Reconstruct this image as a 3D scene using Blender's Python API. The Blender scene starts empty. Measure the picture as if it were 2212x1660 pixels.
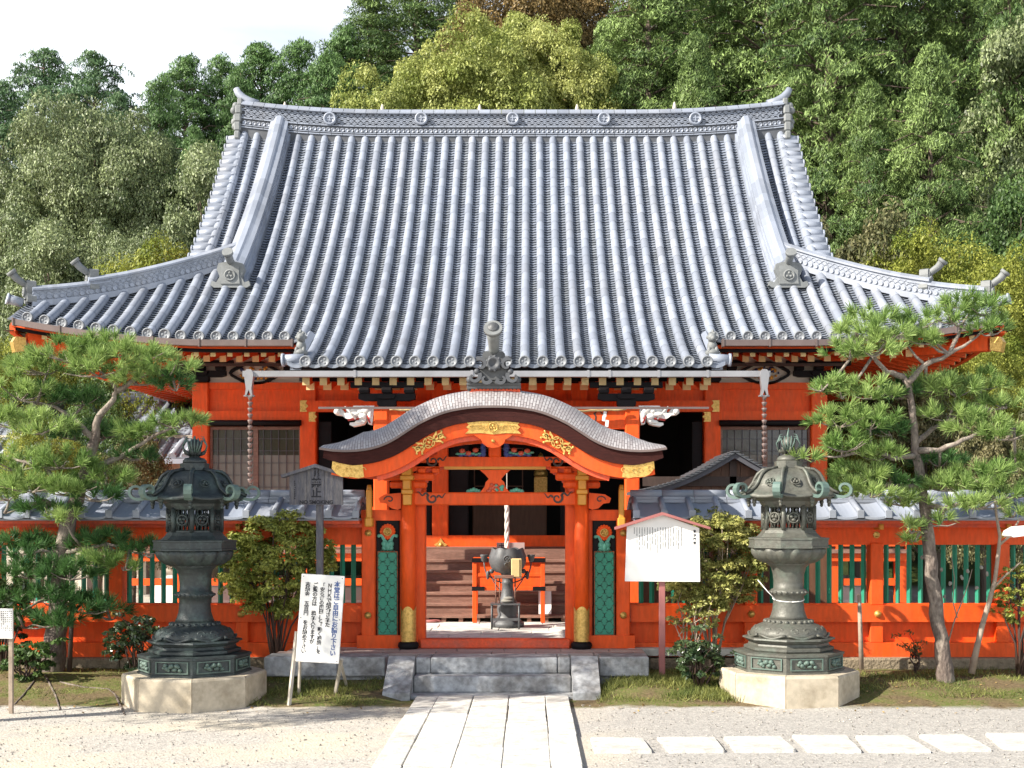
import bpy, math, random
import numpy as np
from mathutils import Vector, Matrix
random.seed(7)
RNG = np.random.default_rng(11)
R = math.radians
SC = bpy.context.scene
# ------------------------------------------------------------------ camera, world, sun, exposure
EYE = 2.13
F, XV, YV = 2640.0, 1145.0, 1120.0      # focal length and vanishing point on a 2212 px wide picture
cam = bpy.data.cameras.new("camera")
camo = bpy.data.objects.new("camera", cam)
SC.collection.objects.link(camo)
camo.location = (0, 0, EYE)
camo.rotation_euler = (R(90), 0, 0)
cam.lens = 36.0 * F / 2212.0
cam.sensor_width = 36.0
cam.shift_x = (1106.0 - XV) / 2212.0
cam.shift_y = (YV - 830.0) / 2212.0
cam.clip_start = 0.1
cam.clip_end = 2000.0
SC.camera = camo

SUN = Vector((-0.72, -0.38, 0.58)).normalized()
SUN_EL = math.asin(SUN.z)
w = bpy.data.worlds.new("World")
SC.world = w
w.use_nodes = True
nt = w.node_tree
for n in list(nt.nodes):
    nt.nodes.remove(n)
wo = nt.nodes.new("ShaderNodeOutputWorld")
bg = nt.nodes.new("ShaderNodeBackground")
sky = nt.nodes.new("ShaderNodeTexSky")
sky.sky_type = 'NISHITA'
sky.sun_disc = False
sky.sun_elevation = SUN_EL
sky.sun_rotation = math.atan2(SUN.x, SUN.y)
sky.air_density = 1.0
sky.dust_density = 1.5
sky.ozone_density = 1.2
tc = nt.nodes.new("ShaderNodeTexCoord")
sp = nt.nodes.new("ShaderNodeSeparateXYZ")
nt.links.new(tc.outputs["Generated"], sp.inputs[0])
mr = nt.nodes.new("ShaderNodeMapRange")
mr.inputs[1].default_value = 0.32
mr.inputs[2].default_value = 0.50
mr.inputs[3].default_value = 1.0
mr.inputs[4].default_value = 0.0
nt.links.new(sp.outputs[2], mr.inputs[0])
mpn = nt.nodes.new("ShaderNodeMapping")
mpn.inputs["Scale"].default_value = (1.2, 1.2, 6.0)
nt.links.new(tc.outputs["Generated"], mpn.inputs[0])
nz = nt.nodes.new("ShaderNodeTexNoise")
nz.inputs["Scale"].default_value = 2.2
nz.inputs["Detail"].default_value = 6
nt.links.new(mpn.outputs[0], nz.inputs[0])
mr2 = nt.nodes.new("ShaderNodeMapRange")
mr2.inputs[1].default_value = 0.3
mr2.inputs[2].default_value = 0.62
mr2.inputs[3].default_value = 0.5
mr2.inputs[4].default_value = 1.0
nt.links.new(nz.outputs[0], mr2.inputs[0])
mu = nt.nodes.new("ShaderNodeMath")
mu.operation = 'MULTIPLY'
nt.links.new(mr.outputs[0], mu.inputs[0])
nt.links.new(mr2.outputs[0], mu.inputs[1])
mx = nt.nodes.new("ShaderNodeMixRGB")
nt.links.new(mu.outputs[0], mx.inputs[0])
nt.links.new(sky.outputs[0], mx.inputs[1])
mx.inputs[2].default_value = (14.5, 15.2, 16.0, 1)
nt.links.new(mx.outputs[0], bg.inputs[0])
bg.inputs[1].default_value = 0.067
nt.links.new(bg.outputs[0], wo.inputs[0])

sl = bpy.data.lights.new("sun", 'SUN')
sl.energy = 4.8
sl.angle = R(0.53)
sl.color = (1.0, 0.93, 0.82)
so = bpy.data.objects.new("sun", sl)
SC.collection.objects.link(so)
so.rotation_euler = SUN.to_track_quat('Z', 'Y').to_euler()
so.location = (-30, -20, 40)

SC.render.engine = 'CYCLES'
SC.view_settings.view_transform = 'Standard'
SC.view_settings.look = 'None'
SC.view_settings.gamma = 1.0
SC.view_settings.exposure = 1.0
SC.cycles.use_adaptive_sampling = True
SC.cycles.max_bounces = 6
SC.cycles.diffuse_bounces = 3
SC.cycles.transparent_max_bounces = 6
SC.cycles.use_denoising = True

# ------------------------------------------------------------------ helpers
def P(px, py, Y):
    """a point at distance Y that the photograph (2212 px wide) shows at px, py"""
    return Vector(((px - XV) / F * Y, Y, EYE + (YV - py) / F * Y))
def PX(px, Y): return (px - XV) / F * Y
def PZ(py, Y): return EYE + (YV - py) / F * Y

WL = {}      # world location of every object built here
def _link(o, parent=None):
    SC.collection.objects.link(o)
    if parent is not None:
        o.parent = parent
    return o
def tag(o, label=None, cat=None, group=None, kind=None):
    if label: o["label"] = label
    if cat: o["category"] = cat
    if group: o["group"] = group
    if kind: o["kind"] = kind
    return o
def thing(name, label, cat, loc=(0, 0, 0), group=None):
    o = bpy.data.objects.new(name, None)
    o.empty_display_size = 0.2
    o.location = loc
    _link(o)
    WL[o.name] = Vector(loc)
    return tag(o, label, cat, group)
def finish(me, name, mats, parent, origin):
    o = bpy.data.objects.new(name, me)
    if parent is not None:
        WL[o.name] = WL[parent.name]
    else:
        WL[o.name] = Vector(origin)
        o.location = origin
    for m in mats:
        me.materials.append(m)
    _link(o, parent)
    return o
def copy_tree(o, parent=None):
    c = o.copy()
    SC.collection.objects.link(c)
    if parent is not None:
        c.parent = parent
    for ch in list(o.children):
        copy_tree(ch, c)
    return c

class MB:
    """collects shapes (world coordinates) and links them as ONE mesh object"""
    def __init__(s):
        s.v, s.f, s.sm, s.mi, s.m = [], [], [], [], 0
        s.uv = None
    def _a(s, vs, fs, smooth=False):
        b = len(s.v)
        s.v.extend([tuple(p) for p in vs])
        for f in fs:
            s.f.append([i + b for i in f])
            s.sm.append(smooth)
            s.mi.append(s.m)
        return s
    def box(s, x0, x1, y0, y1, z0, z1, rot=None, c=None):
        vs = [Vector((x, y, z)) for z in (z0, z1) for y in (y0, y1) for x in (x0, x1)]
        if rot is not None:
            c = Vector(c) if c is not None else Vector(((x0 + x1) / 2, (y0 + y1) / 2, (z0 + z1) / 2))
            vs = [c + rot @ (p - c) for p in vs]
        return s._a(vs, [(0, 2, 3, 1), (4, 5, 7, 6), (0, 1, 5, 4), (1, 3, 7, 5), (3, 2, 6, 7), (2, 0, 4, 6)])
    def bbox(s, x0, x1, y0, y1, z0, z1, b=0.01, rot=None):
        """box with chamfered edges"""
        cx, cy, cz = (x0 + x1) / 2, (y0 + y1) / 2, (z0 + z1) / 2
        hx, hy, hz = (x1 - x0) / 2, (y1 - y0) / 2, (z1 - z0) / 2
        b = min(b, hx * .45, hy * .45, hz * .45)
        vs, idx = [], {}
        for sx in (-1, 1):
            for sy in (-1, 1):
                for sz in (-1, 1):
                    for k in range(3):
                        p = [sx * (hx - b), sy * (hy - b), sz * (hz - b)]
                        p[k] += (sx, sy, sz)[k] * b
                        idx[(sx, sy, sz, k)] = len(vs)
                        q = Vector(p)
                        if rot is not None: q = rot @ q
                        vs.append(q + Vector((cx, cy, cz)))
        fs = []
        I = idx
        for k in range(3):
            for sg in (-1, 1):
                a = [j for j in range(3) if j != k]
                ring = []
                for (p, q) in ((-1, -1), (1, -1), (1, 1), (-1, 1)):
                    t = [0, 0, 0]; t[k] = sg; t[a[0]] = p; t[a[1]] = q
                    ring.append(I[(t[0], t[1], t[2], k)])
                fs.append(ring)
        for k in range(3):
            a = [j for j in range(3) if j != k]
            for p in (-1, 1):
                for q in (-1, 1):
                    t0 = [0, 0, 0]; t0[a[0]] = p; t0[a[1]] = q
                    t1 = list(t0); t0[k] = -1; t1[k] = 1
                    fs.append([I[(*t0, a[0])], I[(*t1, a[0])], I[(*t1, a[1])], I[(*t0, a[1])]])
        for sx in (-1, 1):
            for sy in (-1, 1):
                for sz in (-1, 1):
                    fs.append([I[(sx, sy, sz, 0)], I[(sx, sy, sz, 1)], I[(sx, sy, sz, 2)]])
        s._a(vs, fs)
        return s
    def tube(s, pts, rad, n=8, caps=True, smooth=True):
        pts = [Vector(p) for p in pts]
        if not hasattr(rad, '__len__'):
            rad = [rad] * len(pts)
        vs, fs = [], []
        up = None
        for i, p in enumerate(pts):
            d = (pts[min(i + 1, len(pts) - 1)] - pts[max(i - 1, 0)])
            if d.length < 1e-9: d = Vector((0, 0, 1))
            d.normalize()
            if up is None:
                up = Vector((0, 0, 1)) if abs(d.z) < 0.9 else Vector((1, 0, 0))
            a = d.cross(up)
            if a.length < 1e-6: a = d.cross(Vector((0, 1, 0)))
            a.normalize()
            b = a.cross(d).normalized()
            up = b
            for k in range(n):
                t = 2 * math.pi * k / n
                vs.append(p + (a * math.cos(t) + b * math.sin(t)) * rad[i])
        for i in range(len(pts) - 1):
            for k in range(n):
                fs.append((i * n + k, i * n + (k + 1) % n, (i + 1) * n + (k + 1) % n, (i + 1) * n + k))
        s._a(vs, fs, smooth)
        if caps:
            b0 = len(s.v) - len(vs)
            s.f.append([b0 + k for k in range(n)][::-1]); s.sm.append(False); s.mi.append(s.m)
            s.f.append([b0 + (len(pts) - 1) * n + k for k in range(n)]); s.sm.append(False); s.mi.append(s.m)
        return s
    def lathe(s, prof, c=(0, 0, 0), n=24, axis='Z', rot0=0.0, smooth=True, mat3=None):
        """prof: list of (radius, height)"""
        c = Vector(c)
        vs, fs = [], []
        for (r, h) in prof:
            for k in range(n):
                t = rot0 + 2 * math.pi * k / n
                if axis == 'Z': q = Vector((r * math.sin(t), -r * math.cos(t), h))
                elif axis == 'Y': q = Vector((r * math.sin(t), h, r * math.cos(t)))
                else: q = Vector((h, r * math.sin(t), r * math.cos(t)))
                if mat3 is not None: q = mat3 @ q
                vs.append(c + q)
        for i in range(len(prof) - 1):
            for k in range(n):
                fs.append((i * n + k, i * n + (k + 1) % n, (i + 1) * n + (k + 1) % n, (i + 1) * n + k))
        s._a(vs, fs, smooth)
        b0 = len(s.v) - len(vs)
        for i, rv in ((0, True), (len(prof) - 1, False)):
            if prof[i][0] > 1e-4:
                ring = [b0 + i * n + k for k in range(n)]
                s.f.append(ring[::-1] if rv else ring); s.sm.append(False); s.mi.append(s.m)
        return s
    def prism(s, poly, d0, d1, axis='Y', smooth=False):
        """poly of (a, b) pushed from d0 to d1: axis Y takes (x, z), X takes (y, z), Z takes (x, y)"""
        def q(a, b, d):
            return (a, d, b) if axis == 'Y' else ((d, a, b) if axis == 'X' else (a, b, d))
        n = len(poly)
        vs = [q(a, b, d0) for a, b in poly] + [q(a, b, d1) for a, b in poly]
        fs = [(k, (k + 1) % n, n + (k + 1) % n, n + k) for k in range(n)]
        s._a(vs, fs, smooth)
        b0 = len(s.v) - 2 * n
        s.f.append([b0 + k for k in range(n)][::-1]); s.sm.append(False); s.mi.append(s.m)
        s.f.append([b0 + n + k for k in range(n)]); s.sm.append(False); s.mi.append(s.m)
        return s
    def strip(s, top, bot, d0, d1):
        """a band between two curves of (x, z) with the same number of points, pushed from y d0 to y d1"""
        n = len(top)
        vs = []
        for d in (d0, d1):
            vs += [(x, d, z) for x, z in top] + [(x, d, z) for x, z in bot]
        fs = []
        for k in range(n - 1):
            fs += [(k, n + k, n + k + 1, k + 1), (2 * n + k, 2 * n + k + 1, 3 * n + k + 1, 3 * n + k),
                   (k, k + 1, 2 * n + k + 1, 2 * n + k), (n + k, 3 * n + k, 3 * n + k + 1, n + k + 1)]
        fs += [(0, 2 * n, 3 * n, n), (n - 1, 2 * n - 1, 4 * n - 1, 3 * n - 1)]
        return s._a(vs, fs)
    def sweep(s, path, sec, smooth=False, caps=True, upv=None):
        """cross-section of (side, up) carried along path; up stays vertical"""
        path = [Vector(p) for p in path]
        n = len(sec)
        vs, fs = [], []
        for i, p in enumerate(path):
            d = path[min(i + 1, len(path) - 1)] - path[max(i - 1, 0)]
            h = Vector((d.x, d.y, 0))
            if h.length < 1e-6: h = Vector((0, 1, 0))
            h.normalize()
            side = Vector((h.y, -h.x, 0))
            u = Vector((0, 0, 1)) if upv is None else upv
            for a, b in sec:
                vs.append(p + side * a + u * b)
        for i in range(len(path) - 1):
            for k in range(n):
                fs.append((i * n + k, i * n + (k + 1) % n, (i + 1) * n + (k + 1) % n, (i + 1) * n + k))
        s._a(vs, fs, smooth)
        if caps:
            b0 = len(s.v) - len(vs)
            for o_, rv in ((0, True), ((len(path) - 1) * n, False)):
                ring = [b0 + o_ + k for k in range(n)]
                s.f.append(ring[::-1] if rv else ring); s.sm.append(False); s.mi.append(s.m)
        return s
    def ball(s, c, r, n=10, m=7, sq=(1, 1, 1), rot=None):
        c = Vector(c)
        vs, fs = [], []
        for i in range(m + 1):
            a = math.pi * i / m
            for k in range(n):
                t = 2 * math.pi * k / n
                q = Vector((r * sq[0] * math.sin(a) * math.cos(t), r * sq[1] * math.sin(a) * math.sin(t), r * sq[2] * math.cos(a)))
                if rot is not None: q = rot @ q
                vs.append(c + q)
        for i in range(m):
            for k in range(n):
                fs.append((i * n + k, i * n + (k + 1) % n, (i + 1) * n + (k + 1) % n, (i + 1) * n + k))
        return s._a(vs, fs, True)
    def quad(s, a, b, c, d, smooth=False):
        return s._a([a, b, c, d], [(0, 1, 2, 3)], smooth)
    def ribbon(s, pts, wdt, y0, y1):
        """a flat curl of (x, z) points drawn on a wall facing -Y, width wdt, from y0 (front) to y1"""
        top, bot = [], []
        n = len(pts)
        for i, (x, z) in enumerate(pts):
            x0, z0 = pts[max(i - 1, 0)]
            x1, z1 = pts[min(i + 1, n - 1)]
            dx, dz = x1 - x0, z1 - z0
            L = math.hypot(dx, dz) or 1
            wd = (wdt[i] if hasattr(wdt, '__len__') else wdt) / 2
            top.append((x - dz / L * wd, z + dx / L * wd))
            bot.append((x + dz / L * wd, z - dx / L * wd))
        return s.strip(top, bot, y0, y1)
    def build(s, name, mats, parent=None, origin=(0, 0, 0)):
        if not isinstance(mats, (list, tuple)): mats = [mats]
        o0 = WL[parent.name] if parent is not None else Vector(origin)
        me = bpy.data.meshes.new(name)
        V = np.array(s.v, dtype=np.float32).reshape(-1, 3) - np.array(o0, dtype=np.float32)
        me.from_pydata(V.tolist(), [], s.f)
        me.polygons.foreach_set('use_smooth', s.sm)
        if len(mats) > 1:
            me.polygons.foreach_set('material_index', s.mi)
        me.update()
        return finish(me, name, mats, parent, o0)

def quads(name, Q, mat, parent=None, origin=(0, 0, 0), local=False, tri=False):
    """Q: (n, 4 or 3, 3) array of separate faces -> one mesh object"""
    Q = np.asarray(Q, dtype=np.float32)
    n, k, _ = Q.shape
    o0 = WL[parent.name] if parent is not None else Vector(origin)
    V = Q.reshape(-1, 3)
    if not local:
        V = V - np.array(o0, dtype=np.float32)
    me = bpy.data.meshes.new(name)
    me.vertices.add(n * k)
    me.vertices.foreach_set('co', V.ravel())
    me.loops.add(n * k)
    me.loops.foreach_set('vertex_index', np.arange(n * k, dtype=np.int32))
    me.polygons.add(n)
    me.polygons.foreach_set('loop_start', np.arange(0, n * k, k, dtype=np.int32))
    me.polygons.foreach_set('loop_total', np.full(n, k, dtype=np.int32))
    me.update(calc_edges=True)
    return finish(me, name, [mat], parent, o0)

def text_mesh(name, body, size, mat, parent, place, wdt=1.0, line=1.0):
    """lettering as a thin mesh; place is a 4x4 matrix (text lies in its xy plane), centred"""
    cu = bpy.data.curves.new(name, 'FONT')
    cu.body = body
    cu.size = size
    cu.align_x = 'CENTER'
    cu.align_y = 'TOP'
    cu.space_line = line
    cu.extrude = 0.0015
    cu.offset = 0.0016 * size / 0.06
    cu.resolution_u = 3
    to = bpy.data.objects.new(name, cu)
    SC.collection.objects.link(to)
    bpy.context.view_layer.update()
    dg = bpy.context.evaluated_depsgraph_get()
    me = bpy.data.meshes.new_from_object(to.evaluated_get(dg))
    bpy.data.objects.remove(to)
    bpy.data.curves.remove(cu)
    me.name = name
    o0 = WL[parent.name]
    me.transform(Matrix.Translation(-o0) @ place @ Matrix.Diagonal((wdt, 1, 1, 1)))
    me.materials.clear()
    return finish(me, name, [mat], parent, o0)

# ------------------------------------------------------------------ materials
def mat(name, col, rough=0.6, var=0.12, scale=6.0, bump=0.0, bscale=60.0, metal=0.0, col2=None, island=0.0,
        stretch=(1, 1, 1), mixlo=0.45, mixhi=0.62, spec=0.5, trans=0.0, sscale=None):
    m = bpy.data.materials.new(name)
    m.use_nodes = True
    t = m.node_tree
    b = t.nodes["Principled BSDF"]
    b.inputs["Roughness"].default_value = rough
    b.inputs["Metallic"].default_value = metal
    b.inputs["Specular IOR Level"].default_value = spec
    tcn = t.nodes.new("ShaderNodeTexCoord")
    mp = t.nodes.new("ShaderNodeMapping")
    mp.inputs["Scale"].default_value = stretch
    t.links.new(tcn.outputs["Object"], mp.inputs[0])
    nz = t.nodes.new("ShaderNodeTexNoise")
    nz.inputs["Scale"].default_value = scale
    nz.inputs["Detail"].default_value = 6
    nz.inputs["Roughness"].default_value = 0.65
    t.links.new(mp.outputs[0], nz.inputs[0])
    base = t.nodes.new("ShaderNodeMixRGB")
    c = (*col, 1)
    if col2 is None:
        k0, k1 = 1 - var, 1 + var
        base.inputs[1].default_value = tuple(x * k0 for x in col) + (1,)
        base.inputs[2].default_value = tuple(min(1, x * k1) for x in col) + (1,)
        mixlo, mixhi = 0.3, 0.7
    else:
        base.inputs[1].default_value = c
        base.inputs[2].default_value = (*col2, 1)
    r = t.nodes.new("ShaderNodeMapRange")
    r.inputs[1].default_value = mixlo
    r.inputs[2].default_value = mixhi
    t.links.new(nz.outputs[0], r.inputs[0])
    t.links.new(r.outputs[0], base.inputs[0])
    out = base.outputs[0]
    if col2 is not None and var > 0:
        n2 = t.nodes.new("ShaderNodeTexNoise")
        n2.inputs["Scale"].default_value = scale * 5.3
        n2.inputs["Detail"].default_value = 4
        t.links.new(mp.outputs[0], n2.inputs[0])
        hs = t.nodes.new("ShaderNodeHueSaturation")
        r2 = t.nodes.new("ShaderNodeMapRange")
        r2.inputs[1].default_value = 0.3; r2.inputs[2].default_value = 0.7
        r2.inputs[3].default_value = 1 - var; r2.inputs[4].default_value = 1 + var
        t.links.new(n2.outputs[0], r2.inputs[0])
        t.links.new(r2.outputs[0], hs.inputs["Value"])
        t.links.new(out, hs.inputs["Color"])
        out = hs.outputs[0]
    if island > 0:
        g = t.nodes.new("ShaderNodeNewGeometry")
        r3 = t.nodes.new("ShaderNodeMapRange")
        r3.inputs[3].default_value = 1 - island
        r3.inputs[4].default_value = 1 + island
        t.links.new(g.outputs["Random Per Island"], r3.inputs[0])
        hs = t.nodes.new("ShaderNodeHueSaturation")
        t.links.new(r3.outputs[0], hs.inputs["Value"])
        t.links.new(out, hs.inputs["Color"])
        out = hs.outputs[0]
    t.links.new(out, b.inputs["Base Color"])
    if bump > 0:
        n3 = t.nodes.new("ShaderNodeTexNoise")
        n3.inputs["Scale"].default_value = bscale
        n3.inputs["Detail"].default_value = 5
        t.links.new(mp.outputs[0], n3.inputs[0])
        bu = t.nodes.new("ShaderNodeBump")
        bu.inputs["Strength"].default_value = 1.0
        bu.inputs["Distance"].default_value = bump
        t.links.new(n3.outputs[0], bu.inputs["Height"])
        t.links.new(bu.outputs[0], b.inputs["Normal"])
    return m

def leaf_mat(name, col, col2, island=0.35, trans=0.35, rough=0.5, scale=0.35, gloss=0.25):
    m = bpy.data.materials.new(name)
    m.use_nodes = True
    t = m.node_tree
    b = t.nodes["Principled BSDF"]
    b.inputs["Roughness"].default_value = rough
    b.inputs["Specular IOR Level"].default_value = gloss
    tcn = t.nodes.new("ShaderNodeTexCoord")
    nz = t.nodes.new("ShaderNodeTexNoise")
    nz.inputs["Scale"].default_value = scale
    nz.inputs["Detail"].default_value = 3
    t.links.new(tcn.outputs["Object"], nz.inputs[0])
    r = t.nodes.new("ShaderNodeMapRange")
    r.inputs[1].default_value = 0.35
    r.inputs[2].default_value = 0.65
    t.links.new(nz.outputs[0], r.inputs[0])
    g = t.nodes.new("ShaderNodeNewGeometry")
    ad = t.nodes.new("ShaderNodeMath"); ad.operation = 'MULTIPLY_ADD'
    ad.inputs[1].default_value = 0.6
    t.links.new(g.outputs["Random Per Island"], ad.inputs[0])
    t.links.new(r.outputs[0], ad.inputs[2])
    sb = t.nodes.new("ShaderNodeMath"); sb.operation = 'SUBTRACT'; sb.use_clamp = True
    sb.inputs[1].default_value = 0.3
    t.links.new(ad.outputs[0], sb.inputs[0])
    mxn = t.nodes.new("ShaderNodeMixRGB")
    mxn.inputs[1].default_value = (*col, 1)
    mxn.inputs[2].default_value = (*col2, 1)
    t.links.new(sb.outputs[0], mxn.inputs[0])
    r3 = t.nodes.new("ShaderNodeMapRange")
    r3.inputs[3].default_value = 1 - island
    r3.inputs[4].default_value = 1 + island
    t.links.new(g.outputs["Random Per Island"], r3.inputs[0])
    hs = t.nodes.new("ShaderNodeHueSaturation")
    t.links.new(r3.outputs[0], hs.inputs["Value"])
    t.links.new(mxn.outputs[0], hs.inputs["Color"])
    t.links.new(hs.outputs[0], b.inputs["Base Color"])
    tr = t.nodes.new("ShaderNodeBsdfTranslucent")
    t.links.new(hs.outputs[0], tr.inputs[0])
    ms = t.nodes.new("ShaderNodeMixShader")
    ms.inputs[0].default_value = trans
    t.links.new(b.outputs[0], ms.inputs[1])
    t.links.new(tr.outputs[0], ms.inputs[2])
    t.links.new(ms.outputs[0], t.nodes["Material Output"].inputs[0])
    return m

VERM = mat("vermilion_paint", (0.82, 0.092, 0.008), 0.55, 0.13, 1.4, 0.003, 60, col2=(0.71, 0.100, 0.020), mixlo=0.42, mixhi=0.68, spec=0.3, stretch=(2.6, 2.6, .7))
VERM_OLD = mat("weathered_vermilion", (0.72, 0.085, 0.022), 0.6, 0.14, 5.0, 0.002, 50, col2=(0.55, 0.10, 0.05))
TILE = mat("roof_tile", (0.265, 0.295, 0.355), 0.40, 0.05, 0.5, 0.0008, 60, island=0.17, col2=(0.29, 0.31, 0.355), stretch=(3, .6, .6), spec=0.55)
TILE_P = mat("pan_tile", (0.18, 0.205, 0.255), 0.45, 0.12, 0.9, 0.0008, 60, island=0.2, col2=(0.20, 0.22, 0.25), stretch=(2.5, .5, .5))
TILE_GAP_SHADE = mat("tile_gap_shade", (0.05, 0.055, 0.065), 0.8, 0.2, 4)  # shade under the tile lips, put in as a dark colour
TILE_D = mat("old_dark_tile", (0.14, 0.15, 0.17), 0.5, 0.2, 4.0, 0.002, 70, island=0.2)
RIDGE_D = mat("ridge_body_tile", (0.075, 0.08, 0.09), 0.6, 0.2, 6)
TILE_G = mat("grey_ornament_tile", (0.19, 0.20, 0.20), 0.6, 0.2, 6.0, 0.003, 60)
BLACK = mat("black_lacquer", (0.010, 0.008, 0.009), 0.6, 0.3, 4, spec=0.15)
ROOM_DARK = mat("painted_room_dark", (0.006, 0.005, 0.005), 0.8, 0.2, 4)  # near-black wall colour stands in for the darkness of the unlit room
GOLD = mat("gilt_metal", (0.72, 0.46, 0.13), 0.38, 0.2, 25, 0.006, 45, metal=0.55, col2=(0.50, 0.30, 0.07))
OCHRE = mat("ochre_paint", (0.62, 0.27, 0.03), 0.5, 0.12, 8)
CREAM = mat("cream_paint", (0.72, 0.52, 0.24), 0.6, 0.08, 12)
GREEN = mat("green_paint", (0.016, 0.235, 0.145), 0.45, 0.15, 5, 0.001, 60)
GREEN_L = mat("pale_green_paint", (0.10, 0.36, 0.26), 0.5, 0.2, 9)
WHITE = mat("white_paint", (0.80, 0.79, 0.76), 0.5, 0.04, 3)
PLASTER = mat("plaster", (0.62, 0.55, 0.46), 0.85, 0.1, 2)
BARK_E = mat("layered_bark_edge", (0.040, 0.009, 0.007), 0.75, 0.4, 9, 0.004, 50, stretch=(1, 1, 9), spec=0.2)
WOOD = mat("brown_wood", (0.20, 0.105, 0.075), 0.6, 0.2, 3, 0.002, 40, stretch=(1, 6, 6), col2=(0.27, 0.15, 0.11))
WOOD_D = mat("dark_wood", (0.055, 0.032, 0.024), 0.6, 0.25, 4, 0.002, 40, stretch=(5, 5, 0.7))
WOOD_M = mat("plank_wood", (0.13, 0.060, 0.032), 0.6, 0.25, 4, 0.002, 40, stretch=(5, 5, 0.7))
WOOD_G = mat("weathered_grey_wood", (0.095, 0.095, 0.115), 0.75, 0.25, 5, 0.003, 60, stretch=(7, 7, 0.8), col2=(0.16, 0.15, 0.15))
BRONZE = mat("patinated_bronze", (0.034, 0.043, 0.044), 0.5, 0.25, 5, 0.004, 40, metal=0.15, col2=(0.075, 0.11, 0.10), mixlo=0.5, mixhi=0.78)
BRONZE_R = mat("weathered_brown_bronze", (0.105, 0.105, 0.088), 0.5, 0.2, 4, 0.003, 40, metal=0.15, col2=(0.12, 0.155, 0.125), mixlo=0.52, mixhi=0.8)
IRON = mat("grey_cast_iron", (0.10, 0.104, 0.108), 0.5, 0.2, 12, 0.003, 90, metal=0.2)
ORN_D = mat("dark_ornament_tile", (0.085, 0.088, 0.09), 0.55, 0.3, 9, 0.003, 60)
CONC = mat("beige_pedestal_stone", (0.52, 0.45, 0.34), 0.85, 0.12, 2.5, 0.003, 90, col2=(0.27, 0.22, 0.15), mixlo=0.48, mixhi=0.75)
GRANITE = mat("grey_granite", (0.37, 0.38, 0.39), 0.8, 0.35, 2.5, 0.006, 45, col2=(0.22, 0.215, 0.21))
PAVE = mat("pale_granite_paving", (0.64, 0.62, 0.57), 0.8, 0.22, 2.2, 0.006, 45, island=0.13, col2=(0.42, 0.40, 0.36), mixlo=0.48, mixhi=0.72)
PAVE_R = mat("reddish_paving", (0.40, 0.31, 0.28), 0.8, 0.12, 2.5, 0.003, 60, island=0.12)
STONE_B = mat("rough_beige_stone", (0.25, 0.20, 0.135), 0.95, 0.35, 9, 0.03, 30)
COPPER = mat("rain_gutter_metal", (0.34, 0.335, 0.345), 0.38, 0.15, 2, metal=0.5)
COPPER_D = mat("dull_brown_gutter", (0.16, 0.12, 0.11), 0.5, 0.2, 2, metal=0.3)
PAPER = mat("shoji_paper", (0.24, 0.23, 0.20), 0.9, 0.05, 2)
ROPE = mat("white_rope", (0.75, 0.71, 0.62), 0.8, 0.08, 20)
BLUEINK = mat("blue_lettering", (0.05, 0.10, 0.28), 0.6, 0.05, 3)
INK = mat("black_lettering", (0.03, 0.03, 0.035), 0.7, 0.1, 3)
INK_F = mat("faded_lettering", (0.018, 0.018, 0.024), 0.8, 0.2, 20)
PINK = mat("pinkish_brown_paint", (0.36, 0.13, 0.12), 0.5, 0.1, 6)
STRAW = mat("straw", (0.52, 0.40, 0.20), 0.8, 0.25, 30)
TRUNK = mat("pine_bark", (0.13, 0.10, 0.085), 0.9, 0.35, 7, 0.03, 24, stretch=(1, 1, 0.45), col2=(0.24, 0.20, 0.165))
EAVE_T = mat("eave_end_tile", (0.20, 0.215, 0.235), 0.5, 0.1, 6)
TRUNK_D = mat("forest_bark", (0.10, 0.075, 0.055), 0.9, 0.3, 5, 0.02, 20, stretch=(1, 1, 0.3))
BRANCH = mat("pine_branch_bark", (0.19, 0.155, 0.13), 0.9, 0.3, 9, 0.015, 30, col2=(0.29, 0.25, 0.21))
TWIG = mat("pale_twig_bark", (0.33, 0.26, 0.20), 0.85, 0.25, 12)
GLASS = mat("window_glass", (0.045, 0.035, 0.022), 0.12, 0.5, 1.2, 0.004, 3.0, spec=0.6)
# ------------------------------------------------------------------ main hall
XC = -0.39
QC = 0.0603
def zp(Y):
    t = Y - 21.5
    return 5.305 + 0.55 * t + (QC - .0012) * t * t
def lift(dx, Y):
    a = max(0.0, (abs(dx) - 5.2) / 3.2) ** 1.7 * 0.34
    return a * max(0.0, 1 - (Y - 21.3) / 5.0)
def zs(dx, Y):
    rl = 0.10 * (max(0, abs(dx) - 3.0) / 3.2) ** 2 * max(0, (Y - 23) / 4.5)
    return zp(Y) + lift(dx, Y) + rl
def yhip(dx): return 22.0 + (8.85 - abs(dx)) * 0.62
YR = 27.45

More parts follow.
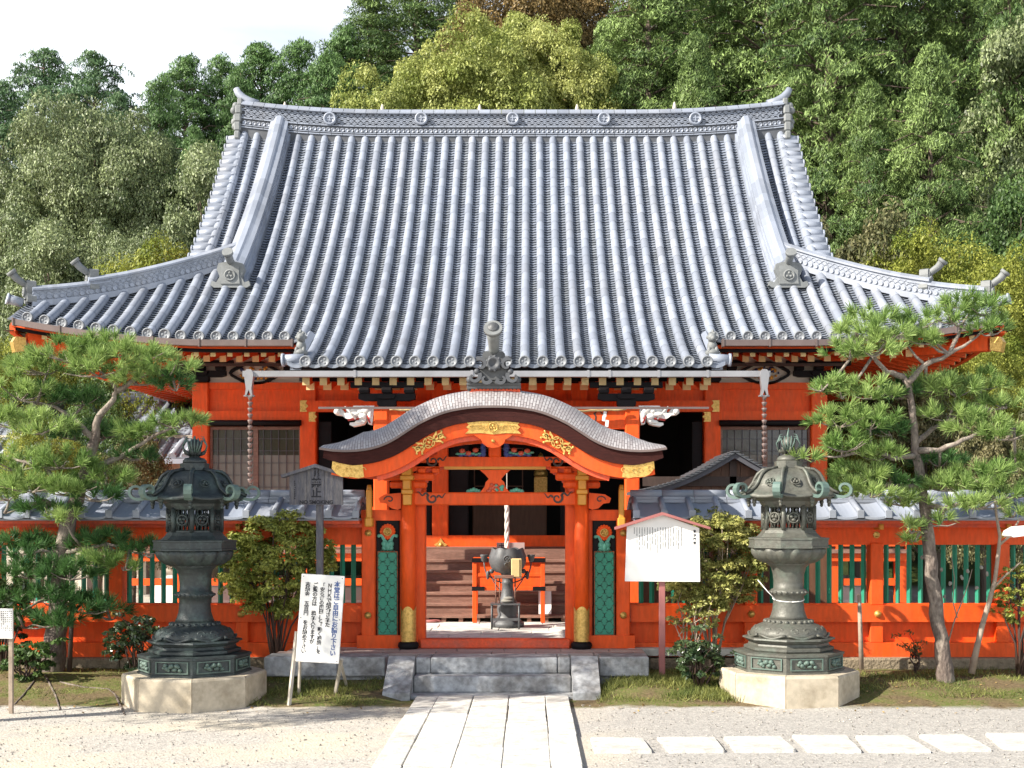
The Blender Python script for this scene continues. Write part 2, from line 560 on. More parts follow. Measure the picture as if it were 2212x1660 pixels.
hall = thing("temple_hall", "vermilion temple hall with a sweeping grey tiled roof behind the curved-gable gate", "temple hall", (XC, 23.6, 0.43))
roof = None
def col_profile(dx, y_top, y_bot, step):
    """points (Y, z) from the top down to the eave at about equal slope length"""
    pts = [(y_top, zs(dx, y_top))]
    Y = y_top
    while Y > y_bot + 1e-6:
        sl = 0.55 + 2 * QC * (Y - 21.5)
        Y = max(y_bot, Y - step / math.sqrt(1 + sl * sl))
        pts.append((Y, zs(dx, Y)))
    if len(pts) > 2 and abs(pts[-1][0] - pts[-2][0]) < step * 0.3:
        pts.pop(-2)
    return pts
pan = MB(); rolls = MB(); caps = MB()
def add_roll(dx, y_top, y_bot, r=0.081):
    pts = col_profile(dx, y_top, y_bot, 0.34)
    x = XC + dx
    N = 7
    for i in range(len(pts) - 1):
        (Ya, za), (Yb, zb) = pts[i], pts[i + 1]
        vs = []
        jx = random.uniform(-.002, .002)
        for (Y, z, rr) in ((Ya, za, r * 0.975), (Yb - 0.006, zb - 0.004, r * 1.02)):
            d = Vector((0, Yb - Ya, zb - za)).normalized()
            up = Vector((0, -d.z, d.y)); up = up if up.z > 0 else -up
            for k in range(N + 1):
                a = math.pi * (-0.12 + 1.24 * k / N)
                vs.append(Vector((x + jx - rr * math.cos(a), Y, z + 0.035)) + up * (rr * math.sin(a)))
        rolls._a(vs, [(k, k + 1, N + 2 + k, N + 1 + k) for k in range(N)], True)
    # round eave end with its rim and crest
    Yb, zb = pts[-1]
    c = Vector((x, Yb - 0.05, zb + 0.05))
    rr = r * 1.24
    caps = MB()
    caps.lathe([(rr * .98, 0.03), (rr, 0.0), (rr * .93, -0.014), (rr * .76, -0.016), (rr * .72, -0.002), (rr * 0.001, -0.002)], c, 14, 'Y')
    for q in range(3):
        a = q * 2.094 + .5
        caps.ball(c + Vector((math.sin(a) * rr * .34, 0.004, math.cos(a) * rr * .34)), rr * .26, 6, 4, (1, .5, 1))
    CAPS.append(caps)
CAPS = []
def add_pan(dx0, dx1, y_top0, y_top1, y_bot, step=0.098):
    """concave under-tiles between two rolls; each overlaps the next, and the gap under its lower edge is coloured dark as shade"""
    dxm = (dx0 + dx1) / 2
    ytop = max(y_top0, y_top1)
    pts = col_profile(dxm, ytop, y_bot, step)
    n = 4
    for i in range(len(pts) - 1):
        (Ya, za), (Yb, zb) = pts[i], pts[i + 1]
        lim = (y_top0 + y_top1) / 2
        if Yb > lim: continue
        vs = []
        for (Y, z, o) in ((Ya, za, 0.0), (Yb - 0.012, zb, 0.026), (Yb - 0.012, zb, 0.014), (Yb + 0.03, zb + .02, -0.006), (Yb, zb, -0.006)):
            for k in range(n + 1):
                u = k / n
                x = XC + dx0 + (dx1 - dx0) * u
                zz = z + o - 0.055 * (1 - (2 * u - 1) ** 2) + 0.03
                vs.append((x, Y, zz))
        R_ = lambda j: [(j * (n + 1) + k, (j + 1) * (n + 1) + k, (j + 1) * (n + 1) + k + 1, j * (n + 1) + k + 1) for k in range(n)]
        pan.m = 0
        pan._a(vs, R_(0) + R_(1), False)
        pan.m = 1
        pan._a(vs[2 * (n + 1):], R_(0) + R_(1), False)
        pan.m = 0
    Yb, zb = pts[-1]
    m2 = 8
    top_ = [(XC + dx0 + (dx1 - dx0) * k / m2, zb + .045 - .055 * (1 - (2 * k / m2 - 1) ** 2)) for k in range(m2 + 1)]
    pan.strip(top_, [(x_, z_ - .05) for x_, z_ in top_], Yb - .03, Yb - .01)
YE, YP = 21.42, 20.12
def ytop_of(dx): return YR if abs(dx) <= 6.15 else yhip(dx)
def ybot_of(dx): return YP if abs(dx) < 3.5 else YE
for i in range(-28, 29):
    dx = 0.3 * i
    if abs(i) in (19, 20, 21): continue
    add_roll(dx, ytop_of(dx), ybot_of(dx))

for s_ in (-1, 1):
    add_roll(5.72 * s_, YR, YE)
    add_roll(6.0 * s_, YR, YE, 0.09)
    add_roll(6.3 * s_, yhip(6.3), YE)
for i in range(-29, 29):
    a, b = 0.3 * i, 0.3 * (i + 1)
    m_ = (a + b) / 2
    add_pan(a, b, ytop_of(a) if abs(a) <= 6.15 or abs(m_) > 6.15 else yhip(a), ytop_of(b) if abs(b) <= 6.15 or abs(m_) > 6.15 else yhip(b),
            YP if abs(m_) < 3.5 else YE)
roof = pan.build("roof", [TILE_P, TILE_GAP_SHADE], hall)
rolls.build("roll_tiles", TILE, roof)
for c_ in CAPS: c_.build("eave_tile_end", EAVE_T, roof)

# bed under the tiles, side slopes, rear slope
bed = MB()
def sheet(mb, fn, us, vs_):
    P_ = [[fn(u, v) for v in vs_] for u in us]
    V = [p for row in P_ for p in row]
    m = len(vs_)
    mb._a(V, [(i * m + j, i * m + j + 1, (i + 1) * m + j + 1, (i + 1) * m + j) for i in range(len(us) - 1) for j in range(m - 1)])
def lin(a, b, n): return [a + (b - a) * k / n for k in range(n + 1)]
def front_bed(u, v):
    yb = YE + 0.03
    yt = ytop_of(u)
    Y = yb + (yt - yb) * v
    return (XC + u, Y, zs(u, Y) - 0.055)
sheet(bed, front_bed, lin(-8.8, -6.16, 8) , lin(0, 1, 8))
sheet(bed, front_bed, lin(-6.14, 6.14, 30), lin(0, 1, 14))
sheet(bed, front_bed, lin(6.16, 8.8, 8), lin(0, 1, 8))
sheet(bed, lambda u, v: (XC + u, v, zs(0, v) - 0.055), lin(-3.55, 3.55, 2), lin(YP + .03, YE + .05, 4))
YB = 2 * 27.6
def rear(u, v):
    Y = 21.42 + (ytop_of(u) - 21.42) * v
    return (XC + u, YB - Y, zs(u, Y) - 0.03)
for a_, b_ in ((-8.8, -6.16), (-6.14, 6.14), (6.16, 8.8)):
    sheet(bed, rear, lin(a_, b_, 8), lin(0, 1, 10))
bed.build("roof_bed", TILE_D, roof)
side = MB()
def side_z(dx, Y):
    yh = yhip(dx)
    base = zp(yh)
    e = min(Y, YB - Y)
    return base + lift(8.85 - (abs(dx) - 8.85) * 0, e + 0) * max(0, 1 - (8.85 - abs(dx)) / 2.6) * max(0, 1 - (e - 21.3) / 3.0)
for s_ in (-1, 1):
    def sf(u, v, s_=s_):
        ya = yhip(u) + 0.02
        Y = ya + (YB - 2 * ya) * v
        return (XC + s_ * u, Y, side_z(u, Y))
    sheet(side, sf, lin(5.5, 8.85, 8), lin(0, 1, 20))
    Y = 22.4
    while Y < YB - 22.3:
        umax = 8.85
        umin = max(5.7, 8.85 - (Y - 22.0) / 0.62, 8.85 - (YB - Y - 22.0) / 0.62)
        if umax - umin > 0.25:
            side.tube([(XC + s_ * u, Y, side_z(u, Y) + 0.05) for u in lin(umin, umax, 6)], 0.082, 8)
        Y += 0.3
side.build("side_slope", TILE, roof)

# main ridge
def ridge_lift(dx): return 0.21 * (max(0.0, abs(dx) - 2.6) / 3.5) ** 2.1
rz = lambda dx, h: 10.67 + ridge_lift(dx) + h
RXS = lin(-6.08, 6.08, 48)
rid = MB()
path = [(XC + x, 27.6, rz(x, 0)) for x in RXS]
rid.sweep(path, [(.26, -.35), (.26, 0.03), (.24, .05), (.22, .05), (.22, .20), (.24, .21), (.24, .235), (.15, .24), (.15, .53), (-.15, .53), (-.15, .24), (-.24, .235), (-.26, 0.03), (-.26, -.35)])
ridge = rid.build("main_ridge", RIDGE_D, hall)
rc = MB()
for x0, x1 in zip(RXS[:-1], RXS[1:]):
    a, b = (XC + x0 + .006, 27.6, rz(x0, 0)), (XC + x1 - .006, 27.6, rz(x1, 0))
    rc.sweep([a, b], [(.25, .52), (.25, .55), (.17, .555), (.16, .60), (.09, .66), (-.09, .66), (-.16, .60), (-.17, .555), (-.25, .55), (-.25, .52)])
    rc.sweep([a, b], [(.285, .0), (.285, .022), (.2, .024), (.2, 0)])
    rc.sweep([a, b], [(.25, .212), (.25, .234), (.1, .236), (.1, .212)])
    rc.sweep([a, b], [(.27, .052), (.27, .07), (.1, .07), (.1, .052)])
for s_ in (-1, 1):
    rc.tube([(XC + s_ * x, 27.6, rz(6.2, z)) for x, z in ((5.75, .58), (5.95, .64), (6.1, .73), (6.2, .84), (6.25, .94))], [.10, .10, .095, .085, .07], 10)
rc.build("ridge_cap", TILE, ridge)
lat = MB()
x = -6.0
k = 0
while x < 6.0:
    for row in range(4):
        z0 = 0.255 + row * 0.07
        o = 0.07 if row % 2 else 0.0
        pts = [(x + o - .07 * math.cos(t), z0 + .062 * math.sin(t)) for t in lin(0, math.pi, 4)]
        lat.ribbon([(XC + p, rz(p, q)) for p, q in pts], .016, 27.6 - .19, 27.6 - .15)
        pts = [(x + o - .07 * math.cos(t), z0 + .066 - .062 * math.sin(t)) for t in lin(0, math.pi, 4)]
        lat.ribbon([(XC + p, rz(p, q)) for p, q in pts], .016, 27.6 - .187, 27.6 - .15)
    x += 0.14
x = -6.0
while x < 6.0:
    lat.lathe([(.046, .0), (.046, -.03), (.034, -.03), (.032, -.018), (0.001, -.018)], (XC + x, 27.6 - .22, rz(x, .125)), 8, 'Y')
    x += 0.104
lat.build("ridge_lattice", TILE, ridge)
for k in range(-2, 3):
    md = MB()
    c = Vector((XC + k * 2.045, 27.6 - .19, rz(0, .40)))
    md.lathe([(.145, .03), (.145, -.09), (.13, -.11), (.105, -.11), (.10, -.075), (.001, -.075)], c, 24, 'Y')
    md.build("crest_medallion", TILE, ridge)
    em = MB()
    c2 = c + Vector((0, -.085, 0))
    em.ball(c2 + Vector((0, 0, .05)), .022, 8, 5, (1, .6, 1))
    em.ribbon([(c2.x - .055, c2.z + .01), (c2.x, c2.z + .03), (c2.x + .055, c2.z + .01)], .02, c2.y - .012, c2.y + .01)
    em.ribbon([(c2.x, c2.z + .04), (c2.x, c2.z - .03), (c2.x - .02, c2.z - .07)], .022, c2.y - .014, c2.y + .01)
    em.ribbon([(c2.x - .055, c2.z - .045), (c2.x - .01, c2.z - .02), (c2.x + .04, c2.z - .06)], .018, c2.y - .012, c2.y + .01)
    em.build("crest_relief", WHITE if False else TILE, ridge)
for k in range(-2, 3):
    sp_ = MB()
    x = XC + 2.2 * k - 0.75
    sp_.lathe([(.03, 0), (.045, .02), (.035, .1), (.012, .17)], (x, 27.6, rz(2.2 * k, .64)), 8)
    sp_.build("ridge_pin", PLASTER, ridge)
for s_ in (-1, 1):          # ridge-end tiles
    on = MB()
    x0 = XC + s_ * 6.07
    for (z0, z1, yy, xx) in ((.52, .70, .16, .12), (.30, .52, .24, .15), (.10, .30, .30, .17), (-.12, .10, .36, .15), (-.32, -.12, .42, .13)):
        on.bbox(min(x0, x0 + s_ * xx), max(x0, x0 + s_ * xx), 27.6 - yy, 27.6 + yy, rz(6.2, z0), rz(6.2, z1) - .012, .03)
    for q in range(5):
        on.ball((x0 + s_ * (.17 + .03 * (q % 2)), 27.6 - .1 + .05 * (q % 3), rz(6.2, .05 + .12 * q)), .085, 8, 6)
    on.build("ridge_end_tile", TILE_G, ridge)

# descending ridges, hip ridges, their end tiles
def crest_tile(name, parent, cx, Y, z, wd, ht, dir_=0.0, m=None):
    """shaped end tile facing the viewer with a round boss"""
    mb = MB()
    h = wd / 2
    pr = [(-h * .62, ht), (-h * .70, ht * .75), (-h * .55, ht * .45), (-h * .72, ht * .22), (-h * .95, ht * .28), (-h * 1.02, ht * .10), (-h * .85, 0),
          (h * .85, 0), (h * 1.02, ht * .10), (h * .95, ht * .28), (h * .72, ht * .22), (h * .55, ht * .45), (h * .70, ht * .75), (h * .62, ht), (h * .3, ht * 1.06), (-h * .3, ht * 1.06)]
    inner = [(-h * .48, ht * .9), (-h * .45, ht * .5), (-h * .5, ht * .15), (h * .5, ht * .15), (h * .45, ht * .5), (h * .48, ht * .9)]
    mb.prism(pr[::-1], -.10, .06)
    mb.prism(inner[::-1], -.125, -.09)
    mb.lathe([(ht * .24, 0), (ht * .24, -.03), (ht * .19, -.035), (ht * .17, -.015), (.001, -.02)], (0, -.12, ht * .5), 16, 'Y')
    for q in range(3):
        a = q * 2.09
        mb.ball((math.sin(a) * ht * .09, -.14, ht * .5 + math.cos(a) * ht * .09), ht * .065, 6, 4)
    M = Matrix.Translation((cx, Y, z)) @ Matrix.Rotation(dir_, 4, 'Z')
    mb.v = [tuple(M @ Vector(p)) for p in mb.v]
    return mb.build(name, m or TILE_G, parent)
def horn(mb, p, d, L=0.5, r=0.085, rise=0.3):
    """upturned round tile ending in a disc, thrown forward along d"""
    p = Vector(p); d = Vector(d).normalized()
    pts = [p, p + d * L * .4 + Vector((0, 0, rise * .2)), p + d * L * .75 + Vector((0, 0, rise * .55)), p + d * L + Vector((0, 0, rise))]
    mb.tube(pts, [r * .9, r * .85, r * .9, r], 12)
    e = pts[-1]; dd = (pts[-1] - pts[-2]).normalized()
    mb.tube([e - dd * .03, e + dd * .03], r * 1.22, 16)
for s_ in (-1, 1):
    dx = 5.22 * s_
    ys = lin(27.35, 23.42, 20)
    dk_ = lambda y: s_ * (5.22 + .08 * (27.35 - y) / 4.0)
    mb = MB()
    for ya, yb in zip(ys[:-1], ys[1:]):
        h = .50 - .05 * (27.35 - ya) / 4.0
        pp = [(XC + dk_(ya), ya - .004, zs(dx, ya)), (XC + dk_(yb), yb + .004, zs(dx, yb))]
        mb.sweep(pp, [(.25, -.02), (.25, .14), (.21, .15), (.21, .27), (.185, .28), (.185, .38), (.20, .385), (.20, .41), (.12, .45), (.09, h + .01), (.05, h + .05), (-.05, h + .05), (-.09, h + .01), (-.12, .45), (-.20, .41), (-.20, .385), (-.185, .38), (-.185, .28), (-.21, .27), (-.21, .15), (-.25, .14), (-.25, -.02)])
    mb.build("descending_ridge", TILE, hall)
    ot = crest_tile("demon_tile", hall, XC + dk_(23.3), 23.3, zs(dx, 23.3) + .02, .74, .46)
    hb = MB()
    horn(hb, (XC + dk_(23.3), 23.38, zs(dx, 23.38) + .42), (0, -1, 0), .38, .085, .16)
    hb.build("round_horn_tile", TILE_G, ot)
    # hip ridge in two tiers
    def hp(u):      # u: 0 at the corner .. 1 at the foot of the descending ridge
        d = 8.85 + (5.42 - 8.85) * u
        Y = yhip(d)
        return Vector((XC + s_ * d, Y, zs(d, Y)))
    def tier(u0, u1, base, top, wd, name):
        mb = MB()
        us = lin(u0, u1, 16)
        for a, b in zip(us[:-1], us[1:]):
            mb.sweep([hp(a), hp(b)], [(wd, -.05), (wd, base + .06), (wd - .03, base + .07), (wd - .03, top - .10), (wd + .01, top - .095), (wd + .01, top - .06), (.08, top), (-.08, top), (-wd - .01, top - .06), (-wd - .01, top - .095), (-wd + .03, top - .10), (-wd + .03, base + .07), (-wd, base + .06), (-wd, -.05)])
        o = mb.build(name, TILE, hall)
        mb = MB()
        L = (hp(u1) - hp(u0)).length
        n_ = int(L / .11)
        for q in range(n_):
            u = u0 + (u1 - u0) * (q + .5) / n_
            p = hp(u); t = (hp(u + .01) - hp(u - .01)).normalized()
            side_ = Vector((t.y, -t.x, 0)).normalized()
            if side_.y > 0: side_ = -side_
            rot = Matrix(((t.x, -side_.x, 0), (t.y, -side_.y, 0), (0, 0, 1)))
            c = p + side_ * (wd - .028) + Vector((0, 0, base + .11))
            mb.lathe([(.047, .0), (.047, -.02), (.03, -.02), (.001, -.012)], c, 7, 'Y', mat3=rot)
            if top - base > .3:
                for row in range(2):
                    c = p + side_ * (wd - .024) + Vector((0, 0, base + .17 + row * .055)) + t * (.05 * row)
                    for sg in (1,):
                        pts = [c + t * (-.05 * math.cos(a)) + Vector((0, 0, .04 * math.sin(a))) for a in lin(0, math.pi, 4)]
                        mb.tube([q_ for q_ in pts], .009, 4, caps=False)
        mb.build("scale_tiles", TILE, o)
        return o
    tier(0.06, .40, 0.0, .33, .15, "lower_hip_ridge")
    tier(.30, 1.0, .0, .40, .17, "upper_hip_ridge")
    dcor = (hp(0) - hp(1)).normalized(); dcor.z = 0; dcor.normalize()
    an = math.atan2(dcor.x, -dcor.y)
    for u, dz, nm in ((0.075, .02, "corner_demon_tile"), (.345, .12, "hip_demon_tile")):
        p = hp(u) + dcor * .05
        o = crest_tile(nm, hall, p.x, p.y, p.z + dz, .34, .38, an)
        hb = MB(); horn(hb, p + Vector((0, 0, dz + .30)), dcor, .34, .075, .22)
        hb.build("round_horn_tile", TILE_G, o)
    hb = MB()
    p = hp(0.03) + dcor * .02
    hb.tube([p + Vector((0, 0, .04)), p + dcor * .25 + Vector((0, 0, .09))], [.085, .09], 12)
    hb.tube([p + dcor * .24 + Vector((0, 0, .088)), p + dcor * .27 + Vector((0, 0, .095))], .105, 14)
    hb.build("corner_roll_tile", TILE, hall)
    # gable verge tiles and boards
    vg = MB()
    Y = 27.3
    while Y > 23.7:
        z = zs(6.15, Y)
        vg.tube([(XC + s_ * 5.98, Y, z + .05), (XC + s_ * 6.36, Y, z + .0)], [.082, .088], 10)
        vg.box(min(XC + s_ * 5.95, XC + s_ * 6.34), max(XC + s_ * 5.95, XC + s_ * 6.34), Y - .2, Y + .02, z - .12, z - .05)
        vg.tube([(XC + s_ * 6.35, Y, z + .0), (XC + s_ * 6.38, Y, z)], [.098, .098], 12)
        sl = 0.55 + 2 * QC * (Y - 21.5)
        Y -= .30 / math.sqrt(1 + sl * sl)
    vg.build("verge_tiles", TILE, roof)
    gb = MB()
    for sg in (-1, 1):
        pts = [(27.6 + sg * (27.6 - y), zs(6.3, y)) for y in lin(27.6, 23.2, 12)]
        for a, b in zip(pts[:-1], pts[1:]):
            gb._a([(XC + s_ * 6.26, a[0], a[1] - .14), (XC + s_ * 6.26, b[0], b[1] - .14), (XC + s_ * 6.26, b[0], b[1] - .40), (XC + s_ * 6.26, a[0], a[1] - .40),
                   (XC + s_ * 6.18, a[0], a[1] - .14), (XC + s_ * 6.18, b[0], b[1] - .14), (XC + s_ * 6.18, b[0], b[1] - .40), (XC + s_ * 6.18, a[0], a[1] - .40)],
                  [(0, 1, 2, 3), (7, 6, 5, 4), (0, 4, 5, 1), (3, 2, 6, 7)])
    gb.build("bargeboard", VERM, hall)
    gw = MB()
    gw.prism([(y, zs(5.6, y) - .12) for y in lin(23.5, 27.55, 8)] + [(YB - y, zs(5.6, y) - .12) for y in lin(27.55, 23.5, 8)], XC + s_ * 5.6 - .03, XC + s_ * 5.6 + .03, 'X')
    gw.build("gable_wall", VERM, hall)
    # porch roof edge: sideways roll tile and guardian lion
    pe = MB()
    zq = zs(3.4, 20.2)
    pe.tube([(XC + s_ * 3.35, 20.24, zs(3.4, 20.24) + .07), (XC + s_ * 3.68, 20.2, zq + .055)], [.085, .09], 12)
    pe.tube([(XC + s_ * 3.67, 20.2, zq + .055), (XC + s_ * 3.71, 20.2, zq + .053)], .11, 16)
    pe.sweep([(XC + s_ * 3.48, YP + .05, zs(3.5, YP) + .0), (XC + s_ * 3.48, YE + .1, zs(3.5, YE + .1))], [(.09, -.08), (.09, .05), (0, .12), (-.09, .05), (-.09, -.08)])
    pe.build("porch_edge_tile", TILE, roof)
    li = MB()
    bx, by, bz = XC + s_ * 3.42, 20.32, zs(3.4, 20.3) + .12
    li.ball((bx, by, bz + .03), .12, 10, 7, (1, 1.1, .6))
    li.ball((bx, by + .02, bz + .14), .085, 10, 7, (1, 1, 1.25))
    li.ball((bx - s_ * .01, by - .03, bz + .28), .078, 10, 7)
    li.ball((bx, by - .10, bz + .26), .045, 8, 6)
    for q in range(6):
        a = q * 1.05
        li.ball((bx + .07 * math.cos(a), by + .02, bz + .29 + .07 * math.sin(a)), .033, 6, 5)
    for q in (-1, 1):
        li.ball((bx + q * .06, by - .07, bz + .06), .035, 7, 5, (1, 1, 1.9))
    li.ball((bx + s_ * .02, by + .08, bz + .38), .03, 6, 5, (1, 1, 2))
    li.build("guardian_lion_tile", TILE_G, roof)

# eaves: soffit, fascia, rafters
sof = MB()
def soff_z(dx, Y): return 5.14 + lift(dx, 21.42) * max(0, 1 - (Y - 21.4) / 2.4) + .20 * (Y - 21.75)
us = lin(-8.7, 8.7, 40)
for (a, b) in zip(us[:-1], us[1:]):
    if abs(a + b) / 2 < 3.3: continue
    ya_, yb_ = min(23.6, max(21.6, yhip(a) + .1)), min(23.6, max(21.6, yhip(b) + .1))
    sof._a([(XC + a, 21.55, soff_z(a, 21.55)), (XC + b, 21.55, soff_z(b, 21.55)), (XC + b, yb_, soff_z(b, yb_)), (XC + a, ya_, soff_z(a, ya_))], [(0, 1, 2, 3)])
sof._a([(XC - 3.5, 20.25, 4.53), (XC + 3.5, 20.25, 4.53), (XC + 3.5, 23.6, 5.3), (XC - 3.5, 23.6, 5.3)], [(0, 1, 2, 3)])
for s_ in (-1, 1):
    ys = lin(21.5, 33.7, 30)
    for a, b in zip(ys[:-1], ys[1:]):
        def sz(Y): return 5.14 + .34 * max(0, 1 - (min(Y, YB - Y) - 21.3) / 3.0) ** 1.6
        xi = lambda Y: max(6.0, 8.75 - (min(Y, YB - Y) - 21.6) / .7)
        zi = lambda Y: sz(Y) + (5.5 - sz(Y)) * (8.7 - xi(Y)) / 2.7
        sof._a([(XC + s_ * 8.7, a, sz(a)), (XC + s_ * 8.7, b, sz(b)), (XC + s_ * xi(b), b, zi(b)), (XC + s_ * xi(a), a, zi(a))], [(0, 1, 2, 3)])
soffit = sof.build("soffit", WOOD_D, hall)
fas = MB(); fas2 = MB()
us = lin(-8.75, 8.75, 50)
for a, b in zip(us[:-1], us[1:]):
    if abs((a + b) / 2) < 3.3: continue
    la, lb = lift(a, 21.42), lift(b, 21.42)
    fas.sweep([(XC + a, 21.56, 5.15 + la), (XC + b, 21.56, 5.15 + lb)], [(.05, -.03), (.05, .03), (-.05, .03), (-.05, -.03)])
    fas2.sweep([(XC + a, 21.62, 5.11 + la), (XC + b, 21.62, 5.11 + lb)], [(.045, -.045), (.045, .045), (-.045, .045), (-.045, -.045)])
    fas2.sweep([(XC + a, 22.3, 5.24 + la * .7), (XC + b, 22.3, 5.24 + lb * .7)], [(.045, -.06), (.045, .045), (-.045, .045), (-.045, -.06)])
for s_ in (-1, 1):
    ys = lin(21.56, 33.6, 24)
    for a, b in zip(ys[:-1], ys[1:]):
        def sz(Y): return 5.2 + .34 * max(0, 1 - (min(Y, YB - Y) - 21.3) / 3.0) ** 1.6
        fas.sweep([(XC + s_ * 8.74, a, sz(a)), (XC + s_ * 8.74, b, sz(b))], [(.05, -.1), (.05, .05), (-.05, .05), (-.05, -.1)])
fas2.box(XC - 3.52, XC + 3.52, 20.2, 20.29, 4.50, 4.59)
fas2.box(XC - 3.5, XC + 3.5, 20.6, 20.66, 4.44, 4.62)
fas2.box(XC - 3.5, XC + 3.5, 21.4, 21.46, 4.50, 4.86)
fas2.box(XC - 3.52, XC + 3.52, 20.16, 20.26, 4.60, 4.66)
fas.build("fascia", VERM, hall)
fas2.build("eave_board", BLACK, hall)
for tier_i, (name, y0, y1, z0, sl, hw) in enumerate((("flying_rafters", 21.75, 22.5, 5.05, .16, .044), ("base_rafters", 22.45, 23.7, 5.06, .24, .058))):
    rf, re = MB(), MB()
    for i in range(-29, 30):
        dx = .3 * i + .15
        if abs(dx) < 3.45 or abs(dx) > 8.55: continue
        if y0 < yhip(dx) - 2 and False: continue
        l0 = lift(dx, 21.42) * (1 if tier_i == 0 else .55)
        if abs(dx) > 6.2:      # beyond the wall corner the rafters stop at the hip rafter
            y1_ = min(y1, 21.5 + (8.9 - abs(dx)) * .8)
            if y1_ < y0 + .1: continue
        else: y1_ = y1
        x = XC + dx
        r1, e1 = MB(), MB()
        r1.sweep([(x, y0, z0 + l0), (x, y1_, z0 + l0 * .6 + sl * (y1_ - y0))], [(hw, -hw), (hw, hw * 1.2), (-hw, hw * 1.2), (-hw, -hw)])
        e1.box(x - hw - .002, x + hw + .002, y0 - .012, y0 + .002, z0 + l0 - hw, z0 + l0 + hw * 1.22)
        e1.build("end_cap", CREAM, r1.build(name[:-1], VERM, hall))
    for s_ in (-1, 1):
        rf, re = MB(), MB()
        Y = 21.9
        while Y < 33.3:
            e = min(Y, YB - Y)
            lf = .34 * max(0, 1 - (e - 21.3) / 3.0) ** 1.6 * (1 if tier_i == 0 else .6)
            x0, x1 = (8.5, 7.7) if tier_i == 0 else (7.8, 6.3)
            x1 = max(x1, 8.9 - (e - 21.4) * 1.25)
            zz = z0 + lf
            if x0 - x1 > .1:
                rf.sweep([(XC + s_ * x0, Y, zz), (XC + s_ * x1, Y, zz + sl * (x0 - x1))], [(hw, -hw), (hw, hw * 1.2), (-hw, hw * 1.2), (-hw, -hw)])
                xx = XC + s_ * x0
                re.box(min(xx, xx + s_ * .012), max(xx, xx + s_ * .012), Y - hw, Y + hw, zz - hw, zz + hw * 1.22)
            Y += .3
        r_ = rf.build("side_rafters", VERM, hall)
        re.build("rafter_end_caps", CREAM, r_)
for name, y0, y1, z0, sl, hw in (("porch_flying_rafters", 20.32, 21.0, 4.40, .2, .058), ("porch_base_rafters", 20.72, 23.4, 4.37, .26, .066)):
    rf, re = MB(), MB()
    for i in range(-12, 12):
        x = XC + .29 * i + .145
        r1, e1 = MB(), MB()
        r1.sweep([(x, y0, z0), (x, y1, z0 + sl * (y1 - y0))], [(hw, -hw), (hw, hw * 1.1), (-hw, hw * 1.1), (-hw, -hw)])
        e1.box(x - hw - .002, x + hw + .002, y0 - .012, y0 + .002, z0 - hw, z0 + hw * 1.12)
        e1.build("end_cap", CREAM, r1.build(name[:-1], VERM, hall))
# corner hip rafters with gilt nose
for s_ in (-1, 1):
    hr = MB()
    hr.sweep([(XC + s_ * 8.55, 21.72, 5.30), (XC + s_ * 6.1, 23.6, 5.35)], [(.1, -.20), (.1, .12), (-.1, .12), (-.1, -.20)])
    hr.build("hip_rafter", VERM, hall)
    hr = MB()
    hr.prism([(-.12, -.16), (.06, -.20), (.10, -.02), (.05, .07), (-.12, .07)], -.105, .105)
    an = math.atan2(-.60, s_ * .8)
    M = Matrix.Translation((XC + s_ * 8.68, 21.62, 5.26)) @ Matrix.Rotation(an, 4, 'Z')
    hr.v = [tuple(M @ Vector(p)) for p in hr.v]
    hr.build("gilt_rafter_nose", GOLD, hall)

# gutters
for a, b in ((-8.6, -3.75), (3.75, 8.6)):
    gt = MB()
    pts = [(XC + x, 21.30, 5.18 + lift(x, 21.42)) for x in lin(a, b, 24)]
    gt.sweep(pts, [(.06, -.05), (.06, .055), (-.06, .055), (-.06, -.05)])
    for q in range(0, 25, 4):
        p = pts[q]
        gt.box(p[0] - .015, p[0] + .015, p[1] - .075, p[1] + .07, p[2] - .065, p[2] + .07)
    gt.build("eave_gutter", COPPER_D, hall)
gt = MB()
gt.box(-4.69, 3.92, 19.93, 20.06, 4.44, 4.535)
for x in (-2.86, -.95, .95, 1.3, 2.1, 2.9):
    gt.box(x - .02, x + .02, 19.915, 20.07, 4.43, 4.545)
gt.build("porch_gutter", COPPER, hall)
for px in (540.5, 1649):
    fn = MB()
    x = PX(px, 20.0)
    fn.prism([(x - .075, 4.46), (x - .062, 4.52), (x - .035, 4.555), (x + .035, 4.555), (x + .062, 4.52), (x + .075, 4.46), (x + .045, 4.24), (x + .06, 4.135), (x + .035, 4.13), (x, 4.22), (x - .035, 4.13), (x - .06, 4.135), (x - .045, 4.24)][::-1], 19.88, 20.0)
    fn.box(x - .085, x + .085, 19.90, 19.99, 4.115, 4.135)
    fn.build("gutter_funnel", COPPER, hall)

# hall body
YW = 23.6
Z0, ZV = 0.43, 1.59
COLS = (-5.95, -3.88, -1.34, 1.34, 3.90, 5.95)
for dx in COLS:
    c = MB(); x = XC + dx
    hw = .155
    c.bbox(x - hw, x + hw, YW - .12, YW + .2, ZV, 4.74, .02)
    c.build("hall_column", VERM, hall)
bm = MB()
bm.box(XC - 6.1, XC + 6.1, YW - .06, YW + .12, 4.62, 4.745)
bm.box(XC - 6.1, XC - 3.8, YW - .10, YW + .1, 3.99, 4.19)
bm.box(XC + 3.8, XC + 6.1, YW - .10, YW + .1, 3.99, 4.19)
bm.box(XC - 4.02, XC + 4.02, YW - .17, YW - .01, 4.175, 4.385)
bm.box(XC - 6.1, XC + 6.1, YW - .14, YW + .1, 1.57, 1.80)
bm.build("tie_beams", VERM, hall)
wl = MB()
wl.box(XC - 6.0, XC + 6.0, YW - .01, YW + .05, 4.385, 4.625)
wl.box(XC - 6.0, XC - 3.8, YW + .0, YW + .05, 4.19, 4.39)
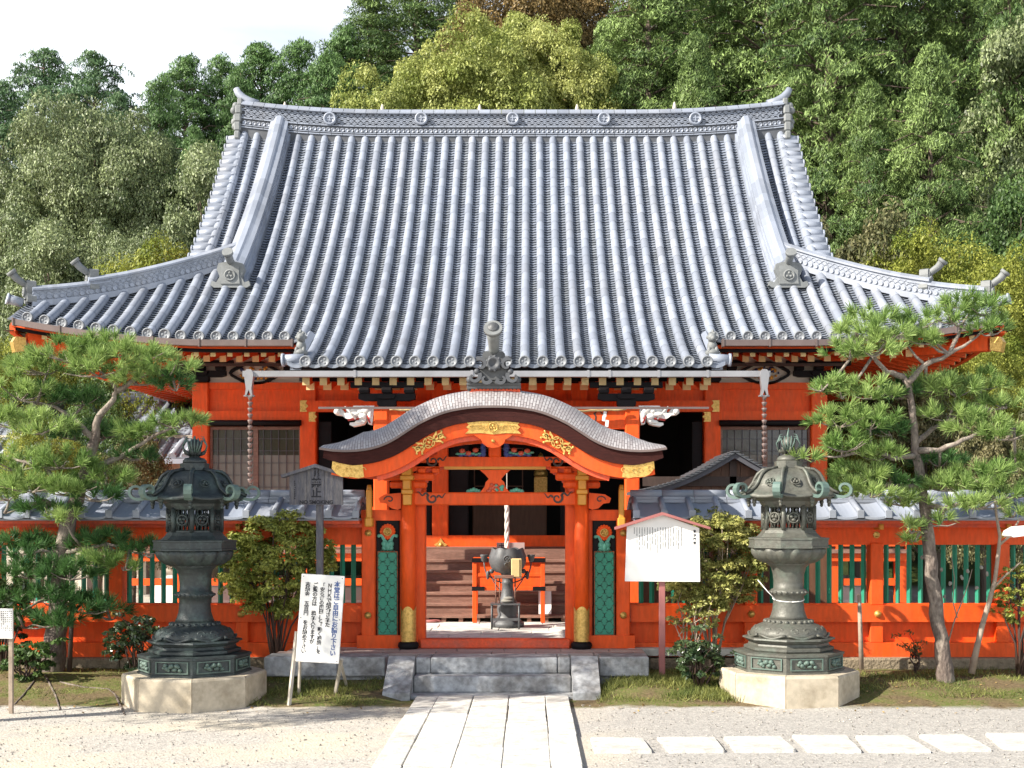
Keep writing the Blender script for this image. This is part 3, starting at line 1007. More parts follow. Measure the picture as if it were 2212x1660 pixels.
wl.box(XC + 3.8, XC + 6.0, YW + .0, YW + .05, 4.19, 4.39)
for s_ in (-1, 1):
    x = XC + s_ * 5.95
    wl.box(x - .05, x + .05, YW + .2, 31.6, 1.6, 4.74)
wl.box(XC - 6, XC + 6, 31.55, 31.65, 1.6, 4.74)
wl.build("wall", VERM, hall)
gp = MB()
for s_ in (-1, 1):
    for (xx, z0, z1, y) in ((4.02, 4.17, 4.39, YW - .176), (3.86, 3.985, 4.175, YW - .13)):
        x = XC + s_ * xx
        a, b = x, x - s_ * .14
        n = [(a, z0), (b, z0), (b + s_ * .03, z0 + (z1 - z0) * .25), (b - s_ * .02, (z0 + z1) / 2), (b + s_ * .03, z0 + (z1 - z0) * .75), (b, z1), (a, z1)]
        if s_ < 0: n = n[::-1]
        gp.prism(n if s_ < 0 else n, y - .004, y + .01)
gp.build("gilt_beam_plates", GOLD, hall)
pl = MB()
pl.box(XC - 6.0, XC + 6.0, YW + .02, YW + .08, 4.745, 5.5)
pl.build("plaster_frieze", PLASTER, hall)
# brackets of the main wall and the frieze ornaments
def bracket(name, x, y, z, sc=1.0):
    b = MB()
    for (hw, z0, z1, d) in ((.16, 0, .10, .13), (.48, .10, .22, .10), (.15, .13, .21, .15)):
        n = [(x - hw * sc, z + z1 * sc), (x - hw * sc, z + (z0 + .03) * sc), (x - hw * .8 * sc, z + z0 * sc), (x + hw * .8 * sc, z + z0 * sc), (x + hw * sc, z + (z0 + .03) * sc), (x + hw * sc, z + z1 * sc)]
        b.prism(n[::-1], y - d * sc, y + .05)
    for q in (-1, 0, 1):
        b.bbox(x + (q * .38 - .085) * sc, x + (q * .38 + .085) * sc, y - .14 * sc, y + .05, z + .225 * sc, z + .32 * sc, .01)
    b.box(x - .62 * sc, x + .62 * sc, y - .07 * sc, y + .04, z + .325 * sc, z + .42 * sc)
    return b.build(name, BLACK, hall)
for dx in COLS:
    if abs(dx) > 3: bracket("bracket_set", XC + dx, YW - .02, 4.75, 1.0)
for s_ in (-1, 1):
    x = XC + s_ * 4.92
    fr = MB()
    out = [(x + .42 * math.cos(t) * (1 + .12 * math.cos(4 * t)), 4.93 + .20 * math.sin(t)) for t in lin(0, 2 * math.pi, 28)]
    fr.ribbon(out, .055, YW - .06, YW + .02)
    fr.build("frog_leg_frame", BLACK, hall)
    fl = MB()
    for q in range(16):
        fl.ball((x + random.uniform(-.28, .28), YW - .02, 4.93 + random.uniform(-.11, .13)), random.uniform(.02, .045), 6, 4, (1, .5, 1))
    fl.build("carved_flowers", OCHRE, hall)
    fl = MB()
    for q in range(16):
        fl.ball((x + random.uniform(-.3, .3), YW - .015, 4.93 + random.uniform(-.12, .12)), random.uniform(.02, .05), 6, 4, (1, .5, 1))
    fl.build("carved_leaves", mat("indigo_carving", (.03, .035, .10), .6, .3, 20), hall)
bb = MB()
bb.box(XC - 6.3, XC - 3.6, YW - .6, YW - .52, 5.0, 5.05); bb.box(XC + 3.6, XC + 6.3, YW - .6, YW - .52, 5.0, 5.05)
bb.build("curtain_rail", WOOD_D, hall)

# doors, lattice windows, interior
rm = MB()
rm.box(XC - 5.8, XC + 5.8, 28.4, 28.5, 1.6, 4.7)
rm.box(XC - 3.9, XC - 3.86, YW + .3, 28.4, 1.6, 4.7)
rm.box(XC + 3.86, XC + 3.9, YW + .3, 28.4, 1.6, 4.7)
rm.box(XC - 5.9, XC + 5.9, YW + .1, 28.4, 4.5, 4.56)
rm.build("inner_walls", ROOM_DARK, hall)
fl = MB(); fl.box(XC - 5.9, XC + 5.9, YW + .1, 28.4, 1.5, 1.6)
fl.build("inner_floor", WOOD_D, hall)
for s_ in (-1, 1):
    for k in (0, 1):
        x0, x1 = (XC - 5.79 + k * .88, XC - 5.79 + (k + 1) * .88) if s_ < 0 else (XC + 4.06 + k * .87, XC + 4.06 + (k + 1) * .87)
        fr = MB()
        y = YW + .03
        z0, z1 = 1.80, 3.90
        for a, b, c_, d in ((x0, x0 + .045, z0, z1), (x1 - .045, x1, z0, z1)):
            fr.box(a, b, y - .025, y + .025, c_, d)
        for c_, d in ((z0, z0 + .08), (z1 - .06, z1)):
            fr.box(x0 + .045, x1 - .045, y - .022, y + .022, c_, d)
        win = fr.build("lattice_window", WOOD, hall)
        lt = MB()
        for q in range(1, 6):
            xx = x0 + (x1 - x0) * q / 6
            lt.box(xx - .005, xx + .005, y - .008, y + .012, z0 + .08, z1 - .06)
        for q in range(1, 9):
            zz = z0 + (z1 - z0) * q / 9
            lt.box(x0 + .045, x1 - .045, y - .006, y + .010, zz - .005, zz + .005)
        lt.build("lattice_bars", WOOD_G, win)
        pn = MB(); pn.box(x0 + .045, x1 - .045, y + .022, y + .03, z0 + .08, 3.35)
        pn.build("paper_pane", PAPER, win)
        pn = MB(); pn.box(x0 + .045, x1 - .045, y + .022, y + .03, 3.35, z1 - .06)
        pn.build("glass_pane", GLASS, win)
    bl = MB()
    x0, x1 = (XC - 5.78, XC - 4.0) if s_ < 0 else (XC + 4.02, XC + 5.8)
    bl.tube([(x0, YW - .16, 3.96), (x1, YW - .16, 3.96)], .055, 10)
    bl.build("rolled_blind", BLACK, hall)
for (a, b) in ((-1.18, -.80), (.98, 1.18), (-3.70, -3.45), (3.52, 3.72), (-1.72, -1.52)):
    d = MB()
    y = YW + .05
    d.bbox(XC + a, XC + b, y - .03, y + .03, 1.80, 4.0, .008)
    for q in range(5):
        zz = 1.86 + q * .42
        d.box(XC + a + .03, XC + b - .03, y - .04, y - .03, zz, zz + .36)
    d.build("black_door_leaf", BLACK, hall)
al = MB()
al.bbox(XC - .85, XC + .75, 26.3, 26.9, 1.62, 2.55, .02)
al.bbox(XC - .95, XC + .85, 26.2, 27.0, 2.55, 2.62, .01)
al.build("altar_table", WOOD_M, hall)
st = MB()
for q in range(4):
    st.box(XC - .8 + q * .34, XC - .78 + q * .34, 25.9, 25.93, 2.0, 3.6)
for q in range(5):
    st.box(XC - .8, XC + .25, 25.9, 25.93, 2.0 + q * .4, 2.02 + q * .4)
st.build("inner_lattice_screen", WOOD_M, hall)
bd = MB()
bx = XC + .62
bd.lathe([(.12, 0), (.16, .05), (.15, .12), (.09, .2), (.10, .3), (.05, .36), (.065, .42), (.05, .5), (.01, .53)], (bx, 26.5, 3.02), 14)
bd.box(bx - .14, bx + .14, 26.36, 26.64, 2.62, 3.02)
bd.build("gilt_buddha_figure", GOLD, hall)

# veranda with its supports, and the stair
vr = MB()
vr.box(XC - 7.0, XC + 7.0, 21.3, YW - .1, 1.52, 1.588)
vr.box(XC - 7.0, XC - 6.0, YW - .1, 32.5, 1.52, 1.588)
vr.box(XC + 6.0, XC + 7.0, YW - .1, 32.5, 1.52, 1.588)
vr.build("veranda_floor", WOOD, hall)
for k in range(-6, 7):
    dx = k * 1.15
    if abs(dx) < 2.1: continue
    vp = MB()
    vp.bbox(XC + dx - .09, XC + dx + .09, 21.42, 21.6, Z0, 1.52, .012)
    vp.build("veranda_post", VERM, hall)
for s_ in (-1, 1):
    vp = MB()
    vp.box(min(XC + s_ * 2.1, XC + s_ * 7), max(XC + s_ * 2.1, XC + s_ * 7), 21.46, 21.56, .95, 1.07)
    vp.box(min(XC + s_ * 2.1, XC + s_ * 7), max(XC + s_ * 2.1, XC + s_ * 7), 21.36, 21.62, 1.38, 1.52)
    vp.build("veranda_beam", VERM, hall)
for s_ in (-1, 1):
    km = MB()
    a, b = (XC - 6.6, XC - 2.2) if s_ < 0 else (XC + 2.2, XC + 6.6)
    km.sweep([(a, 23.3, Z0), (b, 23.3, Z0)], [(.9, 0), (.85, .2), (.65, .42), (.3, .56), (-.3, .6), (-.3, 0)] if True else [])
    km.build("white_plinth_mound", WHITE, hall)
for s_ in (-1, 1):
    rl = MB()
    a, b = (XC - 7.0, XC - 2.15) if s_ < 0 else (XC + 2.15, XC + 7.0)
    for zz, hh in ((2.28, .05), (2.0, .035), (1.68, .04)):
        rl.box(a, b, 21.36, 21.44, zz - hh, zz + hh)
    for k in range(5):
        x = a + (b - a) * k / 4
        rl.box(x - .05, x + .05, 21.345, 21.455, 1.58, 2.38)
    rl.build("veranda_railing", VERM, hall)
sr = MB()
for k in range(6):
    y = 20.1 + k * .2
    z1 = .54 + .175 * k if k else .54
    sr.bbox(XC - 1.95, XC + 1.95, y, y + .26, z1 - .05, z1 + (.0 if k < 6 else 0), .008)
    if k > 0:
        sr.box(XC - 1.94, XC + 1.94, y + .03, y + .06, z1 - .175, z1 - .05)
for s_ in (-1, 1):
    x = XC + s_ * 1.98
    sr.prism([(20.15, Z0), (21.4, Z0), (21.4, 1.55), (21.3, 1.55), (20.15, .5)], x - .03, x + .03, 'X')
sr.box(XC - 1.95, XC + 1.95, 21.28, 21.36, 1.40, 1.585)
stair = sr.build("wooden_stair", WOOD, hall)
db = MB()
for k in range(14):
    x = XC - 1.9 + k * .28
    db.box(x, x + .07, 20.03, 20.3, Z0, .50)
db.box(XC - 1.95, XC + 1.95, 20.0, 20.12, .50, .535)
db.build("duckboard", WOOD, hall)

# porch posts, beams, brackets, dragon-head beam ends
for s_ in (-1, 1):
    x = XC + s_ * 2.09
    c = MB(); c.bbox(x - .12, x + .12, 20.28, 20.52, Z0 + .1, 3.99, .02)
    pc = c.build("porch_column", VERM, hall)
    c = MB(); c.bbox(x - .2, x + .2, 20.2, 20.6, Z0, Z0 + .1, .02)
    c.build("column_base", GRANITE, pc)
    bracket("porch_bracket_set", x - s_ * .1, 20.38, 3.985, .98)
    eb = MB()
    eb.sweep([(x, 20.5, 3.85), (x, 21.3, 4.12), (x, 22.4, 4.3), (x, 23.5, 4.28)], [(.09, -.13), (.09, .13), (-.09, .13), (-.09, -.13)])
    eb.build("curved_link_beam", VERM, hall)
    pts = [(430, 785), (660, 785), (690, 830), (735, 800), (752, 812), (735, 850), (750, 870), (790, 822), (835, 818), (870, 828), (880, 856), (855, 884), (790, 890), (745, 925), (700, 930), (640, 905), (592, 922), (598, 945), (640, 965), (700, 972), (704, 995), (668, 1012), (600, 1000), (550, 985), (525, 950), (512, 900), (498, 985), (460, 992), (450, 960), (440, 860)]
    def q_(p, s_=s_): return (XC + s_ * (2.09 + (p[0] - 360) / 662.0), 4.0 - (p[1] - 785) / 662.0)
    sil = [q_(p) for p in pts]
    if s_ > 0: sil = sil[::-1]
    dr = MB()
    dr.prism(sil, 20.30, 20.50)
    dragon = dr.build("dragon_head_carving", WHITE, hall)
    dt = MB()
    for (px_, py_, r_, sq) in ((575, 850, .05, (1.3, .7, .8)), (520, 830, .07, (1.2, .7, 1)), (640, 880, .05, (1.6, .8, .8)), (840, 850, .055, (1, 1, 1)), (560, 900, .06, (1.2, .7, .9)), (600, 965, .045, (1.5, .7, .7)), (480, 880, .05, (.8, .7, 1.5))):
        c = q_((px_, py_)); dt.ball((c[0], 20.29, c[1]), r_, 10, 7, sq)
    a, b = q_((630, 935)), q_((745, 800))
    dt.tube([(a[0], 20.25, a[1]), (b[0], 20.2, b[1])], [.018, .008], 6)
    dt.build("carved_relief", WHITE, dragon)
    dm = MB()
    for L in ([(600, 930), (660, 935), (720, 945)], [(500, 890), (490, 950), (475, 975)]):
        dm.ribbon([q_(p) for p in L], .03, 20.27, 20.31)
    dm.build("red_mouth", mat("red_mouth_paint", (.45, .03, .02), .5), dragon)
    # swirl lines on the porch beam
pb = MB()
pb.box(XC - 2.0, XC + 2.0, 20.32, 20.50, 3.62, 3.97)
porch_beam = pb.build("porch_beam", VERM, hall)
def swirl(mb, x, z, sc, s_, y0, y1, wd=.022):
    pts = []
    for t in lin(0, 1, 14):
        a = t * 3.6 * math.pi / 1.6
        r = .17 * (1 - t * .75)
        pts.append((x + s_ * sc * (.12 + r * math.cos(a + 2.4)), z + sc * (r * math.sin(a + 2.4))))
    mb.ribbon(pts, [wd * (1.1 - .6 * k / 14) for k in range(15)], y0, y1)
    w_ = [(x + s_ * sc * (-.02 - .34 * t), z + sc * (.10 + .05 * math.sin(t * 9) + .06 * t)) for t in lin(0, 1, 10)]
    mb.ribbon(w_, [wd * (1 - .07 * k) for k in range(11)], y0, y1)
    w_ = [(x + s_ * sc * (.26 + .26 * t), z + sc * (.02 + .05 * math.sin(t * 8) + .08 * t)) for t in lin(0, 1, 8)]
    mb.ribbon(w_, [wd * (.9 - .07 * k) for k in range(9)], y0, y1)
sw = MB()
for s_ in (-1, 1):
    swirl(sw, XC + s_ * 1.45, 3.78, .9, -s_, 20.312, 20.322)
sw.build("painted_swirls", WOOD_D, porch_beam)
rl = MB(); rl.box(PX(687, 20.1), PX(1532, 20.1), 20.12, 20.15, 3.93, 3.965)
rl.build("front_rail", COPPER_D, hall)
ns = MB()
c = Vector((PX(951, 23.3), YW - .15, PZ(1177, YW)))
ns.prism([(c.x - .13, c.z), (c.x - .05, c.z - .05), (c.x, c.z - .13), (c.x + .05, c.z - .05), (c.x + .13, c.z), (c.x + .05, c.z + .05), (c.x, c.z + .13), (c.x - .05, c.z + .05)], c.y - .02, c.y + .02)
ns.ball(c + Vector((0, -.02, 0)), .04, 8, 5)
ns.build("gilt_nail_cover", GOLD, hall)
# ------------------------------------------------------------------ gate with the curved gable
XG = PX(1069.5, 15.95)
gate = thing("curved_gable_gate", "vermilion gate under a curved bark-edged gable with gilt fittings, above the stone steps", "gate", (XG, 16, 0.43))
GH = [(0, 3.515), (.18, 3.512), (.35, 3.495), (.5, 3.47), (.64, 3.432), (.79, 3.37), (.93, 3.30), (1.03, 3.235), (1.13, 3.17), (1.23, 3.105), (1.33, 3.055), (1.43, 3.018), (1.55, 2.988), (1.68, 2.972), (1.82, 2.966), (1.98, 2.974), (2.14, 3.0)]
def resample(h, n):
    out = []
    L = [0]
    for a, b in zip(h[:-1], h[1:]): L.append(L[-1] + math.hypot(b[0] - a[0], b[1] - a[1]))
    for k in range(n + 1):
        t = L[-1] * k / n
        i = max(j for j in range(len(L)) if L[j] <= t + 1e-9); i = min(i, len(h) - 2)
        u = (t - L[i]) / (L[i + 1] - L[i])
        out.append((h[i][0] + (h[i + 1][0] - h[i][0]) * u, h[i][1] + (h[i + 1][1] - h[i][1]) * u))
    return out
HC = resample(GH, 40)
GC = [(-x, z) for x, z in HC[::-1]][:-1] + HC            # full curve, left to right
GN = []
for i in range(len(GC)):
    a, b = GC[max(i - 1, 0)], GC[min(i + 1, len(GC) - 1)]
    dx, dz = b[0] - a[0], b[1] - a[1]; L = math.hypot(dx, dz)
    GN.append((-dz / L, dx / L))
YF, YBK = 15.08, 17.05
def off(i, d): return (XG + GC[i][0] + GN[i][0] * d, GC[i][1] + GN[i][1] * d)
top = MB()
NI = len(GC)
vsl = []
rows = [(0.0, 0.0), (.04, .045), (.10, .105), (.2, .17), (.32, .225), (.45, .25), (.6, .255), (1.0, .25), (1.5, .22), (1.97, .15)]
uvs = []
alen = [0]
for a, b in zip(GC[:-1], GC[1:]): alen.append(alen[-1] + math.hypot(b[0] - a[0], b[1] - a[1]))
dl = 0
for r_i, (v, h) in enumerate(rows):
    if r_i: dl += math.hypot(v - rows[r_i - 1][0], h - rows[r_i - 1][1])
    for i in range(NI):
        e = min(1.0, (2.14 - abs(GC[i][0])) / .5)
        hh = h * (.25 + .75 * e)
        x, z = off(i, hh)
        vsl.append((x, YF + v, z)); uvs.append((alen[i], dl))
top._a(vsl, [(r * NI + i, r * NI + i + 1, (r + 1) * NI + i + 1, (r + 1) * NI + i) for r in range(len(rows) - 1) for i in range(NI - 1)], True)
# shingle material: courses follow the curve, from the surface's own UV
shm = bpy.data.materials.new("metal_shingle"); shm.use_nodes = True
t_ = shm.node_tree; b_ = t_.nodes["Principled BSDF"]
b_.inputs["Roughness"].default_value = .34; b_.inputs["Metallic"].default_value = .0; b_.inputs["Specular IOR Level"].default_value = .7
uvn = t_.nodes.new("ShaderNodeUVMap"); uvn.uv_map = "UVMap"
br = t_.nodes.new("ShaderNodeTexBrick")
br.inputs["Scale"].default_value = 1.0
br.inputs["Brick Width"].default_value = .11; br.inputs["Row Height"].default_value = .036
br.inputs["Mortar Size"].default_value = .0035
br.inputs["Color1"].default_value = (.44, .42, .42, 1); br.inputs["Color2"].default_value = (.32, .29, .29, 1)
br.inputs["Mortar"].default_value = (.12, .10, .10, 1)
mpu = t_.nodes.new("ShaderNodeMapping"); mpu.inputs["Rotation"].default_value = (0, 0, R(90))
t_.links.new(uvn.outputs[0], mpu.inputs[0]); t_.links.new(mpu.outputs[0], br.inputs[0])
nzz = t_.nodes.new("ShaderNodeTexNoise"); nzz.inputs["Scale"].default_value = 3
mm = t_.nodes.new("ShaderNodeMixRGB"); mm.blend_type = 'MULTIPLY'; mm.inputs[0].default_value = .5
t_.links.new(br.outputs[0], mm.inputs[1]); t_.links.new(nzz.outputs[0], mm.inputs[2])
t_.links.new(br.outputs[0], b_.inputs["Base Color"])
bu = t_.nodes.new("ShaderNodeBump"); bu.inputs["Distance"].default_value = .006; bu.invert = True
t_.links.new(br.outputs[1], bu.inputs["Height"]); t_.links.new(bu.outputs[0], b_.inputs["Normal"])
groof = top.build("roof", shm, gate)
me = groof.data
uvl = me.uv_layers.new(name="UVMap")
uva = np.zeros((len(me.loops), 2), dtype=np.float32)
lv = np.zeros(len(me.loops), dtype=np.int32); me.loops.foreach_get('vertex_index', lv)
uva[:] = np.array(uvs, dtype=np.float32)[lv]
uvl.data.foreach_set('uv', uva.ravel())
def band(name, d0, d1, y0, y1, m, x_lim=2.2, ends=None, parent=None):
    idx = [i for i in range(NI) if abs(GC[i][0]) <= x_lim]
    t = [off(i, d0 if not callable(d0) else d0(GC[i][0])) for i in idx]
    b = [off(i, d1 if not callable(d1) else d1(GC[i][0])) for i in idx]
    mb = MB(); mb.strip(t, b, y0, y1)
    return mb.build(name, m, parent or gate)
thk = lambda x: -.185 * (1 - .45 * max(0, (abs(x) - 1.75) / .4))
band("shingle_lip", .006, -.022, YF - .03, YF + .02, COPPER_D, 2.14, parent=groof)
band("bark_edge", -.022, thk, YF, YBK, BARK_E, 2.10)
band("gable_board", lambda x: thk(x) + .01, lambda x: thk(x) - .165, YF + .04, YF + .12, VERM, 2.0)
band("inner_gable_board", lambda x: thk(x) - .16, lambda x: thk(x) - .225, YF + .09, YF + .15, VERM_OLD, 1.55)
sf_ = MB()
idx = [i for i in range(NI) if abs(GC[i][0]) <= 2.0]
sf_.strip([off(i, thk(GC[i][0]) - .02) for i in idx], [off(i, thk(GC[i][0]) - .05) for i in idx], YF + .12, YBK)
sf_.build("roof_lining", VERM, gate)
# small rafters under the roof, seen from below at both sides
rr = MB(); re = MB()
y = YF + .2
while y < YBK - .05:
    for s_ in (-1, 1):
        ii = [i for i in range(NI) if .95 <= s_ * GC[i][0] <= 1.95]
        pth = [(off(i, thk(GC[i][0]) - .085)[0], y, off(i, thk(GC[i][0]) - .085)[1]) for i in ii]
        rr.sweep(pth, [(.022, -.03), (.022, .03), (-.022, .03), (-.022, -.03)])
        e = pth[-1] if s_ > 0 else pth[0]
        re.box(e[0] - .008, e[0] + .008, y - .024, y + .024, e[2] - .032, e[2] + .032)
    y += .115
rr_ = rr.build("gate_rafters", VERM, gate)
re.build("rafter_end_caps", CREAM, rr_)
# gilt fittings on the gable board
g = MB()
zc = 3.515 - .185
pc_ = [(-.345, .0), (.345, .0), (.30, -.045), (.335, -.075), (.29, -.10), (.345, -.155), (.15, -.148), (0, -.165), (-.15, -.148), (-.345, -.155), (-.29, -.10), (-.335, -.075), (-.30, -.045)]
g.prism([(XG + a, zc + b) for a, b in pc_][::-1], YF + .018, YF + .05)
g.lathe([(.062, 0), (.062, -.02), (.05, -.024), (.046, -.01), (.001, -.01)], (XG, YF + .02, zc - .075), 18, 'Y')
for q in range(3):
    a = q * 2.094
    g.ball((XG + .02 * math.sin(a), YF + .008, zc - .075 + .02 * math.cos(a)), .017, 8, 5, (1, .5, 1))
for s_ in (-1, 1):
    for t in lin(.10, .29, 5):
        pts = [(XG + s_ * (t + .028 * math.cos(a) * (1 - a / 9)), zc - .075 + .032 * math.sin(a) * (1 - a / 9) * (1 if int(t * 100) % 2 else -1)) for a in lin(0, 5, 9)]
        g.ribbon(pts, .009, YF + .004, YF + .02)
g.build("gilt_crest_plate", GOLD, gate)
def nearest_i(x): return min(range(NI), key=lambda i: abs(GC[i][0] - x))
for s_ in (-1, 1):
    g = MB()
    i = nearest_i(s_ * .945)
    c = off(i, thk(.9) - .085)
    tx, tz = GN[i][1], -GN[i][0]
    if s_ < 0: tx, tz = -tx, -tz
    def W(u, v): return (c[0] + tx * u + GN[i][0] * v, c[1] + tz * u + GN[i][1] * v)
    for q in range(4):
        a0 = q * math.pi / 2 + math.pi / 4
        g.ribbon([W(.035 * math.cos(a0 + t) * (1 + math.cos(t)), .035 * math.sin(a0 + t) * (1 + math.cos(t))) for t in lin(-1.5, 1.5, 8)], .012, YF + .01, YF + .045)
    cc = W(0, 0); g.ball((cc[0], YF + .03, cc[1]), .025, 8, 5)
    for e in (-1, 1):
        for k, (u0, ln, ang) in enumerate(((.06, .13, .0), (.07, .10, .75), (.07, .10, -.75), (.13, .08, .5), (.13, .08, -.5))):
            pts = [W(e * (u0 + ln * t * math.cos(ang)), ln * t * math.sin(ang) * 1.2 + .012 * math.sin(t * 6) * (1 if k % 2 else -1)) for t in lin(0, 1, 7)]
            g.ribbon(pts, [.010, .022, .026, .02, .026, .03, .022, .006], YF + .012, YF + .045)
            pe_ = W(e * (u0 + ln * math.cos(ang)), ln * math.sin(ang) * 1.2)
            g.ball((pe_[0], YF + .028, pe_[1]), .017, 7, 4, (1, .6, 1))
    g.build("gilt_flower_fitting", GOLD, gate)
    g = MB()
    ii = [i for i in range(NI) if 1.60 <= s_ * GC[i][0] <= 1.98]
    n_ = len(ii)
    t_l, b_l = [], []
    for k, i in enumerate(ii):
        u = (k / (n_ - 1)) if s_ > 0 else 1 - k / (n_ - 1)       # 0 inner .. 1 outer
        dd = thk(GC[i][0])
        t_l.append(off(i, dd + .002)); b_l.append(off(i, dd - .155 * (.45 + .55 * min(1, (1 - u) * 5 + .3)) - .01 * math.sin(u * 12)))
    g.strip(t_l, b_l, YF + .018, YF + .05)
    for u in (1.66, 1.74, 1.82, 1.90):
        i = nearest_i(s_ * u); c2 = off(i, thk(u) - .07)
        g.ribbon([(c2[0] + .035 * math.cos(a) * (1 - a / 8), c2[1] + .04 * math.sin(a) * (1 - a / 8)) for a in lin(0, 5, 9)], .009, YF + .004, YF + .02)
    g.build("gilt_end_plate", GOLD, gate)
# pendant under the gable board
pn = MB()
zz = 3.155
pn.prism([(XG + a, zz + b) for a, b in [(-.26, .02), (.26, .02), (.2, -.02), (.15, -.05), (.13, -.10), (.07, -.145), (0, -.155), (-.07, -.145), (-.13, -.10), (-.15, -.05), (-.2, -.02)]][::-1], YF + .03, YF + .10)
pn.build("gable_pendant", VERM, gate)
pn = MB(); pn.lathe([(.024, 0), (.024, -.02), (.008, -.035), (.001, -.035)], (XG, YF + .03, zz - .07), 12, 'Y')
pn.build("pendant_stud", GOLD, gate)
# ridge with ornate end tile and horn
rg = MB()
rg.box(XG - .31, XG + .31, YF + .32, YBK - .1, 3.68, 3.76)
rg.box(XG - .34, XG + .34, YF + .28, YBK - .05, 3.76, 3.80)
rg.box(XG - .16, XG + .16, YF + .5, YBK - .1, 3.80, 4.0)
rg.tube([(XG, YF + .45, 4.03), (XG, YBK - .1, 4.03)], .10, 12)
gr = rg.build("gate_ridge", ORN_D, gate)
sc_ = MB()
for k in range(13):
    for row in range(2):
        x = XG - .29 + k * .048 + (.024 if row else 0)
        sc_.lathe([(.026, 0), (.026, -.012), (.018, -.012), (.001, -.004)], (x, YF + .315, 3.70 + row * .036), 8, 'Y')
sc_.build("ridge_scale_band", VERM_OLD, gr)
on = MB()
Yo = YF + .28
body = [(-.14, .0), (-.19, .05), (-.17, .14), (-.15, .2), (-.14, .33), (-.11, .36), (.11, .36), (.14, .33), (.15, .2), (.17, .14), (.19, .05), (.14, .0)]
on.prism([(XG + a, 3.87 + b) for a, b in body][::-1], Yo, Yo + .12)
on.bbox(XG - .34, XG + .34, Yo - .02, Yo + .14, 3.80, 3.835, .01)
on_o = on.build("demon_tile", ORN_D, gate)
dk = MB()
for s_ in (-1, 1):
    for (cx_, cz_, r0, st_, tw) in ((.25, 3.905, .085, 2.6, 4.6), (.17, 4.05, .09, 1.0, 4.4), (.10, 3.88, .07, 3.4, 4.2)):
        pts = [(XG + s_ * (cx_ + r0 * (1 - t * .7) * math.cos(st_ + tw * t)), cz_ + r0 * (1 - t * .7) * math.sin(st_ + tw * t)) for t in lin(0, 1, 12)]
        dk.ribbon(pts, [.05, .05, .048, .045, .042, .04, .036, .033, .03, .027, .024, .02, .015], Yo - .07, Yo + .02)
    dk.ball((XG + s_ * .30, Yo - .02, 3.87), .045, 8, 6); dk.ball((XG + s_ * .21, Yo - .03, 3.97), .04, 8, 6)
dk.lathe([(.085, .02), (.095, -.05), (.07, -.075), (.05, -.05), (.001, -.03)], (XG, Yo - .01, 4.07), 16, 'Y')
for q in range(9):
    a = q * .7
    dk.ball((XG + .085 * math.cos(a), Yo - .055, 4.07 + .085 * math.sin(a)), .024, 6, 4)
dk.build("carved_scrollwork", RIDGE_D, on_o)
hb = MB()
hb.tube([(XG, YF + .36, 4.2), (XG, YF + .28, 4.27), (XG, YF + .16, 4.36), (XG, YF + .0, 4.46)], [.07, .066, .075, .092], 14)
hb.tube([(XG, YF + .01, 4.455), (XG, YF - .03, 4.48)], .115, 20)
hb.build("round_horn_tile", TILE_G, on_o)
hb = MB()
hb.lathe([(.07, .0), (.07, -.01), (.05, -.012), (.03, -.03), (.001, -.03)], (XG, YF - .028, 4.485), 14, 'Y', mat3=Matrix.Rotation(R(-30), 3, 'X'))
hb.build("horn_crest", IRON, on_o)

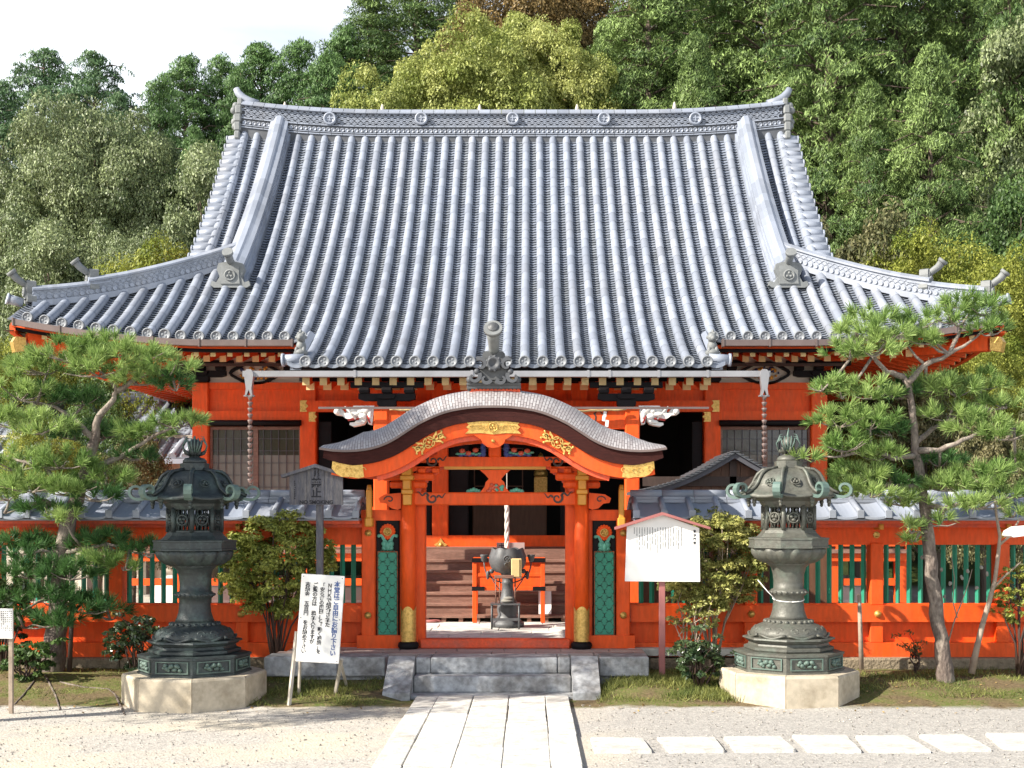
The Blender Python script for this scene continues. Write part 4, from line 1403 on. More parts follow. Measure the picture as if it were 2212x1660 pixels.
# gate columns, posts, lintels
ZG = 0.43
for s_ in (-1, 1):
    x = XG + s_ * 1.126
    c = MB(); c.tube([(x, 15.9, ZG + .10), (x, 15.9, 2.62)], .096, 24)
    col = c.build("gate_column", VERM, gate)
    c = MB()
    prof = []
    N = 24
    vs = []
    for k in range(N):
        a = 2 * math.pi * k / N
        zt = .50 + .06 * abs(math.cos(a * 2))
        for z in (ZG + .10, ZG + zt):
            vs.append((x + .102 * math.sin(a), 15.9 - .102 * math.cos(a), z))
    c._a(vs, [(2 * k, 2 * ((k + 1) % N), 2 * ((k + 1) % N) + 1, 2 * k + 1) for k in range(N)], True)
    c.build("gilt_column_foot", GOLD, col)
    c = MB(); c.lathe([(.10, .10), (.13, .08), (.14, .04), (.12, .0)], (x, 15.9, ZG), 20)
    c.build("black_base_stone", BLACK, col)
    c = MB()
    xi = XG + s_ * 1.0
    c.bbox(xi - .115 if s_ < 0 else xi - .08, xi + .08 if s_ < 0 else xi + .115, 16.0, 16.24, ZG, 2.62, .012)
    c.build("door_post", VERM, gate)
    # ochre bracket blocks on the column head
    c = MB()
    for (hw, z0, z1, d) in ((.055, 2.30, 2.44, .12), (.07, 2.44, 2.50, .16), (.05, 2.50, 2.62, .2), (.085, 2.62, 2.68, .2), (.06, 2.68, 2.80, .26), (.09, 2.80, 2.86, .3)):
        c.bbox(x - hw, x + hw, 15.9 - d - .06, 15.9 + .1, z0, z1, .01)
    c.build("ochre_bracket_arm", OCHRE, gate)
    c = MB()
    for (a0, a1, z0, z1) in ((-.34, .34, 2.62, 2.72), (-.24, .24, 2.52, 2.61), (-.42, .42, 2.78, 2.87)):
        c.bbox(x + a0, x + a1, 15.84, 15.98, z0, z1, .03)
    for q in (-.36, -.18, .18, .36):
        c.bbox(x + q - .05, x + q + .05, 15.81, 15.97, 2.72, 2.78, .01)
    c.build("bracket_arms", VERM, gate)
    nb = MB()          # nosing carved at the outer side
    o = [(.09, 2.46), (.30, 2.44), (.38, 2.39), (.36, 2.33), (.28, 2.32), (.22, 2.26), (.14, 2.24), (.09, 2.26)]
    o = [(x + s_ * a, b) for a, b in o]
    nb.prism(o[::-1] if s_ < 0 else o, 15.83, 15.97)
    nb_ = nb.build("beam_nosing", VERM, gate)
    sw = MB()
    sw.ribbon([(x + s_ * (.24 + .07 * (1 - t * .8) * math.cos(t * 5.5)), 2.37 + .055 * (1 - t * .8) * math.sin(t * 5.5)) for t in lin(0, 1, 12)], .016, 15.822, 15.832)
    sw.build("painted_swirl", WOOD_D, nb_)
lb = MB(); lb.bbox(XG - 1.12, XG + 1.12, 15.86, 16.02, 2.30, 2.467, .015)
low_beam = lb.build("lower_lintel", VERM, gate)
ub = MB()
arc = lin(-1.15, 1.15, 24)
ub.strip([(XG + x, 2.925 + .0 * x) for x in arc], [(XG + x, 2.80 - .09 * max(0, (abs(x) - .75) / .4) ** 1.3 + .0) for x in arc], 15.84, 15.98)
up_beam = ub.build("rainbow_beam", VERM, gate)
oc = MB(); oc.strip([(XG + x, 2.80) for x in lin(-.66, .66, 8)], [(XG + x, 2.765) for x in lin(-.66, .66, 8)], 15.835, 15.985)
oc.build("ochre_beam_soffit", OCHRE, gate)
sw = MB()
for s_ in (-1, 1):
    swirl(sw, XG + s_ * .86, 2.39, .42, -s_, 15.852, 15.861, .030)
    swirl(sw, XG + s_ * .86, 2.87, .46, -s_, 15.832, 15.841, .030)
sw.build("painted_swirls", WOOD_D, low_beam)
# curved inner arch and king post in the gable
ar = MB()
inner = [(-1.18, 2.90), (-1.0, 2.96), (-.85, 3.06), (-.65, 3.12), (-.4, 3.175), (-.2, 3.19), (0, 3.195), (.2, 3.19), (.4, 3.175), (.65, 3.12), (.85, 3.06), (1.0, 2.96), (1.18, 2.90)]
lower = [(-1.02, 2.89), (-.9, 2.925), (-.78, 2.975), (-.6, 3.025), (-.4, 3.065), (-.2, 3.08), (0, 3.085), (.2, 3.08), (.4, 3.065), (.6, 3.025), (.78, 2.975), (.9, 2.925), (1.02, 2.89)]
ar.strip([(XG + a, b) for a, b in inner], [(XG + a, b) for a, b in lower], 15.5, 15.6)
ar.strip([(XG + a, b + .10) for a, b in inner], [(XG + a * 1.02, b + .07) for a, b in lower], 15.3, 15.38)
ar.build("inner_arch", VERM, gate)
kp = MB(); kp.bbox(XG - .08, XG + .08, 15.80, 15.9, 2.925, 3.2, .015)
kp.build("king_post", VERM, gate)
bird_b = mat("blue_carving_paint", (.03, .06, .22), .5, .3, 20); bird_r = mat("red_carving_paint", (.55, .10, .05), .5, .3, 20)
for s_ in (-1, 1):
    cv = MB()
    for q in range(9):
        cv.ball((XG + s_ * (.13 + .03 * random.random()), 15.80, 2.96 + q * .022), .032 + .01 * random.random(), 7, 5, (1, .6, 1))
    for q in range(5):
        cv.ball((XG + s_ * (.2 + .06 * q), 15.80, 2.945 + .008 * (q % 2)), .028, 7, 5, (1.4, .6, .7))
    cb = cv.build("carved_bird", bird_b, gate)
    cv = MB()
    for (a, b) in ((.25, 3.01), (.42, 3.0), (.34, 2.97)):
        cv.ball((XG + s_ * a, 15.79, b), .035, 8, 5, (1.2, .6, .9))
    cv.build("carved_peony", bird_r, cb)
    cv = MB()
    for q in range(8):
        cv.ball((XG + s_ * (.2 + .04 * q), 15.79, 2.955 + .03 * random.random()), .022, 6, 4, (1.5, .5, .7))
    cv.build("carved_leaves", GREEN_L, cb)
# frog-leg strut above the lintel
fs_ = MB()
o = [(-.19, 2.468), (-.135, 2.54), (-.12, 2.60), (-.08, 2.64), (-.13, 2.70), (-.2, 2.76), (.2, 2.76), (.13, 2.70), (.08, 2.64), (.12, 2.60), (.135, 2.54), (.19, 2.468)]
fs_.prism([(XG + a, b) for a, b in o][::-1], 15.88, 15.98)
fr = fs_.build("frog_leg_strut", VERM, gate)
cv = MB()
for q in range(14):
    cv.ball((XG + random.uniform(-.09, .04), 15.875, 2.485 + random.uniform(0, .09)), .022, 6, 4, (1.2, .5, .9))
cv.build("carved_tiger", bird_r, fr)
cv = MB()
for q in range(10):
    cv.ball((XG + random.uniform(.0, .11), 15.872, 2.485 + random.uniform(0, .08)), .02, 6, 4, (1.2, .5, .9))
for s_ in (-1, 1):
    for q in range(5):
        cv.ball((XG + s_ * (.21 + .035 * q), 15.93, 2.475 + .012 * (2 - abs(q - 2))), .032, 7, 5, (1, .6, 1))
cv.build("carved_clouds", GREEN_L, fr)
cv_ = MB()
for s_ in (-1, 1):
    o = [(.62, 2.80), (1.03, 2.80), (1.03, 2.47), (.97, 2.47), (.93, 2.55), (.87, 2.60), (.86, 2.67), (.76, 2.70), (.72, 2.75)]
    o = [(XG + s_ * a, b) for a, b in o]
    cv_.prism(o if s_ > 0 else o[::-1], 15.90, 15.96)
cv_.build("curved_braces", VERM_OLD, gate)

# side bays with the green lattice panels
for s_ in (-1, 1):
    xa = PX(838, 16) if s_ < 0 else PX(1305, 16)
    fr = MB()
    fr.box(xa - .17, xa + .17, 16.02, 16.10, ZG + .1, 2.2)
    fr.box(xa - .33, xa - .17, 16.0, 16.14, ZG + .1, 2.2)
    fr.box(xa + .17, xa + .33, 16.0, 16.14, ZG + .1, 2.2)
    fr.box(xa - .40, xa + .40, 15.96, 16.2, ZG, ZG + .17)
    fr.box(xa - .35, xa + .35, 15.97, 16.17, 2.10, 2.24)
    fr.build("side_bay_frame", VERM, gate)
    bp = MB()
    bp.bbox(xa - .152, xa + .152, 15.985, 16.03, ZG + .12, 2.185, .03)
    pnl = bp.build("black_panel", BLACK, gate)
    gp = MB(); gp.bbox(xa - .135, xa + .135, 15.965, 15.992, ZG + .165, 1.70, .03)
    gp.build("panel_border", mat("russet_paint", (.33, .09, .03), .5, .2, 9), pnl)
    gp = MB(); gp.bbox(xa - .122, xa + .122, 15.952, 15.975, ZG + .18, 1.685, .03)
    gp_ = gp.build("green_panel", GREEN, pnl)
    lt = MB()
    zz = ZG + .22
    while zz < 1.62:
        for xo in (-.061, .061):
            for q in range(4):
                a0 = q * math.pi / 2
                lt.ribbon([(xa + xo + .03 * math.cos(a0) + .034 * math.cos(t), zz + .06 + .045 * math.sin(a0) + .034 * math.sin(t)) for t in lin(a0 - 1.4, a0 + 1.4, 5)], .009, 15.944, 15.953)
        zz += .155
    lt.build("cloud_lattice_relief", GREEN_L if False else mat("dark_green_paint", (.006, .09, .05), .5, .2, 9), gp_)
    ro = MB()
    zc = PZ(1149 if s_ < 0 else 1151, 16)
    ro.lathe([(.098, .0), (.098, -.02), (.06, -.03), (.001, -.03)], (xa, 15.985, zc), 22, 'Y')
    for q in range(16):
        a = q * math.pi / 8
        ro.ball((xa + .088 * math.cos(a), 15.965, zc + .088 * math.sin(a)), .019, 6, 4, (1, .6, 1))
    ro_ = ro.build("red_rosette", VERM, pnl)
    ro = MB()
    ro.lathe([(.055, .0), (.055, -.02), (.045, -.024), (.043, -.012), (.001, -.012)], (xa, 15.958, zc), 18, 'Y')
    for q in range(3):
        a = q * 2.094 + .0
        ro.ball((xa + .019 * math.sin(a), 15.94, zc + .019 * math.cos(a)), .016, 8, 5, (1, .5, 1))
    ro.build("gilt_crest", GOLD, ro_)
    lf = MB()
    for e in (-1, 1):
        lf.ribbon([(xa + e * (.02 + .1 * t), zc - .11 - .03 * math.cos(t * 5) + .05 * t) for t in lin(0, 1, 8)], [.05, .045, .04, .035, .03, .03, .03, .03, .02], 15.955, 15.985)
        lf.ball((xa + e * .115, 15.97, zc - .055), .024, 8, 5, (1, .6, 1))
        lf.ball((xa + e * .04, 15.965, zc - .16), .045, 8, 5, (1, .5, 1)); lf.ball((xa + e * .045, 15.965, zc - .215), .035, 8, 5, (1, .5, 1))
    lf.ball((xa, 15.96, zc - .19), .05, 8, 5, (.9, .5, 1.2))
    lf.build("green_leaf_carving", GREEN_L, pnl)
    # outer post with its ochre bracket
    xo = PX(796, 16) if s_ < 0 else PX(1346, 16)
    pp = MB(); pp.bbox(xo - .09, xo + .09, 15.98, 16.16, ZG, 2.24, .012)
    pp.build("outer_post", VERM, gate)
    ob = MB(); xx = PX(798 if s_ < 0 else 1342, 15.8)
    ob.bbox(xx - .035, xx + .035, 15.72, 15.84, 2.13, 2.50, .012)
    ob.bbox(xx - .05, xx + .05, 15.70, 15.86, 2.02, 2.14, .015)
    ob.tube([(xx, 15.78, 2.46), (xx, 15.78, 2.56)], [.04, .025], 8)
    ob.build("ochre_bracket", OCHRE, gate)
    for zz_ in (PZ(1152, 16), PZ(1329, 16)):
        k = MB(); k.lathe([(.045, .0), (.045, -.012), (.03, -.02), (.022, -.035), (.001, -.038)], (xo - s_ * 0, 15.98 - (.03 if zz_ < 1.5 else 0), zz_), 16, 'Y')
        k.build("gilt_nail_boss", GOLD, gate)
sl_ = MB(); sl_.bbox(XG - .98, XG + .98, 15.92, 16.12, ZG, ZG + .125, .015)
sl_.build("door_sill", VERM_OLD, gate)

# ------------------------------------------------------------------ roofed fence walls
def fence(name, x0, x1, posts, label, slats=True):
    f = thing(name, label, "fence wall", ((x0 + x1) / 2, 16.2, .3), "roofed vermilion fence walls beside the gate")
    b = MB()
    b.box(x0, x1, 16.12, 16.34, .30, .49)
    b.build("ground_beam", VERM, f)
    b = MB(); b.box(x0, x1, 16.08, 16.36, .765, .985); b.build("waist_rail", VERM, f)
    b = MB(); b.box(x0, x1, 16.14, 16.30, .985, 1.005); b.build("slat_sill", VERM, f)
    b = MB(); b.box(x0, x1, 16.22, 16.27, .49, .765); b.build("base_board", VERM, f)
    b = MB(); b.box(x0, x1, 16.15, 16.31, 1.78, 2.01); b.build("top_beam", VERM, f)
    b = MB(); b.box(x0, x1, 15.72, 16.72, 2.06, 2.10); b.box(x0, x1, 15.95, 16.5, 2.01, 2.06); b.build("eave_boarding", VERM_OLD, f)
    for xp in posts:
        b = MB(); b.bbox(xp - .085, xp + .085, 16.12, 16.32, .49, .765, .008)
        b.bbox(xp - .085, xp + .085, 16.11, 16.33, .985, 1.80, .01)
        b.build("post", VERM, f)
        b = MB(); b.bbox(xp - .03, xp + .03, 15.9, 16.16, 1.98, 2.06, .008); b.build("ochre_bracket", OCHRE, f)
        b = MB(); b.lathe([(.048, 0), (.048, -.012), (.034, -.03), (.015, -.045), (.001, -.047)], (xp, 16.08, .87), 16, 'Y')
        b.lathe([(.045, 0), (.045, -.012), (.035, -.014), (.03, -.004), (.001, -.01)], (xp, 16.15, 1.91), 14, 'Y')
        b.build("gilt_nail_cover", GOLD, f)
    sl_n = 0
    edges = sorted([x0] + [p for p in posts if x0 < p < x1] + [x1])
    for a, b_ in zip(edges[:-1], edges[1:]):
        n_ = int(round((b_ - a) / .149))
        for k in range(1, n_):
            x = a + (b_ - a) * k / n_
            if min(abs(x - p) for p in list(posts) + [99]) < .12: continue
            sl_n += 1
            m = MB()
            r_ = .033
            m.prism([(x - r_, 16.22), (x, 16.22 - r_), (x + r_, 16.22), (x, 16.22 + r_)], 1.0, 1.79, 'Z')
            m.build("green_slat", GREEN, f)
    # tile roof of the wall
    t = MB(); u = MB()
    nt_ = int((x1 - x0) / .34)
    for k in range(nt_ + 1):
        x = x0 + .03 + k * (x1 - x0 - .06) / nt_
        u.tube([(x, 15.60, 2.205), (x, 16.08, 2.385)], .038, 8)
        u.bbox(x - .045, x + .045, 15.575, 15.60, 2.13, 2.235, .012)
        u.tube([(x, 16.84, 2.205), (x, 16.36, 2.385)], .038, 8)
        if k < nt_:
            xb = x + (x1 - x0 - .06) / nt_
            for j in range(1):
                for (ya, za, yb, zb) in ((15.585, 2.148, 16.12, 2.35), (16.855, 2.148, 16.32, 2.35)):
                    n = 6
                    vs = []
                    for (Y, Z) in ((ya, za), (yb, zb)):
                        for q in range(n + 1):
                            uu = q / n
                            vs.append((x + (xb - x) * uu, Y, Z + .022 - .03 * (1 - (2 * uu - 1) ** 2)))
                    for q in range(n + 1):
                        vs.append((vs[q][0], vs[q][1], vs[q][2] - .028))
                    t._a(vs, [(q, q + 1, n + 2 + q, n + 1 + q) for q in range(n)] + [(2 * n + 2 + q, 2 * n + 3 + q, q + 1, q) for q in range(n)])
    t.box(x0, x1, 15.64, 16.80, 2.10, 2.125)
    for ya, yb in ((15.62, 16.2), (16.82, 16.24)):
        t._a([(x0, ya, 2.12), (x1, ya, 2.12), (x1, yb, 2.34), (x0, yb, 2.34)], [(0, 1, 2, 3)])
    ro = t.build("wall_roof", TILE, f)
    u.build("roll_tiles", TILE, ro)
    c = MB()
    x = x0
    while x < x1 - .02:
        xe = min(x + .42, x1)
        c.box(x + .003, xe - .003, 16.06, 16.38, 2.335, 2.375)
        c.box(x + .003, xe - .003, 16.09, 16.35, 2.378, 2.412)
        c.tube([(x + .003, 16.22, 2.445), (xe - .003, 16.22, 2.445)], .062, 12)
        x = xe
    c.build("ridge_roll", TILE, ro)
    return f
fence("fence_wall", -8.9, PX(786, 16.15), [PX(523 - 272 * k, 16.15) for k in range(4)], "red roofed fence wall with green slats, running left of the gate behind the dark lantern")
fence("fence_wall", PX(1362, 16.15), 6.75, [PX(1621 + 272 * k, 16.15) for k in range(3)], "red roofed fence wall with green slats, running right of the gate behind the slanting pine trunk")

# ------------------------------------------------------------------ ground, beds, platform, steps, paving
def gh(x, y):
    """height of the ground"""
    z = 0.0
    if 13.3 < y < 17:
        xe = 1.0
        if -1.75 < x < .95: xe = max(0, max((-1.55 - x), (x - .75)) / .2) if (x < -1.55 or x > .75) else 0
        z += min(1, (y - 13.6) / 1.6) * .16 * xe if y > 13.6 else 0
        z += .035 * math.exp(-((x - 1.2) ** 2 + (y - 14.6) ** 2) / .25)
        z += .04 * math.exp(-((x + 6.2) ** 2 + (y - 15.3) ** 2) / .5)
    if y >= 17: z = .16 if (abs(x) > 9) else .34
    if y > 38:
        t = y - 38
        t = min(t, 27 + max(0, min(x, 30)) * .9)
        z += t * (.56 + .006 * max(-12, min(14, x * .5))) * min(1, (t + 4) / 10)
    return z
gx = np.concatenate([np.linspace(-260, -14, 20), np.linspace(-12, 12, 97), np.linspace(14, 260, 20)])
gy = np.concatenate([np.linspace(-40, 8, 8), np.linspace(9, 17.4, 68), np.linspace(18, 36, 10), np.linspace(37, 260, 50)])
gm = MB()
m_ = len(gx)
gv = [(x, y, min(gh(x, y), 75.0) + (random.uniform(-.006, .006) if 13.6 < y < 16.4 else 0)) for y in gy for x in gx]
gm._a(gv, [(j * m_ + i, j * m_ + i + 1, (j + 1) * m_ + i + 1, (j + 1) * m_ + i) for j in range(len(gy) - 1) for i in range(m_ - 1)], True)
# ground material: gravel court in front, mossy soil bed by the fence, forest floor on the hill
gmat = bpy.data.materials.new("court_ground"); gmat.use_nodes = True
t_ = gmat.node_tree; b_ = t_.nodes["Principled BSDF"]; b_.inputs["Roughness"].default_value = .95; b_.inputs["Specular IOR Level"].default_value = .1
tcn = t_.nodes.new("ShaderNodeTexCoord"); sx = t_.nodes.new("ShaderNodeSeparateXYZ"); t_.links.new(tcn.outputs["Object"], sx.inputs[0])
def noise_(scale, det=5, src=None):
    n = t_.nodes.new("ShaderNodeTexNoise"); n.inputs["Scale"].default_value = scale; n.inputs["Detail"].default_value = det
    t_.links.new(tcn.outputs["Object"], n.inputs[0]); return n
def ramp_(src, a, b, lo=0.0, hi=1.0):
    r = t_.nodes.new("ShaderNodeMapRange"); r.inputs[1].default_value = a; r.inputs[2].default_value = b; r.inputs[3].default_value = lo; r.inputs[4].default_value = hi
    t_.links.new(src, r.inputs[0]); return r
def mix_(fac, a, b):
    m = t_.nodes.new("ShaderNodeMixRGB")
    t_.links.new(fac, m.inputs[0])
    for k, v in ((1, a), (2, b)):
        if isinstance(v, tuple): m.inputs[k].default_value = (*v, 1)
        else: t_.links.new(v, m.inputs[k])
    return m
vo = t_.nodes.new("ShaderNodeTexVoronoi"); vo.inputs["Scale"].default_value = 42
t_.links.new(tcn.outputs["Object"], vo.inputs[0])
sepc = t_.nodes.new("ShaderNodeSeparateColor"); t_.links.new(vo.outputs["Color"], sepc.inputs[0])
stones = mix_(ramp_(sepc.outputs[0], .0, 1.0).outputs[0], (.29, .28, .265), (.60, .565, .51))
sand = mix_(ramp_(noise_(9).outputs[0], .35, .65).outputs[0], (.53, .475, .375), (.62, .56, .45))
dirt = mix_(ramp_(noise_(.7, 4).outputs[0], .44, .60).outputs[0], stones.outputs[0], sand.outputs[0])
fine = mix_(ramp_(noise_(75, 2).outputs[0], .40, .56).outputs[0], (.30, .275, .24), (.58, .53, .46))
side_n = noise_(.5, 3)
sidex = t_.nodes.new("ShaderNodeMath"); sidex.operation = 'MULTIPLY_ADD'; sidex.inputs[1].default_value = 2.0
t_.links.new(side_n.outputs[0], sidex.inputs[0]); t_.links.new(sx.outputs[0], sidex.inputs[2])
greyer = mix_(ramp_(sidex.outputs[0], 1.0, 2.4).outputs[0], dirt.outputs[0], stones.outputs[0])
dk_ = t_.nodes.new("ShaderNodeMixRGB"); dk_.blend_type = 'MULTIPLY'; dk_.inputs[2].default_value = (.80, .825, .86, 1)
t_.links.new(ramp_(sidex.outputs[0], 1.0, 2.4).outputs[0], dk_.inputs[0]); t_.links.new(greyer.outputs[0], dk_.inputs[1])
dirt = dk_
court = t_.nodes.new("ShaderNodeMixRGB"); court.inputs[0].default_value = .28
t_.links.new(dirt.outputs[0], court.inputs[1]); t_.links.new(fine.outputs[0], court.inputs[2])
moss = mix_(ramp_(noise_(2.2, 5).outputs[0], .42, .58).outputs[0], (.115, .085, .05), (.10, .14, .03))
soil = mix_(ramp_(noise_(30, 3).outputs[0], .35, .7).outputs[0], moss.outputs[0], (.20, .155, .085))
hillc = mix_(ramp_(noise_(.5, 5).outputs[0], .4, .6).outputs[0], (.025, .030, .012), (.05, .065, .02))
# the bed's edge wanders a little
edge = t_.nodes.new("ShaderNodeMath"); edge.operation = 'MULTIPLY_ADD'
t_.links.new(noise_(1.6, 5).outputs[0], edge.inputs[0]); edge.inputs[1].default_value = .55; t_.links.new(sx.outputs[1], edge.inputs[2])
m1 = mix_(ramp_(edge.outputs[0], 13.93, 14.05).outputs[0], court.outputs[0], soil.outputs[0])
m2 = mix_(ramp_(sx.outputs[1], 16.3, 16.6).outputs[0], m1.outputs[0], court.outputs[0])
m3 = mix_(ramp_(sx.outputs[1], 33, 36).outputs[0], m2.outputs[0], hillc.outputs[0])
t_.links.new(m3.outputs[0], b_.inputs["Base Color"])
bu = t_.nodes.new("ShaderNodeBump"); bu.inputs["Distance"].default_value = .005
t_.links.new(vo.outputs["Distance"], bu.inputs["Height"]); t_.links.new(bu.outputs[0], b_.inputs["Normal"])
go = gm.build("ground", gmat); tag(go, kind="structure", label="pale gravel court with a mossy bed along the fence")

# low stone plinth under the fence
for nm, a, b in (("left", -8.9, PX(745, 15.9)), ("right", PX(1403, 15.9), 6.75)):
    s = MB()
    x = a
    while x < b - .05:
        xe = min(b, x + random.uniform(1.3, 2.1))
        s.bbox(x + .004, xe - .004, 15.95, 16.5, -.1, .30, .02)
        x = xe
    o = s.build("stone_kerb", STONE_B, None, ((a + b) / 2, 16, 0)); tag(o, kind="structure", label="rough beige stone plinth under the fence")

# platform: front wall stones, top paving
pf = MB()
ZT = .43
def stones(mb, cuts, y0, y1, z0, z1, b=.014):
    for a, c in zip(cuts[:-1], cuts[1:]):
        mb.bbox(a + .003, c - .003, y0, y1, z0, z1, b)
XS0, XS1 = PX(894.5, 14.75), PX(1234, 14.75)
XL, XR = PX(745, 14.95), PX(1403, 14.95)
stones(pf, [XS0, PX(930, 14.92), PX(1205, 14.92), XS1], 14.91, 15.35, .235, ZT)
stones(pf, [XS0, XS1], 14.64, 15.2, .04, .235)
stones(pf, [XS0 - .02, XS1 + .02], 14.36, 14.8, -.08, .045)
stones(pf, [XL - 1.0, XL - .1, PX(832, 14.95)], 14.97, 15.4, .19, ZT)
stones(pf, [XL - .6, PX(832, 14.95)], 15.03, 15.4, -.1, .185)
stones(pf, [PX(1294, 14.95), XR], 14.97, 15.4, .19, ZT)
stones(pf, [PX(1294, 14.95), XR - .1], 15.03, 15.4, -.1, .185)
o = pf.build("stone_steps", GRANITE, None, (XG, 14.9, 0)); tag(o, kind="structure", label="grey granite steps and retaining stones below the gate")
for a, b in ((PX(831, 14.5), XS0 - .004), (XS1 + .004, PX(1295, 14.5))):
    ck = MB()
    ck.prism([(14.26, -.02), (15.0, -.02), (15.0, ZT + .012), (14.93, ZT + .012), (14.26, .09)], a, b, 'X')
    o = ck.build("cheek_stone", GRANITE, None, ((a + b) / 2, 14.6, 0)); tag(o, kind="structure", label="sloping granite slab beside the steps")
tp = MB()
x = XL - 1.0
tp.m = 0
for (y0, y1) in ((15.36, 15.62), (15.63, 15.91)):
    x = XL - 1.0 + random.uniform(0, .3)
    while x < XR:
        xe = min(x + random.uniform(.45, .75), XR)
        tp.bbox(x + .004, xe - .004, y0, y1, ZT - .2, ZT + .003 * (y1 > 15.8), .006)
        x = xe
o = tp.build("gate_threshold_paving", PAVE_R, None, (XG, 15.6, 0)); tag(o, kind="structure", label="reddish stone paving strip in front of the gate")
fc = MB()
fc.box(PX(780, 16), PX(1366, 16), 15.93, 16.46, -.1, ZT - .014)
fc.box(-9, 7.2, 16.46, 24.0, -.1, ZT - .012)
yy = 15.94
while yy < 20.1:
    ye = yy + .62
    x = -3.2 + random.uniform(0, .6)
    while x < 2.6:
        xe = x + random.uniform(.62, 1.05)
        fc.bbox(x + .005, xe - .005, yy + .005, ye - .005, ZT - .1, ZT + random.uniform(-.003, .003), .008)
        x = xe
    yy = ye
o = fc.build("forecourt_paving", PAVE, None, (XG, 18, 0)); tag(o, kind="structure", label="pale stone paving inside the gate")

# approach path: five lanes of slabs
ap = MB()
lanes = [-1.335, -1.075, -.66, -.24, .177, .45]
for a, c in zip(lanes[:-1], lanes[1:]):
    y = 3.5 + random.uniform(0, 1)
    while y < 14.35:
        ye = min(14.36, y + random.uniform(.9, 1.7))
        if 14.36 - ye < .35: ye = 14.36
        j = lambda: random.uniform(-.010, .010)
        x0_, x1_ = a + .004 + j() * .5, c - .004 + j() * .5
        z = .045 + random.uniform(-.004, .004)
        ap.bbox(x0_, x1_, y + .003, ye - .003, -.06, z, .007)
        y = ye
o = ap.build("approach_path", PAVE, None, (-.44, 10, 0)); tag(o, kind="structure", label="straight paved path leading to the steps")
# stepping stones on the right
STEP = [(1276, 1593, 1385, 1593, 1408, 1621, 1284, 1621), (1420, 1592, 1541, 1591, 1564, 1620, 1446, 1621), (1564, 1591, 1684, 1589, 1718, 1619, 1589, 1620),
        (1712, 1587, 1829, 1588, 1861, 1621, 1747, 1620), (1847, 1589, 1956, 1588, 2010, 1621, 1876, 1620), (1985, 1587, 2084, 1586, 2143, 1617, 2042, 1618), (2128, 1583, 2212, 1583, 2280, 1614, 2170, 1614)]
names_ = ["first stepping stone beside the paved path", "second stepping stone from the paved path", "third stepping stone from the paved path", "middle stepping stone of the row of seven", "fifth stepping stone from the paved path", "sixth stepping stone, second from the right edge", "last stepping stone, cut by the right edge"]
for q, nm in zip(STEP, names_):
    c = []
    for k in range(4):
        py = q[2 * k + 1]; Y = 2.10 * F / (py - YV)
        c.append(((q[2 * k] - XV) / F * Y, Y))
    cx = sum(p[0] for p in c) / 4; cy = sum(p[1] for p in c) / 4
    s = MB()
    outl = []
    for k in range(4):
        a, b = c[k], c[(k + 1) % 4]
        for t in (.015, .35, .65, .985):
            outl.append((a[0] + (b[0] - a[0]) * t + random.uniform(-.008, .008), a[1] + (b[1] - a[1]) * t + random.uniform(-.008, .008)))
    s.prism(outl[::-1], -.08, .022, 'Z')
    inn = [(cx + (p[0] - cx) * .985, cy + (p[1] - cy) * .985) for p in outl]
    s.prism(inn[::-1], .0, .03, 'Z')
    o = s.build("stepping_stone", PAVE, None, (cx, cy, 0)); tag(o, nm, "stepping stone", "stepping stones across the gravel")
